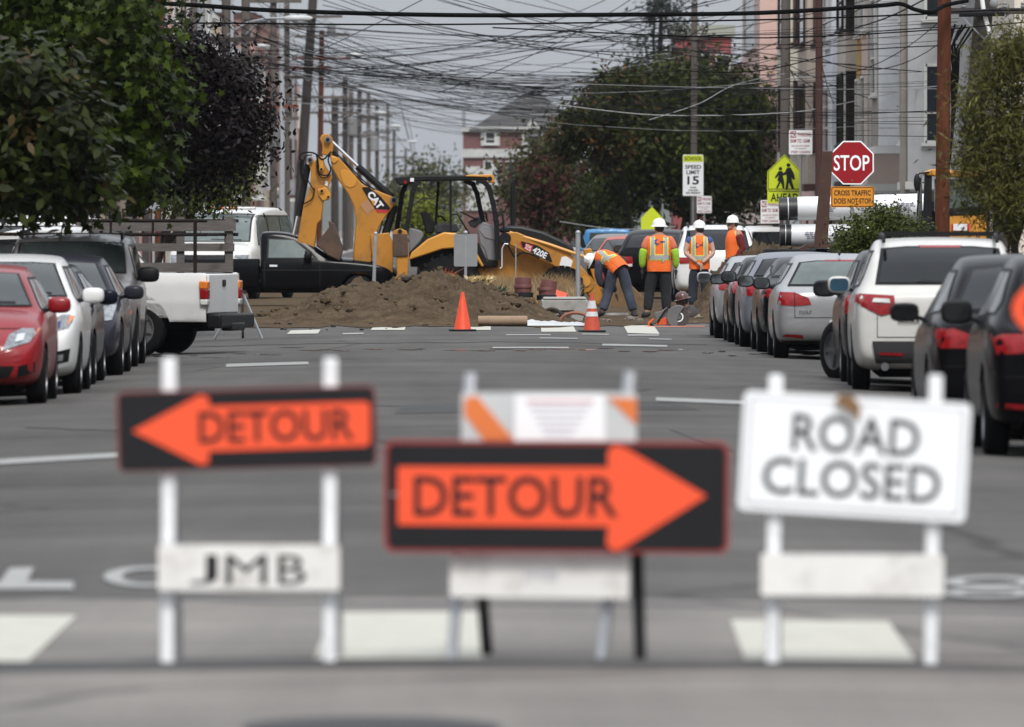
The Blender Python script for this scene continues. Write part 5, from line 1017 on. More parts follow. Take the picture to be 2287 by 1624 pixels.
d = 167.3; a, b_ = W(1068, 716, d), W(1178, 718, d); a.z = b_.z = .095; t = tag(MB().cyl(a, b_, .085, n=18).build('cardboard_tube', mat('cardboard', (.27, .185, .12), .8, var=.15, vscale=6), None), 'brown cardboard tube lying on the white plastic', 'tube')
def plastic():
    xs = fr(PX(1075, 169), PX(1312, 169), 60); ys = fr(167.6, 171.0, 16)
    def zf(x, y):
        e = min(1, (x - xs[0]) / .1, (xs[-1] - x) / .15); return .012 + max(0, .05 * (1 - (x - xs[0]) / (xs[-1] - xs[0])) + abs(mnoise.noise(Vector((x * 3, y * 1.5, 0)))) * .05 + abs(mnoise.noise(Vector((x * 9, y * 4, 5)))) * .035) * max(0, min(1, (y - 167.6) / .3, (171.0 - y) / .4)) * max(0, e)
    return sheet('plastic_sheet', xs, ys, zf, mat('white_plastic', (.58, .59, .60), .35, var=.05, coat=.3))
tag(plastic(), 'crumpled white plastic sheet beside the far crosswalk', 'plastic sheet')
k = MB(); base = W(1232, 687, 178); base.z = 0; P = [Vector((.20 * math.cos(R(a)), 0, .20 * math.sin(R(a)))) for a in range(0, 181, 15)]; k.tube(P, .03, 8)
o = k.build('broken_pipe', M_CLOD, None); o.location = base; tag(o, 'dark broken pipe half buried in the rubble', 'pipe')
for x, y, d, s, lab in ((1285, 703, 173, .26, 'curved piece of orange clay pipe in the rubble'), (1198, 700, 175, .16, 'pale clay shard lying in the rubble')):
    k = MB(); k.tube([Vector((s * math.cos(R(a)), 0, s * .6 * math.sin(R(a)))) for a in range(0, 171, 17)], .035, 6); o = k.build('clay_shard', M_CLAY, None); o.location = Vector((PX(x, d), d, .02)); tag(o, lab, 'clay pipe')
k = MB(); k.box((0, 0, .05), (.55, .12, .04)); o = k.build('plank', M_BRAIL, None); o.location = Vector((PX(1370, 182), 182, .02)); tag(o, 'pale plank lying between the feet of the bending worker', 'plank')
k = MB(); M = Matrix.Rotation(R(25), 3, 'Y'); k.box((0, 0, .16), (.20, .02, .30), M); o = k.build('slab_piece', M_CONC, None); o.location = Vector((PX(1295, 176), 176, 0)); tag(o, 'grey slab piece leaning behind the banded cone', 'slab')
k = MB(); k.box((0, 0, .03), (.28, .28, .03)); o = k.build('orange_rag', M_CONE, None); o.location = Vector((PX(1247, 188), 188, PZ(662, 188))); o.rotation_euler = (.5, .3, 0); tag(o, 'orange cloth beside the second pipe bend', 'cloth')
base = Vector((PX(945, 190), 190, PZ(640, 190) - .02)); t = thing('crate', 'small navy crate with red hose on top of the dirt heap', 'crate', base); k = MB(); k.box((0, 0, .10), (.42, .3, .02)); k.box((0, -.15, .06), (.42, .02, .16)); k.box((-.2, 0, .06), (.02, .3, .16)); k.box((.2, 0, .06), (.02, .3, .16)); k.build('crate_frame', mat('navy_plastic', (.02, .03, .12), .5), t); k = MB(); k.tube([Vector((.18 + .12 * math.cos(R(a)), -.1, .12 + .09 * math.sin(R(a)))) for a in range(0, 331, 30)], .03, 8); k.build('red_hose', M_CLAY, t)
# thin rods in the median
for x, y0, y1, lab in ((1152, 545, 665, 'thin steel rod standing in the dry grass'),):
    k = MB(); k.cyl(W(x, y1, 192), W(x, y0, 192), .011, n=6); tag(k.build('survey_rod', M_GALV, None), lab, 'rod')
# cut-off saw
d = 167.5; base = Vector((PX(1490, d), d, .0)); t = thing('cutoff_saw', 'orange cut-off saw with grey disc guard on the ground', 'saw', base); s = d / F
sq = lambda x, y: ((x - 1490) * s, (728 - y) * s); sC = lambda x, y: sq(*cC(x, y))
M_SAWO = mat('saw_orange', (.72, .10, .025), .45, var=.1); M_SAWG = mat('saw_grey', (.16, .15, .15), .6, metal=.3, var=.25)
def sp_(name, pts, y0, y1, m, bevel=.008):
    k = MB(); k.plate([sC(*p) for p in pts], 1, lambda a, b, c: Vector((a, y0 + (y1 - y0) * c, b))); return k.build(name, m, t, bevel=bevel)
sp_('engine_cover', [(1400, 1200), (1500, 1180), (1560, 1130), (1600, 1150), (1590, 1260), (1480, 1300), (1420, 1290)], -.09, .14, M_SAWG); sp_('saw_body', [(1420, 1370), (1440, 1300), (1560, 1260), (1590, 1300), (1570, 1370)], -.11, .16, M_SAWO); sp_('handle', [(1310, 1330), (1380, 1275), (1400, 1290), (1335, 1345), (1330, 1390), (1430, 1385), (1430, 1400), (1310, 1400)], -.02, .03, M_SAWO); sp_('front_handle', [(1420, 1330), (1540, 1150), (1580, 1130), (1590, 1145), (1550, 1165), (1440, 1345)], -.14, -.11, M_MBLK)
c0 = sC(1720, 1260); k = MB(); k.cyl((c0[0], -.115, c0[1]), (c0[0], -.108, c0[1]), .185, n=40); k.build('disc', mat('cutting_disc', (.07, .055, .05), .8), t); k = MB(); M = Matrix.Translation((c0[0], -.118, c0[1])) @ Matrix.Rotation(R(90), 4, 'X'); k.lathe([(.062, 0), (.062, .004), (.085, .004), (.085, 0)], 24, M); k.build('disc_label', M_SWHITE, t); k = MB(); k.cyl((c0[0], -.14, c0[1]), (c0[0], .0, c0[1]), .045, n=14); k.build('disc_nut', M_SAWG, t)
g = [(c0[0] + .20 * math.cos(R(a)), c0[1] + .20 * math.sin(R(a))) for a in range(60, 271, 14)] + [(c0[0] - .02, c0[1] - .05), (c0[0] + .02, c0[1] + .06)]; k = MB(); k.plate(g, 1, lambda a, b, c: Vector((a, -.16 + .09 * c, b))); k.build('disc_guard', M_SAWG, t, bevel=.01)
k = MB(); k.cyl(W(1440, 730, 166.5), W(1575, 729, 166.5), .012, n=6); o = k.build('marking_stick', mat('stick_red', (.55, .2, .14), .6), None); tag(o, 'thin red and white stick on the ground by the saw', 'stick')
# planted median: dry grass, succulents
def blades(name, label, n, xr, dr, zbase, h, m, seed, w=.008, lean=.35, cat='grass'):
    r = random.Random(seed); v = []; f = []
    for i in range(n):
        d = r.uniform(*dr); x = PX(r.uniform(*xr), d); hh = h * r.uniform(.45, 1.1); a = r.uniform(0, 6.28); dx, dy = math.cos(a) * w, math.sin(a) * w; lx, ly = r.gauss(0, lean) * hh, r.gauss(0, lean) * hh; k = len(v); z = zbase(x, d)
        v += [(x - dx, d - dy, z), (x + dx, d + dy, z), (x + dx * .8 + lx * .4, d + dy + ly * .4, z + hh * .6), (x - dx * .8 + lx * .4, d - dy + ly * .4, z + hh * .6), (x + lx, d + ly, z + hh)]
        f += [(k, k + 1, k + 2, k + 3), (k + 3, k + 2, k + 4)]
    me = bpy.data.meshes.new(name); me.from_pydata(v, [], f); me.materials.append(m); o = link(name, me); tag(o, label, cat, kind='stuff'); return o
zb = lambda x, d: .12
tag(sheet('median', fr(PX(900, 193), PX(1330, 193), 20), fr(184, 202, 10), lambda x, y: .12 + .03 * mnoise.noise(Vector((x * 2, y, 0))), M_DIRT), 'planted median strip of soil with dry grass', kind='structure')
M_DRY = mat('dry_grass', (.30, .20, .10), .9, var=.3, vscale=20, transl=.3); M_DRY2 = mat('dry_grass_pale', (.42, .31, .18), .9, var=.3, vscale=20, transl=.3)
blades('dry_grass', 'dry tan grass growing along the median before the digger', 2600, (1070, 1275), (189, 200), zb, .62, M_DRY, 1); blades('dry_grass', 'pale dry grass stalks among the pipe bends', 1100, (1100, 1290), (189, 198), zb, .50, M_DRY2, 2)
blades('dry_grass', 'sparse dry stalks beside the rear tyre of the digger', 260, (960, 1080), (190, 200), zb, .5, M_DRY2, 3)
blades('ice_plant', 'green ice plant patch behind the dirt heap', 1800, (1035, 1115), (186, 190), lambda x, d: .28 + .15 * mnoise.noise(Vector((x * 3, d, 0))), .26, mat('ice_plant_green', (.045, .075, .03), .7, var=.4, vscale=12), 4, .016, .6)
blades('succulent', 'red spiked succulent on the dirt heap', 26, (982, 1002), (187, 188), lambda x, d: .62, .32, mat('succulent_red', (.30, .07, .05), .6), 5, .014, .6); blades('succulent', 'low orange succulents on the dirt heap crest', 200, (955, 1020), (186, 188), lambda x, d: .6, .12, mat('succulent_orange', (.32, .16, .06), .6, var=.5, vscale=15), 6, .02, .7); blades('succulent', 'pale yellow flowering clump beside the sign back', 420, (1050, 1090), (189, 190), lambda x, d: .55, .18, mat('flower_yellow', (.55, .42, .20), .7, var=.3, vscale=12), 7, .02, .8)
# ================================================================ workers
M_SKIN = mat('skin', (.36, .20, .14), .6, var=.08, vscale=8); M_SKIND = mat('skin_dark', (.10, .055, .038), .6, var=.1)
M_SKINP = mat('skin_pale', (.45, .27, .20), .6, var=.08)
M_VEST = mat('vest_orange', (.84, .145, .018), .75, var=.10, vscale=6, bump=.5, bscale=14); M_STRIP = mat('reflective_tape', (.34, .34, .33), .5, var=.1); M_TRIMY = mat('vest_trim_lime', (.66, .68, .10), .6, var=.05)
M_JEAN = mat('dark_denim', (.020, .024, .036), .9, var=.35, vscale=6, bump=.6, bscale=18); M_JEANF = mat('faded_denim', (.045, .056, .085), .9, var=.4, vscale=5, bump=.6, bscale=18, dirt=(.10, .09, .08), dscale=5, damt=.4); M_PANTB = mat('black_trousers', (.012, .013, .016), .9, var=.3, vscale=6, bump=.6, bscale=16)
M_BOOT = mat('boot_leather', (.035, .030, .028), .7, var=.3, vscale=8); M_GREEN = mat('sleeve_green', (.30, .52, .03), .7, var=.12, vscale=8, bump=.5, bscale=20); M_SALM = mat('shirt_salmon', (.62, .16, .08), .8, var=.1); M_NAVYS = mat('shirt_navy', (.03, .035, .06), .85, var=.15); M_BLUES = mat('shirt_blue', (.05, .08, .25), .8, var=.1); M_MAROON = mat('shirt_maroon', (.13, .010, .012), .85, var=.15)
M_HATW = mat('hat_white', (.78, .78, .76), .35, var=.05, coat=.4); M_HATB = mat('hat_brown', (.09, .035, .03), .4, var=.2, coat=.4); M_GLOVE = mat('work_glove', (.014, .014, .015), .85, var=.2); M_HAIR = mat('dark_hair', (.012, .010, .009), .7, var=.2)
def skin(chains, name, m, parent, lvl=2, fat=1.18):
    """one continuous surface grown on a skeleton; chains: lists of (point, radius or (rx, ry)); shared points join"""
    V_ = []; E = []; Rr = []; idx = {}
    for ch in chains:
        prev = None
        for p, r in ch:
            key = tuple(round(c, 3) for c in p)
            if key not in idx: idx[key] = len(V_); V_.append(Vector(p)); Rr.append(r if hasattr(r, '__len__') else (r, r))
            i = idx[key]
            if prev is not None and prev != i: E.append((prev, i))
            prev = i
    me = bpy.data.meshes.new(name); me.from_pydata(V_, E, []); o = bpy.data.objects.new(name, me); COL.objects.link(o)
    s = o.modifiers.new('skin', 'SKIN'); s.use_smooth_shade = True; s.branch_smoothing = .4
    for i, r in enumerate(Rr): me.skin_vertices[0].data[i].radius = (r[0] * fat, r[1] * fat)
    me.skin_vertices[0].data[0].use_root = True
    u = o.modifiers.new('sub', 'SUBSURF'); u.levels = lvl; u.render_levels = lvl
    dg = bpy.context.evaluated_depsgraph_get(); r = bpy.data.meshes.new_from_object(o.evaluated_get(dg)); bpy.data.objects.remove(o)
    r.materials.clear(); r.materials.append(m); r.polygons.foreach_set('use_smooth', [True] * len(r.polygons))
    return link(name, r, parent), r
def loft_torso(rings, lat, n=20):
    k = MB(); P = []
    for i, (c, rx, ry) in enumerate(rings):
        c = Vector(c); tg = (Vector(rings[min(i + 1, len(rings) - 1)][0]) - Vector(rings[max(i - 1, 0)][0])).normalized(); v = tg.cross(lat).normalized(); u = v.cross(tg).normalized()
        for j in range(n):
            a = 2 * math.pi * j / n; ca, sa = math.cos(a), math.sin(a); w = 1 + .025 * math.sin(5 * a + i * 1.7); P.append(c + u * rx * math.copysign(abs(ca) ** .8, ca) * w + v * ry * math.copysign(abs(sa) ** .8, sa) * w)
    fs = [(i * n + j, i * n + (j + 1) % n, (i + 1) * n + (j + 1) % n, (i + 1) * n + j) for i in range(len(rings) - 1) for j in range(n)] + [tuple(range((len(rings) - 1) * n, len(rings) * n))]
    k.add(P, fs); me = k.mesh('vest', None, 80); o = bpy.data.objects.new('v', me); COL.objects.link(o); u = o.modifiers.new('s', 'SUBSURF'); u.levels = 1
    r = bpy.data.meshes.new_from_object(o.evaluated_get(bpy.context.evaluated_depsgraph_get())); bpy.data.objects.remove(o); r.polygons.foreach_set('use_smooth', [True] * len(r.polygons)); return r
def lerp3(a, b, t): return tuple(a[i] + (b[i] - a[i]) * t for i in range(3))
def hand_chains(wr, tip, side, spread=(1, 0, 0), curl=(0, 0, 0)):
    """palm with five unequal fingers"""
    wr, tip, sp, cu = Vector(wr), Vector(tip), Vector(spread).normalized(), Vector(curl); d = (tip - wr); L = d.length; d.normalize(); palm = wr + d * L * .45; ch = [[(tuple(wr), .028), (tuple(palm), (.038, .022))]]
    for i, (o, ln) in enumerate(((-.030, .86), (-.010, 1.0), (.011, .94), (.031, .74))):
        k = palm + sp * o + d * .03; m1 = k + d * L * .22 * ln + cu * .3; e = k + d * L * .46 * ln + cu
        ch.append([(tuple(palm), (.038, .022)), (tuple(k), .011), (tuple(m1), .010), (tuple(e), .008)])
    tb = wr + d * L * .25 - sp * .035; ch.append([(tuple(palm), (.038, .022)), (tuple(tb + d * .03), .012), (tuple(tb + d * .07 - sp * .012 + cu * .5), .009)])
    return ch
def hard_hat(parent, c, m, brim=.165, tiltx=0, tilty=0, full=True):
    M = Matrix.Translation(c) @ Matrix.Rotation(tiltx, 4, 'X') @ Matrix.Rotation(tilty, 4, 'Y'); k = MB()
    k.lathe([(.112, -.004), (brim * (1 if full else .78), -.012), (brim * (1 if full else .78), -.004), (.120, .012), (.118, .05), (.105, .09), (.075, .122), (.035, .137), (.001, .140)], 24, M)
    o = k.build('hard_hat', m, parent, 50); k = MB(); k.tube([M @ Vector((0, .12 * math.cos(R(a)), .03 + .115 * math.sin(R(a)))) for a in range(15, 166, 15)], .012, 6); k.build('hat_ridge', m, o)
    if not full:
        k = MB(); k.plate([(.10 * math.cos(R(a)), .10 * math.sin(R(a)) + .07) for a in range(0, 181, 15)], .008, lambda a, b, c_: M @ Vector((a, b, -.012 + c_))); k.build('hat_peak', m, o)
    return o
def head(parent, c, yaw, skinm, glasses=False):
    M = Matrix.Translation(c) @ Matrix.Rotation(yaw, 4, 'Z'); k = MB(); k.ball((0, 0, 0), (.076, .096, .115), 16, 12)
    k.ball((0, .055, -.065), (.05, .055, .05), 12, 8); k.ball((0, .105, -.015), (.016, .022, .03), 8, 6); k.ball((0, .085, .02), (.055, .02, .012), 8, 5)
    for s in (-1, 1): k.ball((s * .078, -.005, -.005), (.012, .025, .035), 8, 6)
    k.ball((0, .098, -.062), (.026, .012, .008), 8, 4); k.v = [tuple(M @ Vector(p)) for p in k.v]; o = k.build('head', skinm, parent, 60)
    h = MB(); h.ball((0, -.025, .02), (.082, .088, .105), 14, 8); h.v = [tuple(M @ Vector(p)) for p in h.v]; h.build('hair', M_HAIR, o, 60)
    for s in (-1, 1):
        e = MB(); e.ball((s * .032, .088, .003), (.014, .008, .009), 8, 5); e.v = [tuple(M @ Vector(p)) for p in e.v]; e.build('eye', M_GLOVE if glasses else M_HATW, o, 60)
    if glasses:
        g = MB(); g.box((0, .10, .005), (.13, .012, .035)); g.box((.075, .05, .01), (.008, .11, .012)); g.box((-.075, .05, .01), (.008, .11, .012)); g.v = [tuple(M @ Vector(p)) for p in g.v]; g.build('glasses', M_GLOVE, o)
    return o
WG = 'workers in orange vests'
def person(label, base, J, skinm, shirt, sleeve, trous, vest, hat, headyaw, hatfull=True, gloves=None, short=False, scale=1.0, glasses=False, hattilt=(0, 0), lvl=2, foot=True):
    t = thing('person', label, 'person', base, 0, WG); t.scale = (scale,) * 3
    pel, wai, che, nek, hed = J['pelvis'], J['waist'], J['chest'], J['neck'], J['head']
    tr = J.get('tr', ((.145, .105), (.135, .10), (.165, .115)))
    ch = [[(pel, tr[0]), (wai, tr[1]), (che, tr[2]), (nek, (.062, .06)), (lerp3(nek, hed, .6), .055)]]
    for s in ('L', 'R'):
        hp, kn, an, to = J['hip' + s], J['knee' + s], J['ankle' + s], J['toe' + s]
        ch.append([(pel, tr[0]), (hp, .085), (lerp3(hp, kn, .5), .076), (kn, .058), (lerp3(kn, an, .4), .056), (an, .042), (to, .036)])
        sh, el_, wr, ha = J['sho' + s], J['elb' + s], J['wri' + s], J['han' + s]
        ch.append([(che, tr[2]), (sh, .062), (lerp3(sh, el_, .5), .050), (el_, .042), (lerp3(el_, wr, .35), .042), (wr, .028)])
    skin(ch, 'body', skinm, t, lvl)
    # trousers and boots
    tc_ = [[(lerp3(pel, wai, .35), (tr[0][0] + .006, tr[0][1] + .008)), (pel, (tr[0][0] + .012, tr[0][1] + .016))]]
    for s in ('L', 'R'):
        hp, kn, an = J['hip' + s], J['knee' + s], J['ankle' + s]; tc_.append([(pel, (tr[0][0] + .012, tr[0][1] + .016)), (hp, .104), (lerp3(hp, kn, .5), .094), (kn, .078), (lerp3(kn, an, .5), .074), (lerp3(kn, an, .93), .068)])
    skin(tc_, 'trousers', trous, t, lvl, 1.27)
    for s in ('L', 'R'):
        an, to = J['ankle' + s], J['toe' + s]; he = (an[0] - (to[0] - an[0]) * .25, an[1] - (to[1] - an[1]) * .25, to[2]); skin([[(lerp3(J['knee' + s], an, .85), .058), (an, .058), (lerp3(an, to, .5), (.050, .046)), (to, (.046, .036))], [(an, .058), (he, .042)]], 'boot', M_BOOT, t, 2)
    # shirt sleeves
    for s in ('L', 'R'):
        sh, el_, wr = J['sho' + s], J['elb' + s], J['wri' + s]
        if short: skin([[(lerp3(che, sh, .7), .07), (sh, .078), (lerp3(sh, el_, .45), .070)]], 'sleeve', sleeve, t, 2)
        else:
            if shirt is not sleeve: skin([[(lerp3(che, sh, .7), .07), (sh, .080), (lerp3(sh, el_, .72), .070)]], 'shirt_sleeve', shirt, t, 2)
            skin([[(sh if shirt is sleeve else lerp3(sh, el_, .6), .078), (lerp3(sh, el_, .8), .072), (el_, .068), (lerp3(el_, wr, .5), .060), (lerp3(el_, wr, .95), .042)]], 'sleeve', sleeve, t, 2)
        hch = hand_chains(wr, J['han' + s], s, J.get('spread' + s, (0, 1, 0)), J.get('curl', (0, .02, 0))); skin(hch, 'glove' if gloves else 'hand', gloves or skinm, t, 1)
    # vest
    if vest:
        fx, fy = tr[2][0] / .165, tr[2][1] / .115; lat = (Vector(J['shoR']) - Vector(J['shoL'])); lat.normalize()
        low = lerp3(pel, wai, -.65); prof = [(low, .205, .150), (pel, .210, .155), (wai, .200, .150), (lerp3(wai, che, .6), .212, .150), (che, .222, .148), (lerp3(che, nek, .50), .212, .128), (lerp3(che, nek, .78), .165, .10), (lerp3(che, nek, .98), .085, .075)]
        vm = loft_torso([(p, a_ * (fx * .6 + .4) * J.get('vw', 1), b_ * (fy * .6 + .4)) for p, a_, b_ in prof], lat); vm.materials.append(vest); vo = link('vest', vm, t); VB = bvh_of(vm)
        for poly, m, off in J.get('strips', []):
            for vw in J.get('views', ('R', 'F')): patch(VB, [poly], vw, off, m, 'reflective_strip', vo, .05)
        if 'logo' in J:
            lx, lz, ls = J['logo']; circ = [(lx + ls * math.cos(R(a)), lz + ls * math.sin(R(a))) for a in range(0, 360, 20)]; patch(VB, [circ], 'R', .008, M_INK if False else mat('logo_blue', (.03, .035, .20), .7), 'logo_disc', vo, .05)
            c2 = [(lx + ls * .45 + ls * .62 * math.cos(R(a)), lz + ls * .1 + ls * .62 * math.sin(R(a))) for a in range(0, 360, 20)]; patch(VB, [c2], 'R', .013, vest, 'logo_cutout', vo, .05)
            h, nn, _, _ = VB.ray_cast(Vector((lx + ls * 1.7, -20, lz)), Vector((0, 1, 0))); y = (h.y if h else -.15) - .012
            text('JMB', ls * 2.4, ls * .85, mat('logo_blue', (.03, .035, .20), .7), vo, frame((lx + ls * 1.5, y, lz + ls * .05), (1, 0, 0), (0, 0, 1)), .03)
    head(t, hed, headyaw, skinm, glasses)
    hard_hat(t, (hed[0] + J.get('hatd', (0, 0))[0], hed[1], hed[2] + .045), hat, .165, hattilt[0], hattilt[1], hatfull)
    return t
def strips_back(zw0, zw1, xw, xs, ztop, w=.05, trim=.018):
    S = [([(-xw, zw0 - trim), (xw, zw0 - trim), (xw, zw1 + trim), (-xw, zw1 + trim)], M_TRIMY, .006), ([(-xw, zw0), (xw, zw0), (xw, zw1), (-xw, zw1)], M_STRIP, .010)]
    for s in (-1, 1):
        S.append(([(s * xs - w / 2 - trim, zw1), (s * xs + w / 2 + trim, zw1), (s * xs + w / 2 + trim, ztop), (s * xs - w / 2 - trim, ztop)], M_TRIMY, .008)); S.append(([(s * xs - w / 2, zw1), (s * xs + w / 2, zw1), (s * xs + w / 2, ztop), (s * xs - w / 2, ztop)], M_STRIP, .012))
    return S
def stand(dx=0, lean=0.0, armout=.05):
    J = dict(pelvis=(0, 0, .93), waist=(0, 0, 1.07), chest=(lean * .5, .0, 1.30), neck=(lean, .0, 1.50), head=(lean * 1.3, .03, 1.60))
    for s, n in ((-1, 'L'), (1, 'R')):
        J['hip' + n] = (s * .095, 0, .88); J['knee' + n] = (s * .12, .02, .49); J['ankle' + n] = (s * .135, 0, .09); J['toe' + n] = (s * .16, .17, .04)
        J['sho' + n] = (s * .20 + lean * .8, 0, 1.42); J['elb' + n] = (s * (.27 + armout), -.02, 1.13); J['wri' + n] = (s * (.28 + armout), .02, .88); J['han' + n] = (s * (.28 + armout), .03, .71)
    return J
# the worker in green sleeves
J = stand(armout=.02); J['kneeL'] = (-.17, .03, .49); J['ankleL'] = (-.21, -.02, .09); J['toeL'] = (-.30, .10, .04); J['hipL'] = (-.10, 0, .88); J['strips'] = strips_back(1.055, 1.125, .30, .115, 1.50, .055); J['logo'] = (-.04, 1.36, .052); J['tr'] = ((.17, .125), (.165, .125), (.185, .13))
person('standing worker with lime sleeves and black gloves seen from behind', Vector((PX(1472, 180.5), 180.5, 0)), J, M_SKIN, M_SALM, M_GREEN, M_PANTB, M_VEST, M_HATW, R(25), True, M_GLOVE, scale=1.02)
# the worker with hands clasped behind the back
J = stand(); J['tr'] = ((.135, .105), (.13, .10), (.16, .115)); J['elbL'] = (-.27, -.06, 1.15); J['elbR'] = (.27, -.06, 1.15); J['wriL'] = (-.05, -.19, .97); J['wriR'] = (.05, -.20, .96); J['hanL'] = (.07, -.23, .87); J['hanR'] = (.02, -.23, .84); J['spreadL'] = J['spreadR'] = (0, 0, 1); J['curl'] = (0, -.02, 0); J['strips'] = strips_back(1.03, 1.09, .28, .115, 1.50, .045); J['logo'] = (-.05, 1.30, .045)
person('standing worker with bare forearms clasped behind his back', Vector((PX(1562, 192), 192, 0)), J, M_SKINP, M_BLUES, M_BLUES, M_JEAN, M_VEST, M_HATW, R(28), False, None, short=True, scale=1.0)
# the worker in maroon sleeves, in profile
J = stand(lean=-.02); J['elbR'] = (.15, -.16, 1.12); J['shoR'] = (.06, -.17, 1.42); J['shoL'] = (.0, .17, 1.42); J['elbL'] = (-.04, .20, 1.13); J['wriR'] = (.02, -.18, .92); J['hanR'] = (-.06, -.17, .80); J['wriL'] = (-.12, .14, .92); J['hanL'] = (-.16, .12, .80); J['tr'] = ((.115, .15), (.12, .15), (.13, .17)); J['head'] = (-.05, .02, 1.60); J['neck'] = (-.01, 0, 1.50)
J['strips'] = [([(.06, .98), (.10, .98), (.09, 1.25), (.02, 1.46), (-.02, 1.46), (.05, 1.25)], M_TRIMY, .008), ([(.07, .98), (.09, .98), (.08, 1.25), (.01, 1.46), (-.01, 1.46), (.06, 1.25)], M_STRIP, .012)]; J['views'] = ('R',)
person('worker in maroon sleeves and dark glasses looking left', Vector((PX(1642, 199), 199, .10)), J, M_SKIN, M_MAROON, M_MAROON, M_JEAN, M_VEST, M_HATW, R(100), False, None, scale=1.0, glasses=True)
# the bending worker
J = dict(pelvis=(.02, 0, .92), waist=(-.06, .06, 1.02), chest=(-.22, .16, 1.10), neck=(-.37, .24, 1.08), head=(-.44, .28, 1.01), hipL=(-.07, -.02, .87), kneeL=(-.15, .06, .50), ankleL=(-.27, .0, .10), toeL=(-.37, .10, .04), hipR=(.10, 0, .86), kneeR=(.20, .05, .48), ankleR=(.31, -.08, .09), toeR=(.34, -.22, .04), shoL=(-.32, .02, 1.06), elbL=(-.34, .02, .78), wriL=(-.28, .05, .56), hanL=(-.24, .06, .44), shoR=(-.22, .30, 1.02), elbR=(-.14, .32, .72), wriR=(-.02, .26, .46), hanR=(.02, .24, .32), tr=((.15, .12), (.15, .125), (.165, .135)))
J['strips'] = [([(-.36, 1.20), (-.28, 1.28), (-.12, 1.10), (-.15, 1.02)], M_TRIMY, .008), ([(-.345, 1.20), (-.295, 1.26), (-.13, 1.09), (-.15, 1.04)], M_STRIP, .012), ([(-.28, 1.12), (-.05, 1.17), (.0, 1.14), (-.20, 1.06), (-.27, .92), (-.31, .96)], M_TRIMY, .008), ([(-.27, 1.10), (-.06, 1.155), (-.04, 1.14), (-.20, 1.075), (-.28, .93), (-.295, .95)], M_STRIP, .012)]; J['views'] = ('R',); J['hatd'] = (-.02, 0)
person('worker bending over the trench in faded jeans and navy shirt', Vector((PX(1378, 181.5), 181.5, 0)), J, M_SKIND, M_NAVYS, M_NAVYS, M_JEANF, M_VEST, M_HATW, R(80), True, None, scale=1.0, hattilt=(.2, -1.15))
# the worker down in the trench
J = stand(); J['chest'] = (.06, .0, 1.30); J['neck'] = (-.06, 0, 1.47); J['head'] = (-.13, .0, 1.57); J['shoL'] = (-.02, -.17, 1.36); J['elbL'] = (-.10, -.26, 1.12); J['wriL'] = (-.24, -.25, .98); J['hanL'] = (-.36, -.24, .94); J['shoR'] = (.10, .17, 1.36); J['elbR'] = (-.02, .24, 1.12); J['wriR'] = (-.2, .24, 1.0); J['hanR'] = (-.34, .2, .98)
J['strips'] = [([(.05, 1.26), (.20, 1.36), (.24, 1.26), (.10, 1.16)], M_VEST, .006), ([(.08, 1.28), (.18, 1.34), (.20, 1.29), (.11, 1.24)], M_TRIMY, .010), ([(.09, 1.285), (.175, 1.33), (.19, 1.30), (.115, 1.26)], M_STRIP, .014)]; J['views'] = ('R',)
person('worker in a brown hard hat down in the trench', Vector((PX(1540, 182), 182, -1.27)), J, M_SKIND, M_BOOT, M_BOOT, M_JEAN, M_BOOT, M_HATB, R(110), True, M_GLOVE, hattilt=(0, -.25))
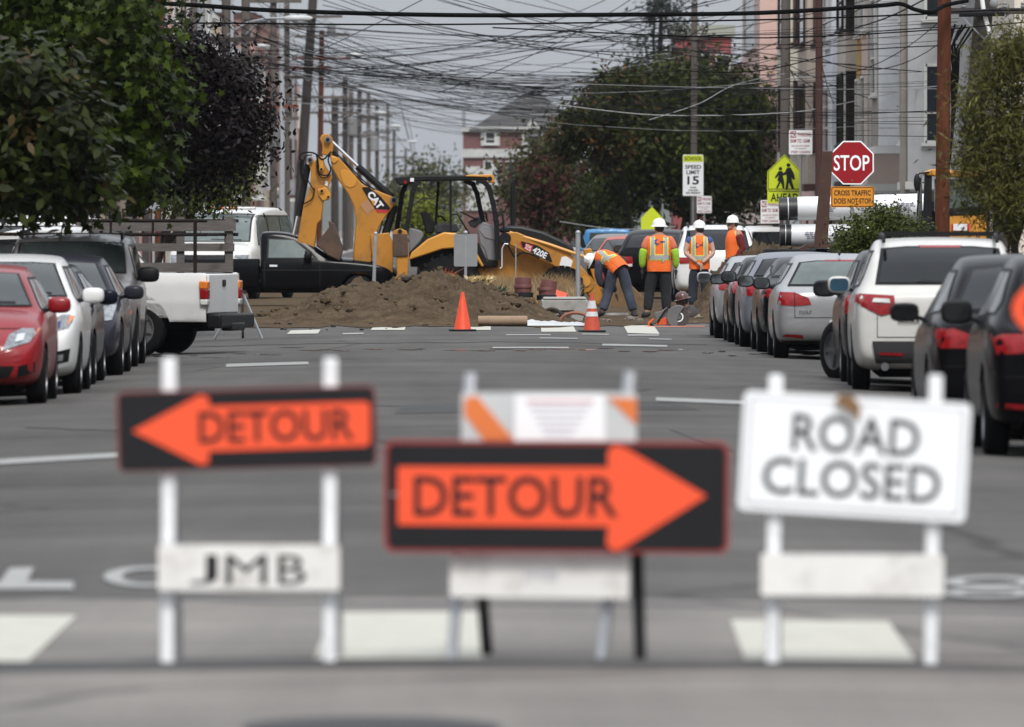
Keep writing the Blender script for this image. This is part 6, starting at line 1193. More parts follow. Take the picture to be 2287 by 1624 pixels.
# ================================================================ trees and shrubs
def leafmat(name, col, transl=.25, rough=.45): return mat(name, col, max(rough, .5), var=.25, vscale=1.2, attr='rnd', transl=transl * .7, spec=.16)
SH = {'star': [(0, -.35), (.10, -.12), (.42, -.28), (.26, 0), (.5, .18), (.18, .2), (0, .65), (-.18, .2), (-.5, .18), (-.26, 0), (-.42, -.28), (-.10, -.12)],
      'oval': [(0, -.5), (.18, -.2), (.2, .12), (0, .5), (-.2, .12), (-.18, -.2)], 'lance': [(0, -.5), (.085, -.05), (0, .5), (-.085, -.05)], 'tri': [(-.22, -.3), (.25, -.25), (.05, .5)], 'spray': [(0, -.5), (.16, -.1), (.34, .28), (.06, .1), (0, .5), (-.08, .12), (-.3, .22), (-.14, -.1)]}
def leaves(name, parent, m, blobs, n, shape, size, seed, clump=22, spread=1.7, up=.25, shell=.45, m2=None, f2=0):
    g = np.random.default_rng(seed); B = np.array([list(c) + list(r) for c, r in blobs]); wgt = (B[:, 3] * B[:, 5] + B[:, 4] * B[:, 5] + B[:, 3] * B[:, 4]); wgt = wgt / wgt.sum()
    nc = max(6, n // clump); bi = g.choice(len(B), nc, p=wgt); v = g.normal(size=(nc, 3)); v /= np.linalg.norm(v, axis=1)[:, None]
    rad = (shell + (1 - shell) * g.random(nc)) * g.uniform(.86, 1.12, nc); cc = B[bi, :3] + v * B[bi, 3:] * rad[:, None]
    ci = g.integers(0, nc, n); p = cc[ci] + g.normal(size=(n, 3)) * size * spread * g.uniform(.5, 1.3, (n, 1)); out = v[ci]
    nrm = out * .7 + g.normal(size=(n, 3)) * .65 + np.array([0, -.15, up]); nrm /= np.linalg.norm(nrm, axis=1)[:, None]
    ax = g.normal(size=(n, 3)) + out * .8 - np.array([0, 0, .35]); ax -= nrm * (ax * nrm).sum(1)[:, None]; ax /= np.linalg.norm(ax, axis=1)[:, None]; bx = np.cross(nrm, ax)
    S = np.array(SH[shape]); k = len(S); sz = size * g.uniform(.65, 1.25, n)
    co = p[:, None, :] + (S[None, :, 0, None] * bx[:, None, :] + S[None, :, 1, None] * ax[:, None, :]) * sz[:, None, None]
    co += nrm[:, None, :] * (np.abs(S[:, 0])[None, :, None] * sz[:, None, None] * .25)
    me = bpy.data.meshes.new(name); me.vertices.add(n * k); me.vertices.foreach_set('co', co.ravel()); me.loops.add(n * k); me.loops.foreach_set('vertex_index', np.arange(n * k)); me.polygons.add(n); me.polygons.foreach_set('loop_start', np.arange(0, n * k, k)); me.polygons.foreach_set('loop_total', np.full(n, k))
    me.materials.append(m)
    if m2:
        me.materials.append(m2); cm2 = g.random(nc) < f2; me.polygons.foreach_set('material_index', cm2[ci].astype(int))
    me.update(calc_edges=True); a = me.attributes.new('rnd', 'FLOAT', 'FACE'); a.data.foreach_set('value', np.clip(g.normal(.42, .22, nc)[ci] + g.normal(0, .15, n), 0, 1))
    return link(name, me, parent)
M_BARK = mat('bark', (.055, .042, .034), .95, var=.35, vscale=5, bump=.8, bscale=12, stretch=(1, 1, .3)); M_BARKD = mat('dark_bark', (.018, .014, .012), .95, var=.3)
def tree(name, label, base, blobs, m, shape, size, n, seed, tr=.14, bark=None, group=None, trunk_top=None, lean=(0, 0), cat='tree', **kw):
    base = Vector(base); t = thing(name, label, cat, base, 0, group); loc = [(Vector(c) - base, r) for c, r in blobs]; r = random.Random(seed)
    cx = sum((c for c, _ in loc), Vector()) / len(loc); top = Vector((cx.x * .7, cx.y * .7, cx.z)) if trunk_top is None else Vector(trunk_top) - base
    k = MB(); k.tube([(0, 0, -.1), (top.x * .25 + lean[0], top.y * .25, top.z * .35), (top.x * .6 + lean[0] * .6, top.y * .6, top.z * .7), top], [tr, tr * .8, tr * .6, tr * .25], 9)
    for c, rr in loc:
        s0 = Vector((top.x * .4, top.y * .4, top.z * .5)); mid = s0.lerp(c, .55) + Vector((r.uniform(-.2, .2), r.uniform(-.2, .2), r.uniform(-.1, .2))); k.tube([s0, mid, c, c + Vector((r.uniform(-.4, .4) * rr[0], r.uniform(-.4, .4) * rr[1], .5 * rr[2]))], [tr * .42, tr * .28, tr * .16, tr * .05], 6)
    k.build('trunk', bark or M_BARK, t, 60)
    leaves('crown', t, m, [(tuple(c), rr) for c, rr in loc], n, shape, size, seed, **kw); return t
L_MAPLE = leafmat('maple_leaf', (.030, .048, .0025)); L_MAG = leafmat('magnolia_leaf', (.022, .031, .004), .12, .3); L_MAGB = leafmat('magnolia_leaf_rust', (.055, .036, .010), .1, .5); L_PLUM = leafmat('plum_leaf', (.0052, .0016, .0020), .15, .4); L_SHR = leafmat('shrub_leaf', (.046, .058, .007), .2, .4); L_OLIVE = leafmat('olive_leaf', (.080, .078, .018), .2, .5); L_DARK = leafmat('dark_evergreen_leaf', (.026, .034, .004), .2, .5); L_RUST = leafmat('rust_leaf', (.085, .040, .012), .2, .5); L_RED = leafmat('red_leaf', (.060, .017, .014), .2, .6); L_FAR = leafmat('far_leaf', (.058, .060, .022), .2, .7); L_PINE = leafmat('pine_needle', (.045, .050, .045), .1, .7)  # pine needles lightened: distance haze is put into their colour
bl = lambda x, y, d, rx, ry, rz: (tuple(W(x, y, d)), (rx, ry, rz))
GT = 'street trees on the left'
tree('maple_tree', 'large bright green maple with star shaped leaves on the left', (-7.4, 129, 0), [bl(300, 60, 127, .62, 1.0, .8), bl(150, 90, 129, 1.1, 1.4, 1.0), bl(330, 210, 127, .50, .9, .75), bl(200, 250, 128, .9, 1.3, .9), bl(290, 370, 127.5, .52, .9, .6), bl(130, 400, 129, .9, 1.3, .55), bl(-80, 150, 130, 1.4, 1.8, 1.8), bl(60, -160, 129.5, 1.9, 2.0, 1.3), bl(250, -120, 128.5, .9, 1.3, 1.0)], L_MAPLE, 'star', .15, 20000, 11, .16, group=GT, clump=22, spread=1.25, up=.5)
tree('magnolia_tree', 'dark magnolia with long oval leaves at the left edge', (-7.3, 113, 0), [bl(60, 175, 112, .62, .9, .42), bl(150, 290, 111.6, .52, .8, .42), bl(-20, 270, 112, .8, 1, .6), bl(30, 400, 112, .85, 1, .45), bl(190, 405, 112, .28, .6, .28), bl(-200, 260, 113, 1.2, 1.6, 1.3)], L_MAG, 'oval', .185, 8500, 12, .12, group=GT, clump=12, spread=.85, up=.8, m2=L_MAGB, f2=.09)
tree('plum_tree', 'almost black purple leaved plum tree on the left', (-5.6, 152, 0), [bl(420, 120, 150, .34, .6, .36), bl(470, 165, 150, .40, .6, .35), bl(520, 200, 150, .52, .8, .45), bl(400, 240, 150, .6, .9, .75), bl(510, 300, 150, .58, .9, .62), bl(430, 370, 151, .62, .8, .42), bl(572, 265, 150, .20, .4, .30), bl(345, 200, 151.5, .6, 1, 1.2)], L_PLUM, 'oval', .105, 17000, 13, .09, M_BARKD, GT, clump=22, spread=2.3, shell=.3)
tree('bay_tree', 'dense green tree behind the plum tree', (-5.2, 160, 0), [bl(520, 400, 158, .42, .7, .42), bl(440, 430, 158, .6, .8, .42), bl(545, 330, 158.5, .30, .6, .50), bl(390, 410, 159, .5, .8, .5)], L_SHR, 'oval', .085, 8000, 14, .08, group=GT, clump=24)
tree('hedge_tree', 'dark green tree at the far left behind the vans', (-11.5, 178, 0), [bl(60, 420, 176, 1.0, 1, .8), bl(-60, 300, 177, 1.6, 1.5, 1.6), bl(230, 380, 178, .9, 1, .8)], L_SHR, 'oval', .13, 4500, 15, .12, group=GT)
tree('evergreen_tree', 'broad dark green feathery tree beyond the workers', (PX(1512, 320), 323, 0), [bl(1450, 230, 317.4, 1.31, 1.66, 0.759), bl(1570, 215, 318.8, 1.31, 1.79, 0.69), bl(1665, 260, 318.8, 1.03, 1.66, 1.17), bl(1420, 330, 316.7, 1.17, 1.66, 1.17), bl(1540, 350, 317.4, 1.38, 1.93, 1.31), bl(1650, 390, 318.8, 1.17, 1.66, 1.03), bl(1400, 420, 317.4, 0.759, 1.24, 0.58), bl(1490, 185, 318.8, 0.58, 1.1, 0.304), bl(1600, 440, 318.8, 0.828, 1.24, 0.483)], L_DARK, 'spray', .25, 34000, 16, .20, M_BARKD, None, W(1560, 350, 319), (.1, 0), clump=30, spread=1.9, m2=L_SHR, f2=.32)
tree('rusty_magnolia_tree', 'magnolia with rust brown leaf undersides left of the broad dark tree', (PX(1425, 312), 314, 0), [bl(1380, 200, 309.6, 0.658, 0.959, 0.493), bl(1300, 285, 308.9, 0.712, 0.959, 0.548), bl(1345, 240, 308.9, 0.617, 0.959, 0.548), bl(1265, 330, 309.6, 0.384, 0.685, 0.247), bl(1365, 320, 309.6, 0.685, 1.1, 0.617)], L_DARK, 'oval', .20, 9500, 17, .09, M_BARKD, clump=14, m2=L_RUST, f2=.22, spread=1.3)
tree('olive_tree', 'grey green olive tree at the right edge', (PX(2275, 121), 121.5, 0), [bl(2230, 150, 119, .30, .4, .42), bl(2275, 120, 119, .36, .5, .30), bl(2200, 250, 119, .36, .5, .40), bl(2260, 330, 119, .55, .6, .55), bl(2185, 370, 119, .40, .5, .30), bl(2240, 440, 119, .50, .6, .40), bl(2340, 220, 119.5, .7, .7, .9), bl(2330, 450, 119, .6, .7, .5)], L_OLIVE, 'lance', .11, 24000, 18, .07, clump=20, spread=1.5, up=.2)
tree('round_shrub', 'clipped round green shrub between the stop sign and the parked cars', (PX(1960, 152), 152, 0), [bl(1960, 512, 151, .50, .6, .32), bl(1900, 540, 151, .34, .5, .22), bl(2020, 525, 151, .34, .5, .30), bl(1955, 590, 151, .60, .7, .4), bl(1985, 490, 151, .3, .4, .16)], L_SHR, 'oval', .075, 8500, 19, .04, cat='shrub', clump=18, spread=1.3, up=.5)
GF = 'trees far down the street'
tree('far_tree', 'hazy olive tree before the brick house', (PX(1200, 420), 425, 0), [bl(1230, 345, 420, 1.3, 2, .75), bl(1165, 420, 420, 1.0, 2, 1.0), bl(1260, 400, 421, 1.4, 2, 1.4)], L_FAR, 'tri', .32, 5200, 20, .2, group=GF)
tree('far_tree', 'dark red leaved tree behind the digger stack', (PX(1240, 360), 362, 0), [bl(1220, 400, 358, 1.0, 1.3, 1.0), bl(1290, 420, 358, .9, 1.2, 1.1), bl(1250, 480, 358, 1.3, 1.4, .6), bl(1190, 470, 359, .8, 1.2, .7)], L_RED, 'tri', .24, 5200, 21, .16, group=GF, m2=L_DARK, f2=.35)
tree('far_tree', 'low dark tree beyond the digger bonnet', (PX(1350, 330), 332, 0), [bl(1340, 440, 330, .8, 1.2, .9), bl(1310, 490, 330, .7, 1, .4), bl(1380, 480, 330, .7, 1, .5)], L_DARK, 'tri', .22, 3200, 22, .12, group=GF)
tree('far_tree', 'grey green tree left of the brick house', (PX(950, 620), 625, 0), [bl(950, 400, 620, 1.7, 2, 1.2), bl(910, 440, 620, 2, 2, 1.2), bl(995, 435, 620, 1.6, 2, 1.2)], L_FAR, 'tri', .42, 2600, 23, .25, group=GF)
tree('far_tree', 'bright green bush seen through the digger cab', (PX(935, 300), 302, 0), [bl(930, 480, 300, .7, 1, .5), bl(970, 500, 300, .6, 1, .35)], leafmat('lime_leaf', (.13, .15, .015), .3), 'tri', .18, 1800, 24, .08, group=GF)
tree('pine_tree', 'tall dark pine with bare branches beside the red house', (PX(1470, 420), 425, 0), [bl(1475, 20, 421, .95, 1.1, .5), bl(1510, 70, 421, .55, .8, .28), bl(1440, 95, 421, .6, .8, .26), bl(1490, 130, 421, .8, .9, .3), bl(1415, 160, 421, .7, .8, .3), bl(1465, -40, 421, .9, 1, .55), bl(1560, 120, 421, .6, .8, .25), bl(1575, 60, 422, .4, .6, .2)], L_PINE, 'spray', .26, 2300, 25, .2, M_BARKD, GF, W(1480, -60, 423), clump=18, spread=1.4)
# ================================================================ utility poles, lamps, wires
M_POLE = mat('pole_wood', (.105, .088, .078), .9, var=.3, vscale=6, bump=.6, bscale=20, stretch=(1, 1, .12)); M_POLER = mat('pole_wood_red', (.090, .030, .015), .9, var=.55, spec=.15, vscale=9, bump=.7, bscale=22, stretch=(1, 1, .10)); M_POLED = mat('pole_wood_dark', (.045, .036, .032), .9, var=.3, vscale=6, stretch=(1, 1, .12)); M_STEELP = mat('steel_pole', (.27, .28, .30), .5, metal=.2, var=.08); M_COND = mat('conduit', (.40, .42, .45), .5, var=.08); M_WIRE = mat('wire_black', (.003, .003, .003), .8, var=0, spec=.08); M_WIREL = mat('wire_grey', (.34, .34, .34), .5, var=.1); M_BOX = mat('grey_box', (.20, .20, .20), .6, var=.15); M_RARM = mat('crossarm_red', (.16, .055, .035), .9, var=.3)
GP = 'utility poles along the left pavement'
ANCH_L = []
def pole(label, x, d, ztop, dia, m, arms=(), group=None, lean=0.0, lamp=None, boxes=(), conduits=(), x2=None, cat='utility pole', name='utility_pole'):
    base = Vector((PX(x, d), d, -.05)); t = thing(name, label, cat, base, 0, group); k = MB(); top = Vector((lean, 0, ztop)); k.tube([(0, 0, -.2), top * .5, top], [dia / 2, dia / 2 * .93, dia / 2 * .85], 14); k.build('pole_shaft', m, t, 60)
    for (z, hw, am, sk) in arms:
        k = MB(); a = Vector((lean * z / ztop - hw, -dia * .6, z)); b_ = Vector((lean * z / ztop + hw, -dia * .6, z + sk)); k.bar(a, b_, .10, .12); o = k.build('crossarm', am, t)
        for s in (-.85, -.45, .45, .85):
            k = MB(); p = a.lerp(b_, .5 + s / 2); k.lathe([(.03, .05), (.055, .09), (.035, .12), (.05, .15), (.02, .18)], 8, Matrix.Translation(p)); k.build('insulator', M_BOX, o)
        for s in (-.6, .6): k = MB(); k.bar(a.lerp(b_, .5 + s / 2), Vector((lean * z / ztop, -dia * .6, z - .55)), .03); k.build('brace', M_STEELP, o)
    for (dx, z, sx, sz, bm) in boxes:
        k = MB(); k.lathe([(sx / 2 * .9, 0), (sx / 2, .03), (sx / 2, sz - .05), (sx / 2 * .8, sz)], 12, Matrix.Translation((dx, -dia * .8, z))); k.build('transformer', bm, t)
    for (dx, z0, z1, rr) in conduits:
        k = MB(); k.cyl((dx, -dia * .55, z0), (dx, -dia * .55, z1), rr, n=8); k.lathe([(rr * 1.35, 0), (rr * 1.35, .12)], 8, Matrix.Translation((dx, -dia * .55, z0))); k.build('conduit', M_COND, t)
    if lamp:
        z, ln = lamp; k = MB(); k.tube([(0, -.1, z - .5), (ln * .35, -.2, z - .12), (ln * .7, -.25, z), (ln, -.25, z)], .035, 8); o = k.build('lamp_arm', M_STEELP, t); k = MB(); k.ball((ln + .35, -.25, z), (.42, .16, .09), 14, 8, .8); k.build('lamp_head', mat('lamp_grey', (.50, .50, .50), .5, var=.1), o); k = MB(); k.ball((ln + .42, -.25, z - .08), (.2, .12, .10)); k.build('lamp_lens', M_COND, o)
    ANCH_L.append((base.x, d, ztop)) if group == GP else None
    return t
Z = PZ
pole('weathered wood pole beside a steel pole in the upper left', 436, 251, 10.5, .26, M_POLE, [(9.4, .9, M_POLE, 0)], GP)
pole('smooth grey steel pole in the upper left', 450, 249, 11, .22, M_STEELP, (), GP, cat='pole', conduits=())
pole('thick wood pole with grey conduit above the plum tree', 506, 284, 11, .30, M_POLE, [(Z(85, 284), .85, M_POLED, 0), (Z(135, 284), .8, M_POLED, 0), (9.3, 1.1, M_POLE, 0)], GP, conduits=[(.16, 3, 10.5, .05)], lamp=(Z(22, 284) - .2, 1.7))
pole('wood pole with dark crossarms right of the plum tree', 549, 309, 10.8, .30, M_POLE, [(Z(125, 309), .75, M_POLED, 0), (Z(205, 309), .7, M_POLED, 0), (9.8, 1.0, M_POLE, 0)], GP, boxes=[(.35, Z(200, 309), .42, .8, M_BOX)], lamp=(Z(38, 309), 1.2))
pole('brown wood pole with long grey conduits', 611, 354, 10.6, .27, M_POLE, [(Z(235, 354), .9, M_RARM, 0), (Z(262, 354), .9, M_POLE, 0), (9.6, 1, M_POLE, 0)], GP, conduits=[(.28, Z(480, 354), 9.5, .085), (-.18, Z(420, 354), Z(300, 354), .06)], boxes=[(.05, Z(330, 354), .4, .8, M_BOX)])
pole('slim wood pole behind the conduits', 641, 381, 10.4, .24, M_POLE, [(9.2, .9, M_POLE, 0), (Z(170, 381), .8, M_POLED, 0)], GP, conduits=[(-.14, Z(480, 381), 8, .06)])
pole('dark leaning wood pole left of the digger boom', 660, 422, 11.3, .44, M_POLED, [(10.4, 1.3, M_POLE, .05), (Z(150, 422), 1.0, M_RARM, 0)], GP, lean=.75, lamp=(9.2, -1.6))
pole('red brown wood pole above the digger boom', 712, 470, Z(66, 470), .28, M_POLER, [(Z(80, 470), 1.3, M_POLE, .1), (Z(128, 470), 1.4, M_RARM, 0), (Z(215, 470), 1.2, M_POLE, 0)], GP, lean=.15, lamp=(Z(120, 470), 1.4), boxes=[(.6, Z(80, 470), .4, .6, M_BOX)])
pole('dark flat topped pole behind the digger boom', 748, 521, Z(217, 521), .42, M_POLED, [(Z(250, 521), 1.3, M_POLE, 0)], GP)
for i, (x, d, yt) in enumerate(((771, 566, 170), (784, 595, 200), (803, 643, 200), (823, 703, 205), (842, 770, 235), (866, 879, 230), (880, 960, 290), (906, 1120, 330), (922, 1300, 345), (936, 1500, 372))):
    pole(['wood pole fading into the haze, first beyond the boom', 'wood pole fading into the haze, second beyond the boom', 'wood pole fading into the haze, third beyond the boom', 'wood pole fading into the haze, fourth beyond the boom', 'wood pole fading into the haze, fifth beyond the boom', 'hazy far pole with crossarm, left of the open sky', 'hazy far pole just left of the open sky', 'thin hazy pole inside the open sky', 'very faint pole low in the open sky', 'faintest pole nearest the vanishing point'][i], x, d, Z(yt, d), .34, M_POLE if i % 2 else M_POLED, [(Z(yt + 22, d), 1.2, M_POLE, 0), (Z(yt + 60, d), 1.1, M_POLED, 0)] + ([(Z(yt + 100, d), 1.3, M_POLE, 0)] if i < 5 else []), GP, lamp=(Z(yt + 80, d), 1.6 + .2 * i) if i % 2 == 0 else None, boxes=[(.4, Z(yt + 130, d), .6, 1.0, M_BOX)] if i % 3 == 0 else ())
pole('red brown wood pole behind the stop sign back', 355, 222, 8, .30, M_POLER, (), GP, conduits=[(.08, 0, 6, .02)])
GPR = 'poles on the right pavement'
pole('grey wooden pole carrying the speed limit sign', 1549, 300, 9.6, .21, M_POLE, [(8.9, .9, M_POLE, 0)], GPR, lean=.03)
pole('grey wooden pole behind the school crossing sign', 1751, 254, 9.5, .27, M_POLE, [(8.7, 1.0, M_POLE, 0)], GPR, lean=.06)
pole('dark red brown pole between the pale houses', 1829, 231, 9.2, .18, M_POLED if False else mat('pole_maroon', (.055, .022, .018), .85, var=.2), (), GPR)
pole('rough red brown wood pole in front of the grey house', 2102, 165, 7.0, .25, M_POLER, (), GPR, lean=.07)
t = pole('dark leaning pole with white pipe above the olive tree', 2140, 196, 7.4, .42, M_POLED, [(Z(20, 196), .9, M_POLED, 0)], GPR, lean=.62)
k = MB(); b0 = Vector((PX(2140, 196), 196, -.05)); k.tube([W(2210, 75, 195.4) - b0, W(2196, 20, 195.4) - b0, W(2188, -40, 195.4) - b0], .045, 10); k.build('white_pipe', M_BWHITE, t)
k = MB(); k.cyl(W(2142, 30, 195.3) - b0, W(2243, 28, 195.3) - b0, .075, n=14); k.build('cable_splice', M_SBLACK, t); k = MB(); k.ball(W(2220, 8, 195.2) - b0, (.09, .06, .1)); k.build('terminal_box', M_BOX, t)
for i in range(7):
    k = MB(); r = random.Random(i); k.tube([W(2125 + i * 8, 60 + r.uniform(-8, 8), 195.2) - b0, W(2112 + i * 5, 100 + r.uniform(-10, 15), 195.1) - b0, W(2122 + i * 3, 150 + r.uniform(0, 40), 195.1) - b0, W(2128 - i, 240 + 20 * i, 195.2) - b0], .022, 5); k.build('loose_cable', M_WIRE, t)
k = MB(); k.tube([W(2108, 35, 164.6), W(2114, 60, 164.4)], .01, 5)
# rusty leaning steel post with base plate
base = Vector((PX(1838, 163), 163, 0)); t = thing('steel_beam', 'rusty steel beam leaning upright on a bent base plate', 'steel beam', base); k = MB(); M_RUST = mat('rusty_steel', (.060, .028, .020), .85, var=.35, vscale=4, dirt=(.13, .05, .025), dscale=5, damt=.6)
k.plate([(PX(a, 163) - base.x, PZ(b_, 163)) for a, b_ in ((1837, 338), (1860, 338), (1848, 548), (1818, 548))], 1, lambda a, b_, c: Vector((a, .2 * c - .1, b_))); k.build('beam', M_RUST, t, bevel=.01)
k = MB(); k.plate([(PX(a, 163) - base.x, PZ(b_, 163)) for a, b_ in ((1782, 556), (1800, 546), (1862, 546), (1872, 560), (1862, 562), (1852, 553), (1805, 553), (1790, 562))], 1, lambda a, b_, c: Vector((a, .7 * c - .35, b_))); k.build('base_plate', M_RUST, t); k = MB(); k.cyl((0, 0, 0), (0, 0, PZ(556, 163)), .12, n=12); k.build('stand', M_UNDER, t)
# ---- wires
GW = 'overhead wires crossing above the street'
def wire(a, b, sag, r, m, label, group=GW, n=14, wob=0.0, seed=0, name='overhead_wire'):
    P = []; rr_ = random.Random(seed)
    for i in range(n + 1):
        u = i / n; p = a.lerp(b, u); p.z -= sag * 4 * u * (1 - u); p.z += rr_.uniform(-wob, wob); P.append(p)
    k = MB(); k.tube(P, r, 5, False); o = k.build(name, m, None, 60); return tag(o, label, 'wire', group)
def pwire(pts, r, m, label, group=GW, name='overhead_wire'):
    P = [W(*p) for p in pts]; Q = []
    for i in range(len(P) - 1):
        p0, p1, p2, p3 = P[max(i - 1, 0)], P[i], P[i + 1], P[min(i + 2, len(P) - 1)]
        for s in range(6): u = s / 6; Q.append(.5 * ((2 * p1) + (p2 - p0) * u + (2 * p0 - 5 * p1 + 4 * p2 - p3) * u * u + (3 * p1 - p0 - 3 * p2 + p3) * u ** 3))
    Q.append(P[-1]); k = MB(); k.tube(Q, r, 8, True); o = k.build(name, m, None, 60); return tag(o, label, 'wire', group)
pwire([(-60, -6, 158), (380, 9, 159), (620, 24, 160), (1000, 34, 161), (1400, 33, 162), (1700, 29, 163), (1960, 13, 164), (2010, 9, 164), (2045, 22, 164), (2080, 27, 164), (2112, 12, 164.5), (2160, 2, 165)], .036, M_WIRE, 'thick twisted black cable slung across the top of the picture', None)
pwire([(-60, 55, 162), (420, 52, 163), (800, 55, 164), (1100, 54, 165), (1500, 48, 166), (1800, 42, 166), (2106, 30, 165)], .014, M_WIRE, 'second black cable just below the thick one', None)
pwire([(2106, 28, 165), (2200, 24, 166), (2330, 22, 168)], .014, M_WIRE, 'black cable from the red brown pole to the right edge', None)
pwire([(1100, 62, 190), (1500, 80, 190), (1760, 84, 190), (2100, 66, 190), (2330, 46, 190)], .013, M_WIRE, 'long black wire passing behind the red brown pole', None)
pwire([(1540, 160, 210), (1700, 158, 210), (1900, 115, 210), (2150, 100, 200)], .012, M_WIRE, 'wavy black wire before the pale houses', None)
pwire([(1230, 232, 240), (1430, 255, 240), (1600, 258, 240), (1750, 252, 240), (1830, 242, 240), (2010, 205, 240), (2110, 190, 220)], .010, M_WIREL, 'pale grey wire drooping before the dark tree', None)
pwire([(1450, 268, 238), (1560, 232, 240), (1640, 190, 242), (1752, 165, 250)], .009, M_WIREL, 'short pale wire rising to the grey pole', None)
pwire([(1755, 110, 252), (1850, 80, 240), (1980, 40, 220), (2100, -20, 200)], .017, M_WIRE, 'black service wire climbing to the upper right', None)
pwire([(1250, 495, 300), (1380, 512, 300), (1510, 506, 300)], .012, M_WIREL, 'pale low wire behind the digger stack', None)
rw = random.Random(21)
LA = [(506, 284, (20, 150)), (549, 309, (40, 210)), (611, 354, (60, 240)), (641, 381, (60, 250)), (690, 422, (20, 180)), (714, 470, (70, 230)), (748, 521, (220, 270)), (784, 595, (200, 300)), (823, 703, (210, 320)), (866, 879, (240, 360)), (906, 1120, (330, 400))]
RA = [(1549, 300, (40, 250)), (1751, 254, (30, 330)), (1829, 231, (0, 260)), (2102, 165.0, (20, 330)), (2140, 196, (20, 200)), (1910, 262, (60, 300)), (1980, 246, (20, 260)), (1700, 345, (60, 240)), (1640, 360, (100, 230)), (1500, 360, (80, 260))]
WL = 'thin black overhead wire strung between the left poles and the right side'
for j in range(24):          # bundles: each leaves one pole and spreads a little
    la = LA[min(int(abs(rw.gauss(0, 3.6))), len(LA) - 1)]; ra = rw.choice(RA if j % 3 else RA[:3] + RA[7:]); ya, yb = rw.uniform(*la[2]), rw.uniform(*ra[2]); sg = rw.uniform(.2, 1.3)
    for i in range(rw.choice((4, 5, 6, 7))):
        a = W(la[0] + rw.uniform(-6, 6), ya + rw.uniform(-7, 7), la[1]); b = W(ra[0] + rw.uniform(-3, 3), yb + rw.gauss(0, 22), ra[1]); dm = (la[1] + ra[1]) / 2
        wire(a, b, (sg + rw.uniform(-.15, .3)) * dm / 320, rw.uniform(.6, 1.3) * dm / F * .5, M_WIRE if rw.random() < .93 else M_WIREL, WL, wob=.010, seed=i + 40 * j)
WL2 = 'thin wire fanning out of the top edge over the street'
for i in range(26):
    x0 = rw.uniform(380, 1300); x1 = x0 + rw.uniform(500, 1100); d0 = rw.uniform(240, 420); d1 = rw.uniform(220, 330)
    a = W(x0, rw.uniform(90, 250) if i % 2 else rw.uniform(-40, 20), d0); b = W(x1, rw.uniform(-60, 10) if i % 2 else rw.uniform(80, 200), d1); wire(a, b, rw.uniform(.2, .8), .0125 * (d0 + d1) / 600, M_WIRE, WL2, 'wires leaving through the top edge', seed=i, wob=.01)
# lines along the left row of poles
WL3 = 'wire running along the row of left utility poles'
Ls = [(436, 251), (506, 284), (549, 309), (611, 354), (641, 381), (690, 422), (714, 470), (748, 521), (784, 595), (823, 703), (866, 879), (906, 1120), (936, 1500)]
for (xa, da), (xb, db) in zip(Ls, Ls[1:]):
    for k_, (dz, dx) in enumerate(((0, -.7), (0, .7), (-1.1, -.5), (-1.1, .5), (-2.2, .25), (-2.5, -.2))):
        if db > 600 and k_ % 2: continue
        h0 = min(9.6, Z(40, da)) if da < 500 else Z(220, da) ; h1 = min(9.6, Z(40, db)) if db < 500 else (Z(220, db) if db < 800 else Z(240 + (db - 800) * .16, db))
        wire(Vector((PX(xa, da) + dx, da, h0 + dz)), Vector((PX(xb, db) + dx, db, h1 + dz)), .35, .011 * max(1, da / 350), M_WIRE, WL3, 'wires along the left poles', 8)
WL4 = 'house service wire dropping to the houses on the right'
for i in range(20):
    ra = RA[rw.choice((0, 1, 2))]; a = W(ra[0], rw.uniform(60, 200), ra[1]); b = Vector((11.2, rw.uniform(232, 330), rw.uniform(4, 7.5))); wire(a, b, rw.uniform(.1, .5), .011, M_WIRE, WL4, 'service wires on the right', 10, seed=i)
# ================================================================ houses
def wallm(name, c, **kw): return mat('wall_' + name, c, .85, var=.12, vscale=1.5, bump=.25, bscale=18, dirt=tuple(x * .55 for x in c), dscale=.9, damt=.45, **kw)
M_PANE = mat('window_pane', (.020, .024, .028), .06, var=.4, vscale=.8, spec=.7); M_FRAMEW = mat('window_frame', (.62, .62, .60), .6, var=.05); M_FRAMEB = mat('window_frame_brown', (.07, .03, .022), .7, var=.15); M_ROOFG = mat('roof_grey', (.060, .058, .058), .9, var=.2, vscale=3); M_ROOFB = mat('roof_brown', (.085, .045, .035), .9, var=.2, vscale=2); M_GARAGE = mat('garage_door', (.055, .032, .028), .8, var=.2)
def win(t, o, u, w, h, fm, pane=M_PANE, sash=True, th=.07):
    """window on a wall: o centre, u unit vector to the right when seen from outside"""
    u = Vector(u).normalized(); M = frame(o, u, (0, 0, 1)); k = MB()
    for a, b, sx, sy in ((-w / 2, 0, th, h + th), (w / 2, 0, th, h + th), (0, h / 2, w, th), (0, -h / 2, w, th)) + (((0, -h * .12, w, th * .7),) if sash else ()):
        mplate(k, [(a - sx / 2, b - sy / 2), (a + sx / 2, b - sy / 2), (a + sx / 2, b + sy / 2), (a - sx / 2, b + sy / 2)], -.02, .05, M)
    f = k.build('window', fm, t); k = MB(); mplate(k, [(-w / 2, -h / 2), (w / 2, -h / 2), (w / 2, h / 2), (-w / 2, h / 2)], -.005, .012, M); k.build('pane', pane, f)
    k = MB(); mplate(k, [(-w / 2 - .1, -h / 2 - th - .03), (w / 2 + .1, -h / 2 - th - .03), (w / 2 + .1, -h / 2 - .03), (-w / 2 - .1, -h / 2 - .03)], -.02, .10, M); k.build('sill', fm, f); return f
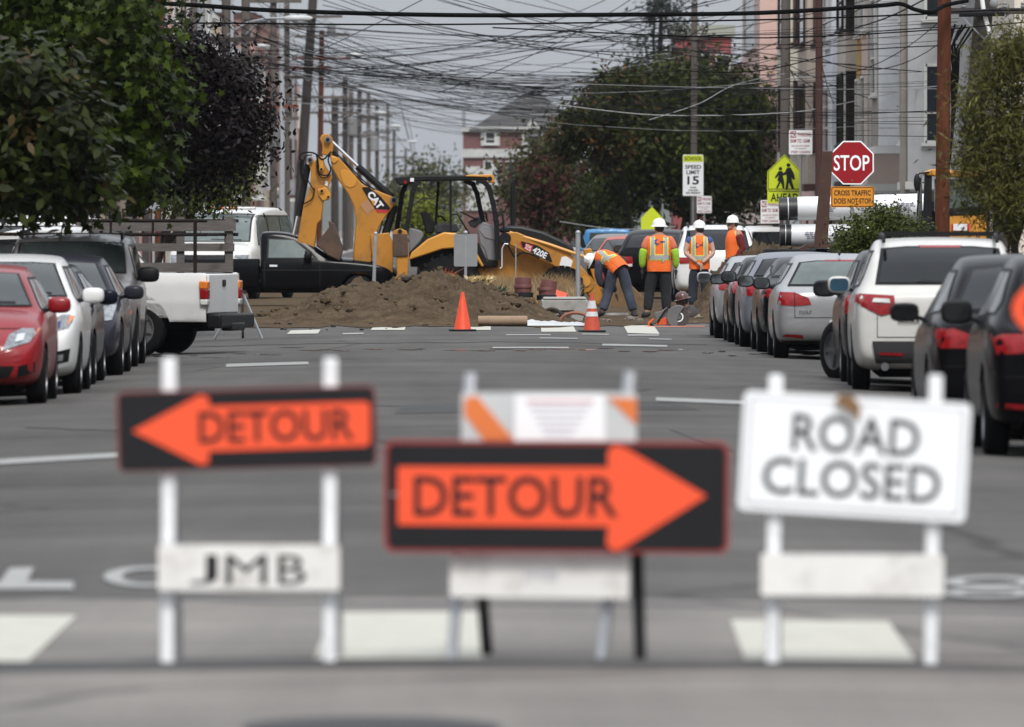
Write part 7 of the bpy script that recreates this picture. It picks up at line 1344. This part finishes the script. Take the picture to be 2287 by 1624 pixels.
def house(label, d0, d1, side, xf, h, m, bay=1.05, bayw=None, fm=M_FRAMEW, group=None, floors=3, trim=None, roof=M_ROOFG, siding=None, garage=True, baym=None, winx=(.32, .36)):
    s = side; X = xf; t = thing('house', label, 'house', (s * X, d0, 0), 0, group); L = d1 - d0; dep = 9
    k = MB(); k.box((s * dep / 2, L / 2, h / 2), (dep, L - .03, h)); k.build('wall', m, t)
    k = MB(); k.box((s * (dep / 2 - .15), L / 2, h + .12), (dep + .3, L - .01, .25)); k.build('cornice', trim or fm, t); k = MB(); k.box((s * (dep / 2), L / 2, h + .3), (dep, L - .1, .15)); k.build('roof', roof, t)
    fh = (h - .3) / floors
    if bay:
        y0, y1 = (L * .12, L * .62) if bayw is None else bayw; zb = fh * .92; k = MB(); c = 0
        poly = [(0, y0), (-s * bay, y0 + c), (-s * bay, y1 - c), (0, y1)]; k.plate(poly, 1, lambda a, b, q: Vector((a, b, zb + (h - .25 - zb) * q))); bo = k.build('bay', baym or m, t)
        k = MB(); k.plate([(a * 1.04, y0 + (b - y0) * 1.02 - .04) for a, b in poly], 1, lambda a, b, q: Vector((a, b, zb - .18 + .18 * q))); k.build('bay_base', trim or fm, bo)
        for f in range(1, floors):
            zc = fh * f + fh * .55
            if c: win(t, (-s * bay * .5, y0 + c * .5 - .02, zc), Vector((s * bay, -c, 0)) * (1 if s > 0 else -1) if False else (Vector((bay, -c, 0)) if s > 0 else Vector((bay, c, 0))), .45, fh * .58, fm)
            elif winx: win(t, (-s * (bay - winx[0]), y0 - .015, zc), (1, 0, 0), winx[1], fh * .62, fm)
            for yy in (y0 + c + (y1 - y0 - 2 * c) * .5,): win(t, (-s * bay - s * .015, yy, zc), (0, -s, 0), (y1 - y0 - 2 * c) * .6, fh * .6, fm)
    for f in range(1, floors): win(t, (-s * .015, L * .82, fh * f + fh * .55), (0, -s, 0), L * .18, fh * .55, fm)
    if garage:
        k = MB(); k.box((-s * .02, L * .35, 1.15), (.08, L * .45, 2.2)); k.build('garage_door', M_GARAGE, t); k = MB(); k.box((-s * .02, L * .8, 1.1), (.08, .95, 2.1)); k.build('door', M_FRAMEB, t)
    if siding and bay:
        z = zb
        while z < h - .3:
            k = MB(); k.box((-s * bay / 2, y0 - .012, z + .22), (bay - .005, .024, .425)); k.build('siding_board', siding, bo); z += .44
    return t
GH = 'row of tall houses on the right'
C = lambda n, r, g, b: wallm(n, (min(.8, r * 1.25), min(.8, g * 1.25), min(.8, b * 1.25)))
house('grey house with tall white framed windows behind the wood pole', 235, 242.6, 1, 11.9, 12, C('grey', .36, .365, .375), bay=11.9 - PX(2028, 235), bayw=(0, 4.5), group=GH, winx=(.64, .46), floors=4)
k = MB(); k.box((PX(2019, 236) - 0, 235.6, 5.5), (.2, .5, 11)); o = k.build('downpipe_box', C('taupe', .21, .19, .165), None); tag(o, 'taupe corner board between the grey house and the white siding', 'corner board')
house('house with broad white siding boards left of the grey house', 243, 250, 1, 11.9, 12, C('taupe2', .23, .21, .185), bay=11.9 - PX(1962, 243), bayw=(0.1, 4.2), group=GH, siding=wallm('white_siding', (.76, .77, .78)), winx=None)
def row(label, d0, d1, xl, m, h=12, fm=M_FRAMEW, winx=(.3, .3), floors=4, bw=.6): return house(label, d0, d1, 1, 11.9, h, m, bay=11.9 - PX(xl, d0), bayw=(.1, (d1 - d0) * bw), group=GH, fm=fm, winx=winx, floors=floors)
row('pinkish beige house left of the white siding', 250.2, 257, 1938, C('beige_pink', .42, .34, .30), winx=(.16, .16))
row('narrow ochre yellow house with grey windows', 257.2, 262, 1922, C('ochre', .32, .185, .050), winx=None)
row('beige house with dark shuttered windows', 262.2, 272, 1888, C('beige', .42, .38, .33), 12.5, M_SBLACK, (.16, .22))
row('bluish white house beside the dark red brown pole', 272.3, 283, 1858, C('blue_white', .56, .58, .62), winx=None)
row('brownish beige house behind the dark red brown pole', 283.2, 297, 1803, C('tan', .36, .30, .25), 12.5, M_FRAMEB, (.3, .2))
row('cream house with paned windows left of the dark pole', 297.2, 318, 1765, C('cream', .47, .46, .38), 13, M_FRAMEB, (.3, .36))
row('tall pink house left of the grey wooden pole', 318.3, 352, 1697, C('pink', .54, .37, .33), 13.5, M_FRAMEW, None)
# beige corner house behind the olive tree, on the near side
house('beige house behind the olive tree at the right edge', 221, 234.6, 1, 12.2, 12, C('beige_corner', .50, .45, .39), bay=0, group=GH, fm=M_FRAMEB)
# houses further back on the right
GH2 = 'low houses far back on the right'
t = thing('house', 'red house with a pale roof behind the pine', 'house', Vector((PX(1555, 440), 441, 0)), 0, GH2); s_ = 440 / F; M_REDW = C('red', .20, .050, .052)
k = MB(); k.box((.3, 3, 4.95), (1.55 + 1.0, 6, 9.9)); k.build('wall', M_REDW, t); k = MB(); k.box((.3, 3, 10.15), (2.9, 6.4, .5)); k.build('roof', mat('pale_green_roof', (.30, .31, .26), .8), t)
for x, z in ((.35, 8.3), (1.2, 8.3), (-.5, 5.0), (.8, 5.0)): win(t, (x, -.02, z), (1, 0, 0), .6, 1.6, M_FRAMEW)
t = thing('house', 'grey brown gabled house between the red and pink houses', 'house', Vector((PX(1660, 400), 401, 0)), 0, GH2); k = MB(); k.box((0, 4, 3.4), (2.4, 8, 6.8)); k.build('wall', C('grey_brown', .24, .20, .185), t); k = MB(); k.plate([(-1.5, 6.7), (1.5, 6.7), (0, 8.2)], 8.3, lambda a, b, c: Vector((a, -.15 + c, b))); k.build('roof', M_ROOFB, t); [win(t, (x, -.02, 5), (1, 0, 0), .6, 1.3, M_FRAMEW) for x in (-.6, .6)]
k = MB(); k.cyl((0.5, 3, 8), (.5, 3, 10.6), .12, n=8); k.build('vent_pipe', mat('pink_pipe', (.5, .3, .25), .7), t)
# the brick and white house closing the view
d = 700.; base = Vector((PX(1150, d), d, 0)); t = thing('house', 'red brick and white house with a dark pyramid roof in the far middle', 'house', base); q = lambda x, y: ((x - 1150) * d / F, PZ(y, d))
x0, x1 = q(1034, 0)[0], q(1290, 0)[0]; M_BRK = C('brick_red', .115, .052, .05); M_TRIM = C('white_trim', .36, .36, .35)  # brick greyed so that its colour carries some of the haze
k = MB(); k.box(((x0 + x1) / 2, 4, PZ(290, d) / 2), (x1 - x0, 8, PZ(290, d))); k.build('wall', M_BRK, t)
for ya, yb, dx in ((283, 295, .25), (333, 352, .15), (372, 470, -1.2)):
    a, b_ = PZ(yb, d), PZ(ya, d); w = (x1 - x0) if dx > 0 else 2.2; k = MB(); k.box(((x0 + x1) / 2 if dx > 0 else x0 + 1.3, -.06 if dx > 0 else -.02, (a + b_) / 2), (w + max(dx, 0), .3, b_ - a)); k.build('trim_band', M_TRIM, t)
ap = q(1190, 205); k = MB(); z0 = PZ(292, d); rx0, rx1 = q(1052, 0)[0] - .2, x1 + .8; k.add([(rx0, -.4, z0), (rx1, -.4, z0), (rx1, 8.4, z0), (rx0, 8.4, z0), (ap[0] - .5, 4, ap[1]), (ap[0] + .5, 4, ap[1])], [(0, 1, 5, 4), (1, 2, 5), (2, 3, 4, 5), (3, 0, 4), (0, 3, 2, 1)]); k.build('roof', M_ROOFG, t, 0)
k = MB(); g0 = q(1172, 290); g1 = q(1206, 290); gt = q(1189, 262); k.plate([g0, g1, gt], 3, lambda a, b, c: Vector((a, -.6 + c, b))); k.build('dormer', M_TRIM, t)
for x, y, w, h in ((1095, 308, 22, 26), (1190, 320, 26, 36), (1250, 310, 20, 26)):
    k = MB(); a = q(x, y); k.box((a[0], -.1, a[1]), (w * 1.9 * d / F, .12, h * 1.35 * d / F)); k.build('window_surround', M_TRIM, t); win(t, (a[0], -.17, a[1]), (1, 0, 0), w * d / F, h * d / F, M_FRAMEW)
for x in (1090, 1110, 1140): a = q(x, 385); win(t, (a[0], -.03, a[1]), (1, 0, 0), .55, 1.6, M_FRAMEW)
k = MB(); a = q(1036, 260); k.cyl((a[0], 1, PZ(300, d)), (a[0], 1, PZ(245, d)), .12, n=8); k.build('flue', M_STEELP, t)
# left row far down the street
GHL = 'houses far down the left side'
cols = [('pale_a', .42, .40, .37), ('brick_a', .22, .13, .11), ('white_a', .52, .52, .50), ('tan_a', .36, .29, .22), ('grey_a', .30, .30, .31), ('salmon_a', .50, .30, .24), ('cream_a', .48, .44, .36)]
labs = ['pale grey', 'brick red', 'white', 'tan', 'mid grey', 'salmon pink', 'cream']
y = 262; i = 0; rh = random.Random(4); order = ['nearest', 'second', 'third', 'fourth', 'fifth', 'sixth', 'seventh', 'eighth', 'ninth', 'tenth', 'eleventh', 'twelfth', 'thirteenth', 'fourteenth', 'fifteenth', 'sixteenth', 'seventeenth', 'eighteenth', 'nineteenth', 'twentieth']
while y < 1250 and i < 20:
    L = rh.uniform(8, 12) * (1 + y / 520); c = cols[i % 7] if i else cols[5]; lb = labs[i % 7] if i else labs[5]
    house(f'{lb} house, {order[i]} along the left side beyond the crossing', y, y + L, -1, 11.6 - rh.uniform(0, .6), rh.uniform(7.5, 10.5) + y / 260, wallm(c[0], c[1:]), bay=rh.uniform(.8, 1.3), bayw=(L * .05, L * .5), group=GHL, fm=M_FRAMEW if i % 3 else M_FRAMEB); y += L + rh.uniform(.2, 3); i += 1
# right row far away, beyond the pink house
for j, (y0, y1, c, lb) in enumerate(((356, 385, ('sand', .40, .34, .27), 'sand coloured house hidden behind the dark tree'), (470, 520, ('slate', .24, .25, .27), 'slate grey house far behind the dark tree'), (560, 640, ('rose', .38, .25, .23), 'dull rose house far behind the red leaved tree'))):
    house(lb, y0, y1, 1, 13 + j * 2, 6.5, wallm(c[0], c[1:]), group='far houses on the right')
# houses beside the parked cars, both sides of the near block
GN = 'houses along the near block'
nb = [('olive_n', .22, .21, .17), ('brown_n', .16, .12, .10), ('grey_n', .26, .26, .27), ('brick_n', .18, .09, .07), ('cream_n', .34, .31, .26), ('blue_n', .16, .19, .24), ('tan_n', .27, .21, .16)]
nl = ['olive', 'brown', 'grey', 'brick', 'cream', 'slate blue', 'tan']
for sd, nm in ((-1, 'left'), (1, 'right')):
    y = 62.0; i = 0
    while y < 146:
        L = 8.6; c = nb[(i + (3 if sd > 0 else 0)) % 7]; house(f'{nl[(i + (3 if sd > 0 else 0)) % 7]} row house, number {order[i]} up the {nm} side before the crossing', y, y + L, sd, 11.6, 8.5 + (i % 3) * .6, wallm(c[0], c[1:]), group=GN, floors=2 + i % 2); y += L + .15; i += 1
# board fence behind the left trees
t = thing('board_fence', 'weathered wooden board fence behind the trees on the left', 'fence', (-12.2, 186, 0)); r = random.Random(8)
for i in range(40):
    k = MB(); h = 1.75 + r.uniform(-.05, .08); k.box((i * .155, r.uniform(-.01, .01), h / 2), (.145, .025, h)); k.build('board', M_WOODG, t)
for z in (.4, 1.4): k = MB(); k.box((3.0, .05, z), (6.2, .05, .09)); k.build('fence_rail', M_WOODG, t)
# distant hill
def hill(x, y): return max(-.3, 14 * math.exp(-((x + 260) / 500) ** 2) * min(1, max(0, (y - 1900) / 900))) - .3
tag(sheet('hills', fr(-1200, 1200, 40), fr(1900, 3550, 14), hill, mat('hill_green', (.07, .075, .06), .95, var=.3, vscale=.02)), 'low grey hill on the horizon', kind='structure')
# ================================================================ pipe truck and yellow machine on the right
d = 190.; base = Vector((PX(1900, d), d, 0)); t = thing('flatbed_truck', 'low flatbed carrying pipes behind the stop sign', 'truck', base); k = MB(); k.box((0, .6, PZ(556, d) - .08), (3.3, 2.2, .16)); k.build('deck', M_SBLACK, t, bevel=.02)
for x in (-1.1, .9):
    for yy in (-.35, 1.5): wheel(t, x, yy, .40, .28, M_STEELRIM, 1, 6)
for x in (-1.2, 1.2): k = MB(); k.box((x, .6, .55), (.2, 1.6, .7)); k.build('frame', M_SBLACK, t)
M_WRAP = mat('white_wrap', (.66, .67, .69), .35, var=.06, vscale=4, coat=.3); M_PIPEB = mat('pipe_black', (.014, .014, .016), .45, var=.15)
GPp = 'wrapped pipes on the flatbed'
def wrapped(label, xa, xb, yc, rpx, yend, dy, ang, band):
    s = d / F; r = rpx * s; a = W(xa, yc, d + dy); b_ = W(xb, yc + ang, d + dy); t = thing('wrapped_pipe', label, 'pipe', a, 0, GPp); v = b_ - a; n = v.normalized()
    k = MB(); k.cyl((0, 0, 0), n * band, r * .95, n=24); k.build('pipe_end', M_PIPEB, t); k = MB(); k.tube([n * (band * .45), n * (band * .5)], [r * .97, r * .97], 24); k.build('pipe_ring', M_WRAP, t)
    P = []; R_ = []; rr_ = random.Random(3); m = 16
    for i in range(m + 1): P.append(n * (band * .97) + (v - n * band) * (i / m)); R_.append(r * (1.0 + (rr_.uniform(-.015, .03)) + .10 * (i / m) ** 2))
    k = MB(); k.tube(P, R_, 22); k.build('plastic_wrap', M_WRAP, t); M_PR = mat('wrap_print', (.10, .10, .13), .6, var=0)
    for j, off in enumerate((.22, .52, .80)):
        o = n * (band + (v.length - band) * off); 
        k = MB()
        for q in range(4):
            for w_ in range(4 - q // 2): k.box(o + Vector((-.13 + .085 * w_ + .03 * (q // 2), -r * 1.06 - .008, .06 - .04 * q)), (.06 + .015 * ((w_ + q) % 2), .004, .018))
        k.build('print', M_PR, t)['kind'] = 'stuff'
    return t
wrapped('upper wrapped pipe with a wide black end', 1740, 2080, 467, 27, 0, 0, -6, .36); wrapped('lower wrapped pipe with a narrow black end', 1742, 1990, 525, 25, 0, .0, 2, .22)
d = 178.; base = Vector((PX(2130, d), d, 0)); t = thing('wheel_loader', 'yellow machine with black cab behind the wood pole', 'loader', base); q = lambda x, y: ((x - 2130) * d / F, PZ(y, d))
def wl(name, pts, y0, y1, m, bev=.02): k = MB(); k.plate([q(*p) for p in pts], 1, lambda a, b, c: Vector((a, y0 + (y1 - y0) * c, b))); return k.build(name, m, t, bevel=bev)
wl('bonnet', [(2118, 480), (2195, 478), (2200, 500), (2200, 560), (2118, 560)], -.5, 1.2, M_CATL); wl('cab_post', [(2062, 385), (2078, 382), (2078, 560), (2056, 560)], -.6, -.45, M_MBLK); wl('cab_post', [(2052, 400), (2062, 385), (2064, 560), (2052, 560)], .5, .65, M_MGREY)
wl('cab_roof', [(2066, 384), (2080, 378), (2190, 384), (2190, 400), (2066, 392)], -.65, .8, M_CATL); wl('cab_window', [(2084, 400), (2180, 402), (2186, 470), (2084, 474)], -.5, -.48, M_GLASSL, 0); wl('lower_cab', [(2056, 470), (2200, 470), (2200, 600), (2056, 600)], -.3, 1.0, M_MBLK); wl('instrument_panel', [(2110, 466), (2190, 460), (2195, 480), (2110, 482)], -.52, .2, M_MBLK)
k = MB(); k.ball(Vector((*q(2044, 408), 0)).xzy if False else Vector((q(2044, 408)[0], -.7, q(2044, 408)[1])), (.06, .05, .16), 10, 8); o = k.build('side_mirror', M_MBLK, t); k = MB(); k.tube([Vector((q(x, y)[0], -.66, q(x, y)[1])) for x, y in ((2044, 395), (2050, 388), (2072, 385))], .016, 6); k.build('mirror_arm', M_MBLK, o)
k = MB(); k.tube([Vector((q(x, y)[0], -.7, q(x, y)[1])) for x, y in ((2052, 398), (2045, 470), (2045, 530))], .014, 6); k.build('hand_rail', M_MBLK, t)
bo = wl('label_plate', [(2122, 500), (2162, 500), (2162, 515), (2122, 515)], -.53, -.505, M_WHT, 0)
for a, b_ in ((2122, 2126), (2157, 2162)): k = MB(); k.plate([q(a, 500), q(b_, 500), q(b_, 515), q(a, 515)], 1, lambda x, z, c: Vector((x, -.535 - .002 * c, z))); k.build('label_edge', M_REDS, bo)
for x in (-.25, .55):
    for yy in (-.35, 1.1):
        M = Matrix.Translation((x, yy, .5)) @ Matrix.Rotation(R(90), 4, 'X'); k = MB(); k.lathe([(.26, -.18), (.42, -.18), (.5, -.12), (.5, .12), (.42, .18), (.26, .18), (.25, .1), (.25, -.1)], 28, M); o = k.build('wheel', M_TYRE, t); k = MB(); k.lathe([(.26, .12), (.1, .08), (.001, .08)], 18, M); k.build('rim', M_CAT, o)

# ================================================================ the air between
k = MB(); k.box((0, 1600, 14), (2600, 4100, 31)); o = k.build('haze', None, None, 0); o.data.materials.clear()
hm = bpy.data.materials.new('haze'); hm.use_nodes = True; hm.node_tree.nodes.clear(); pv = hm.node_tree.nodes.new('ShaderNodeVolumePrincipled'); mo = hm.node_tree.nodes.new('ShaderNodeOutputMaterial'); hm.node_tree.links.new(pv.outputs[0], mo.inputs['Volume'])
pv.inputs['Color'].default_value = (.80, .86, .95, 1); pv.inputs['Density'].default_value = .00004; o.data.materials.append(hm); tag(o, 'thin pale haze in the air along the street', kind='stuff')
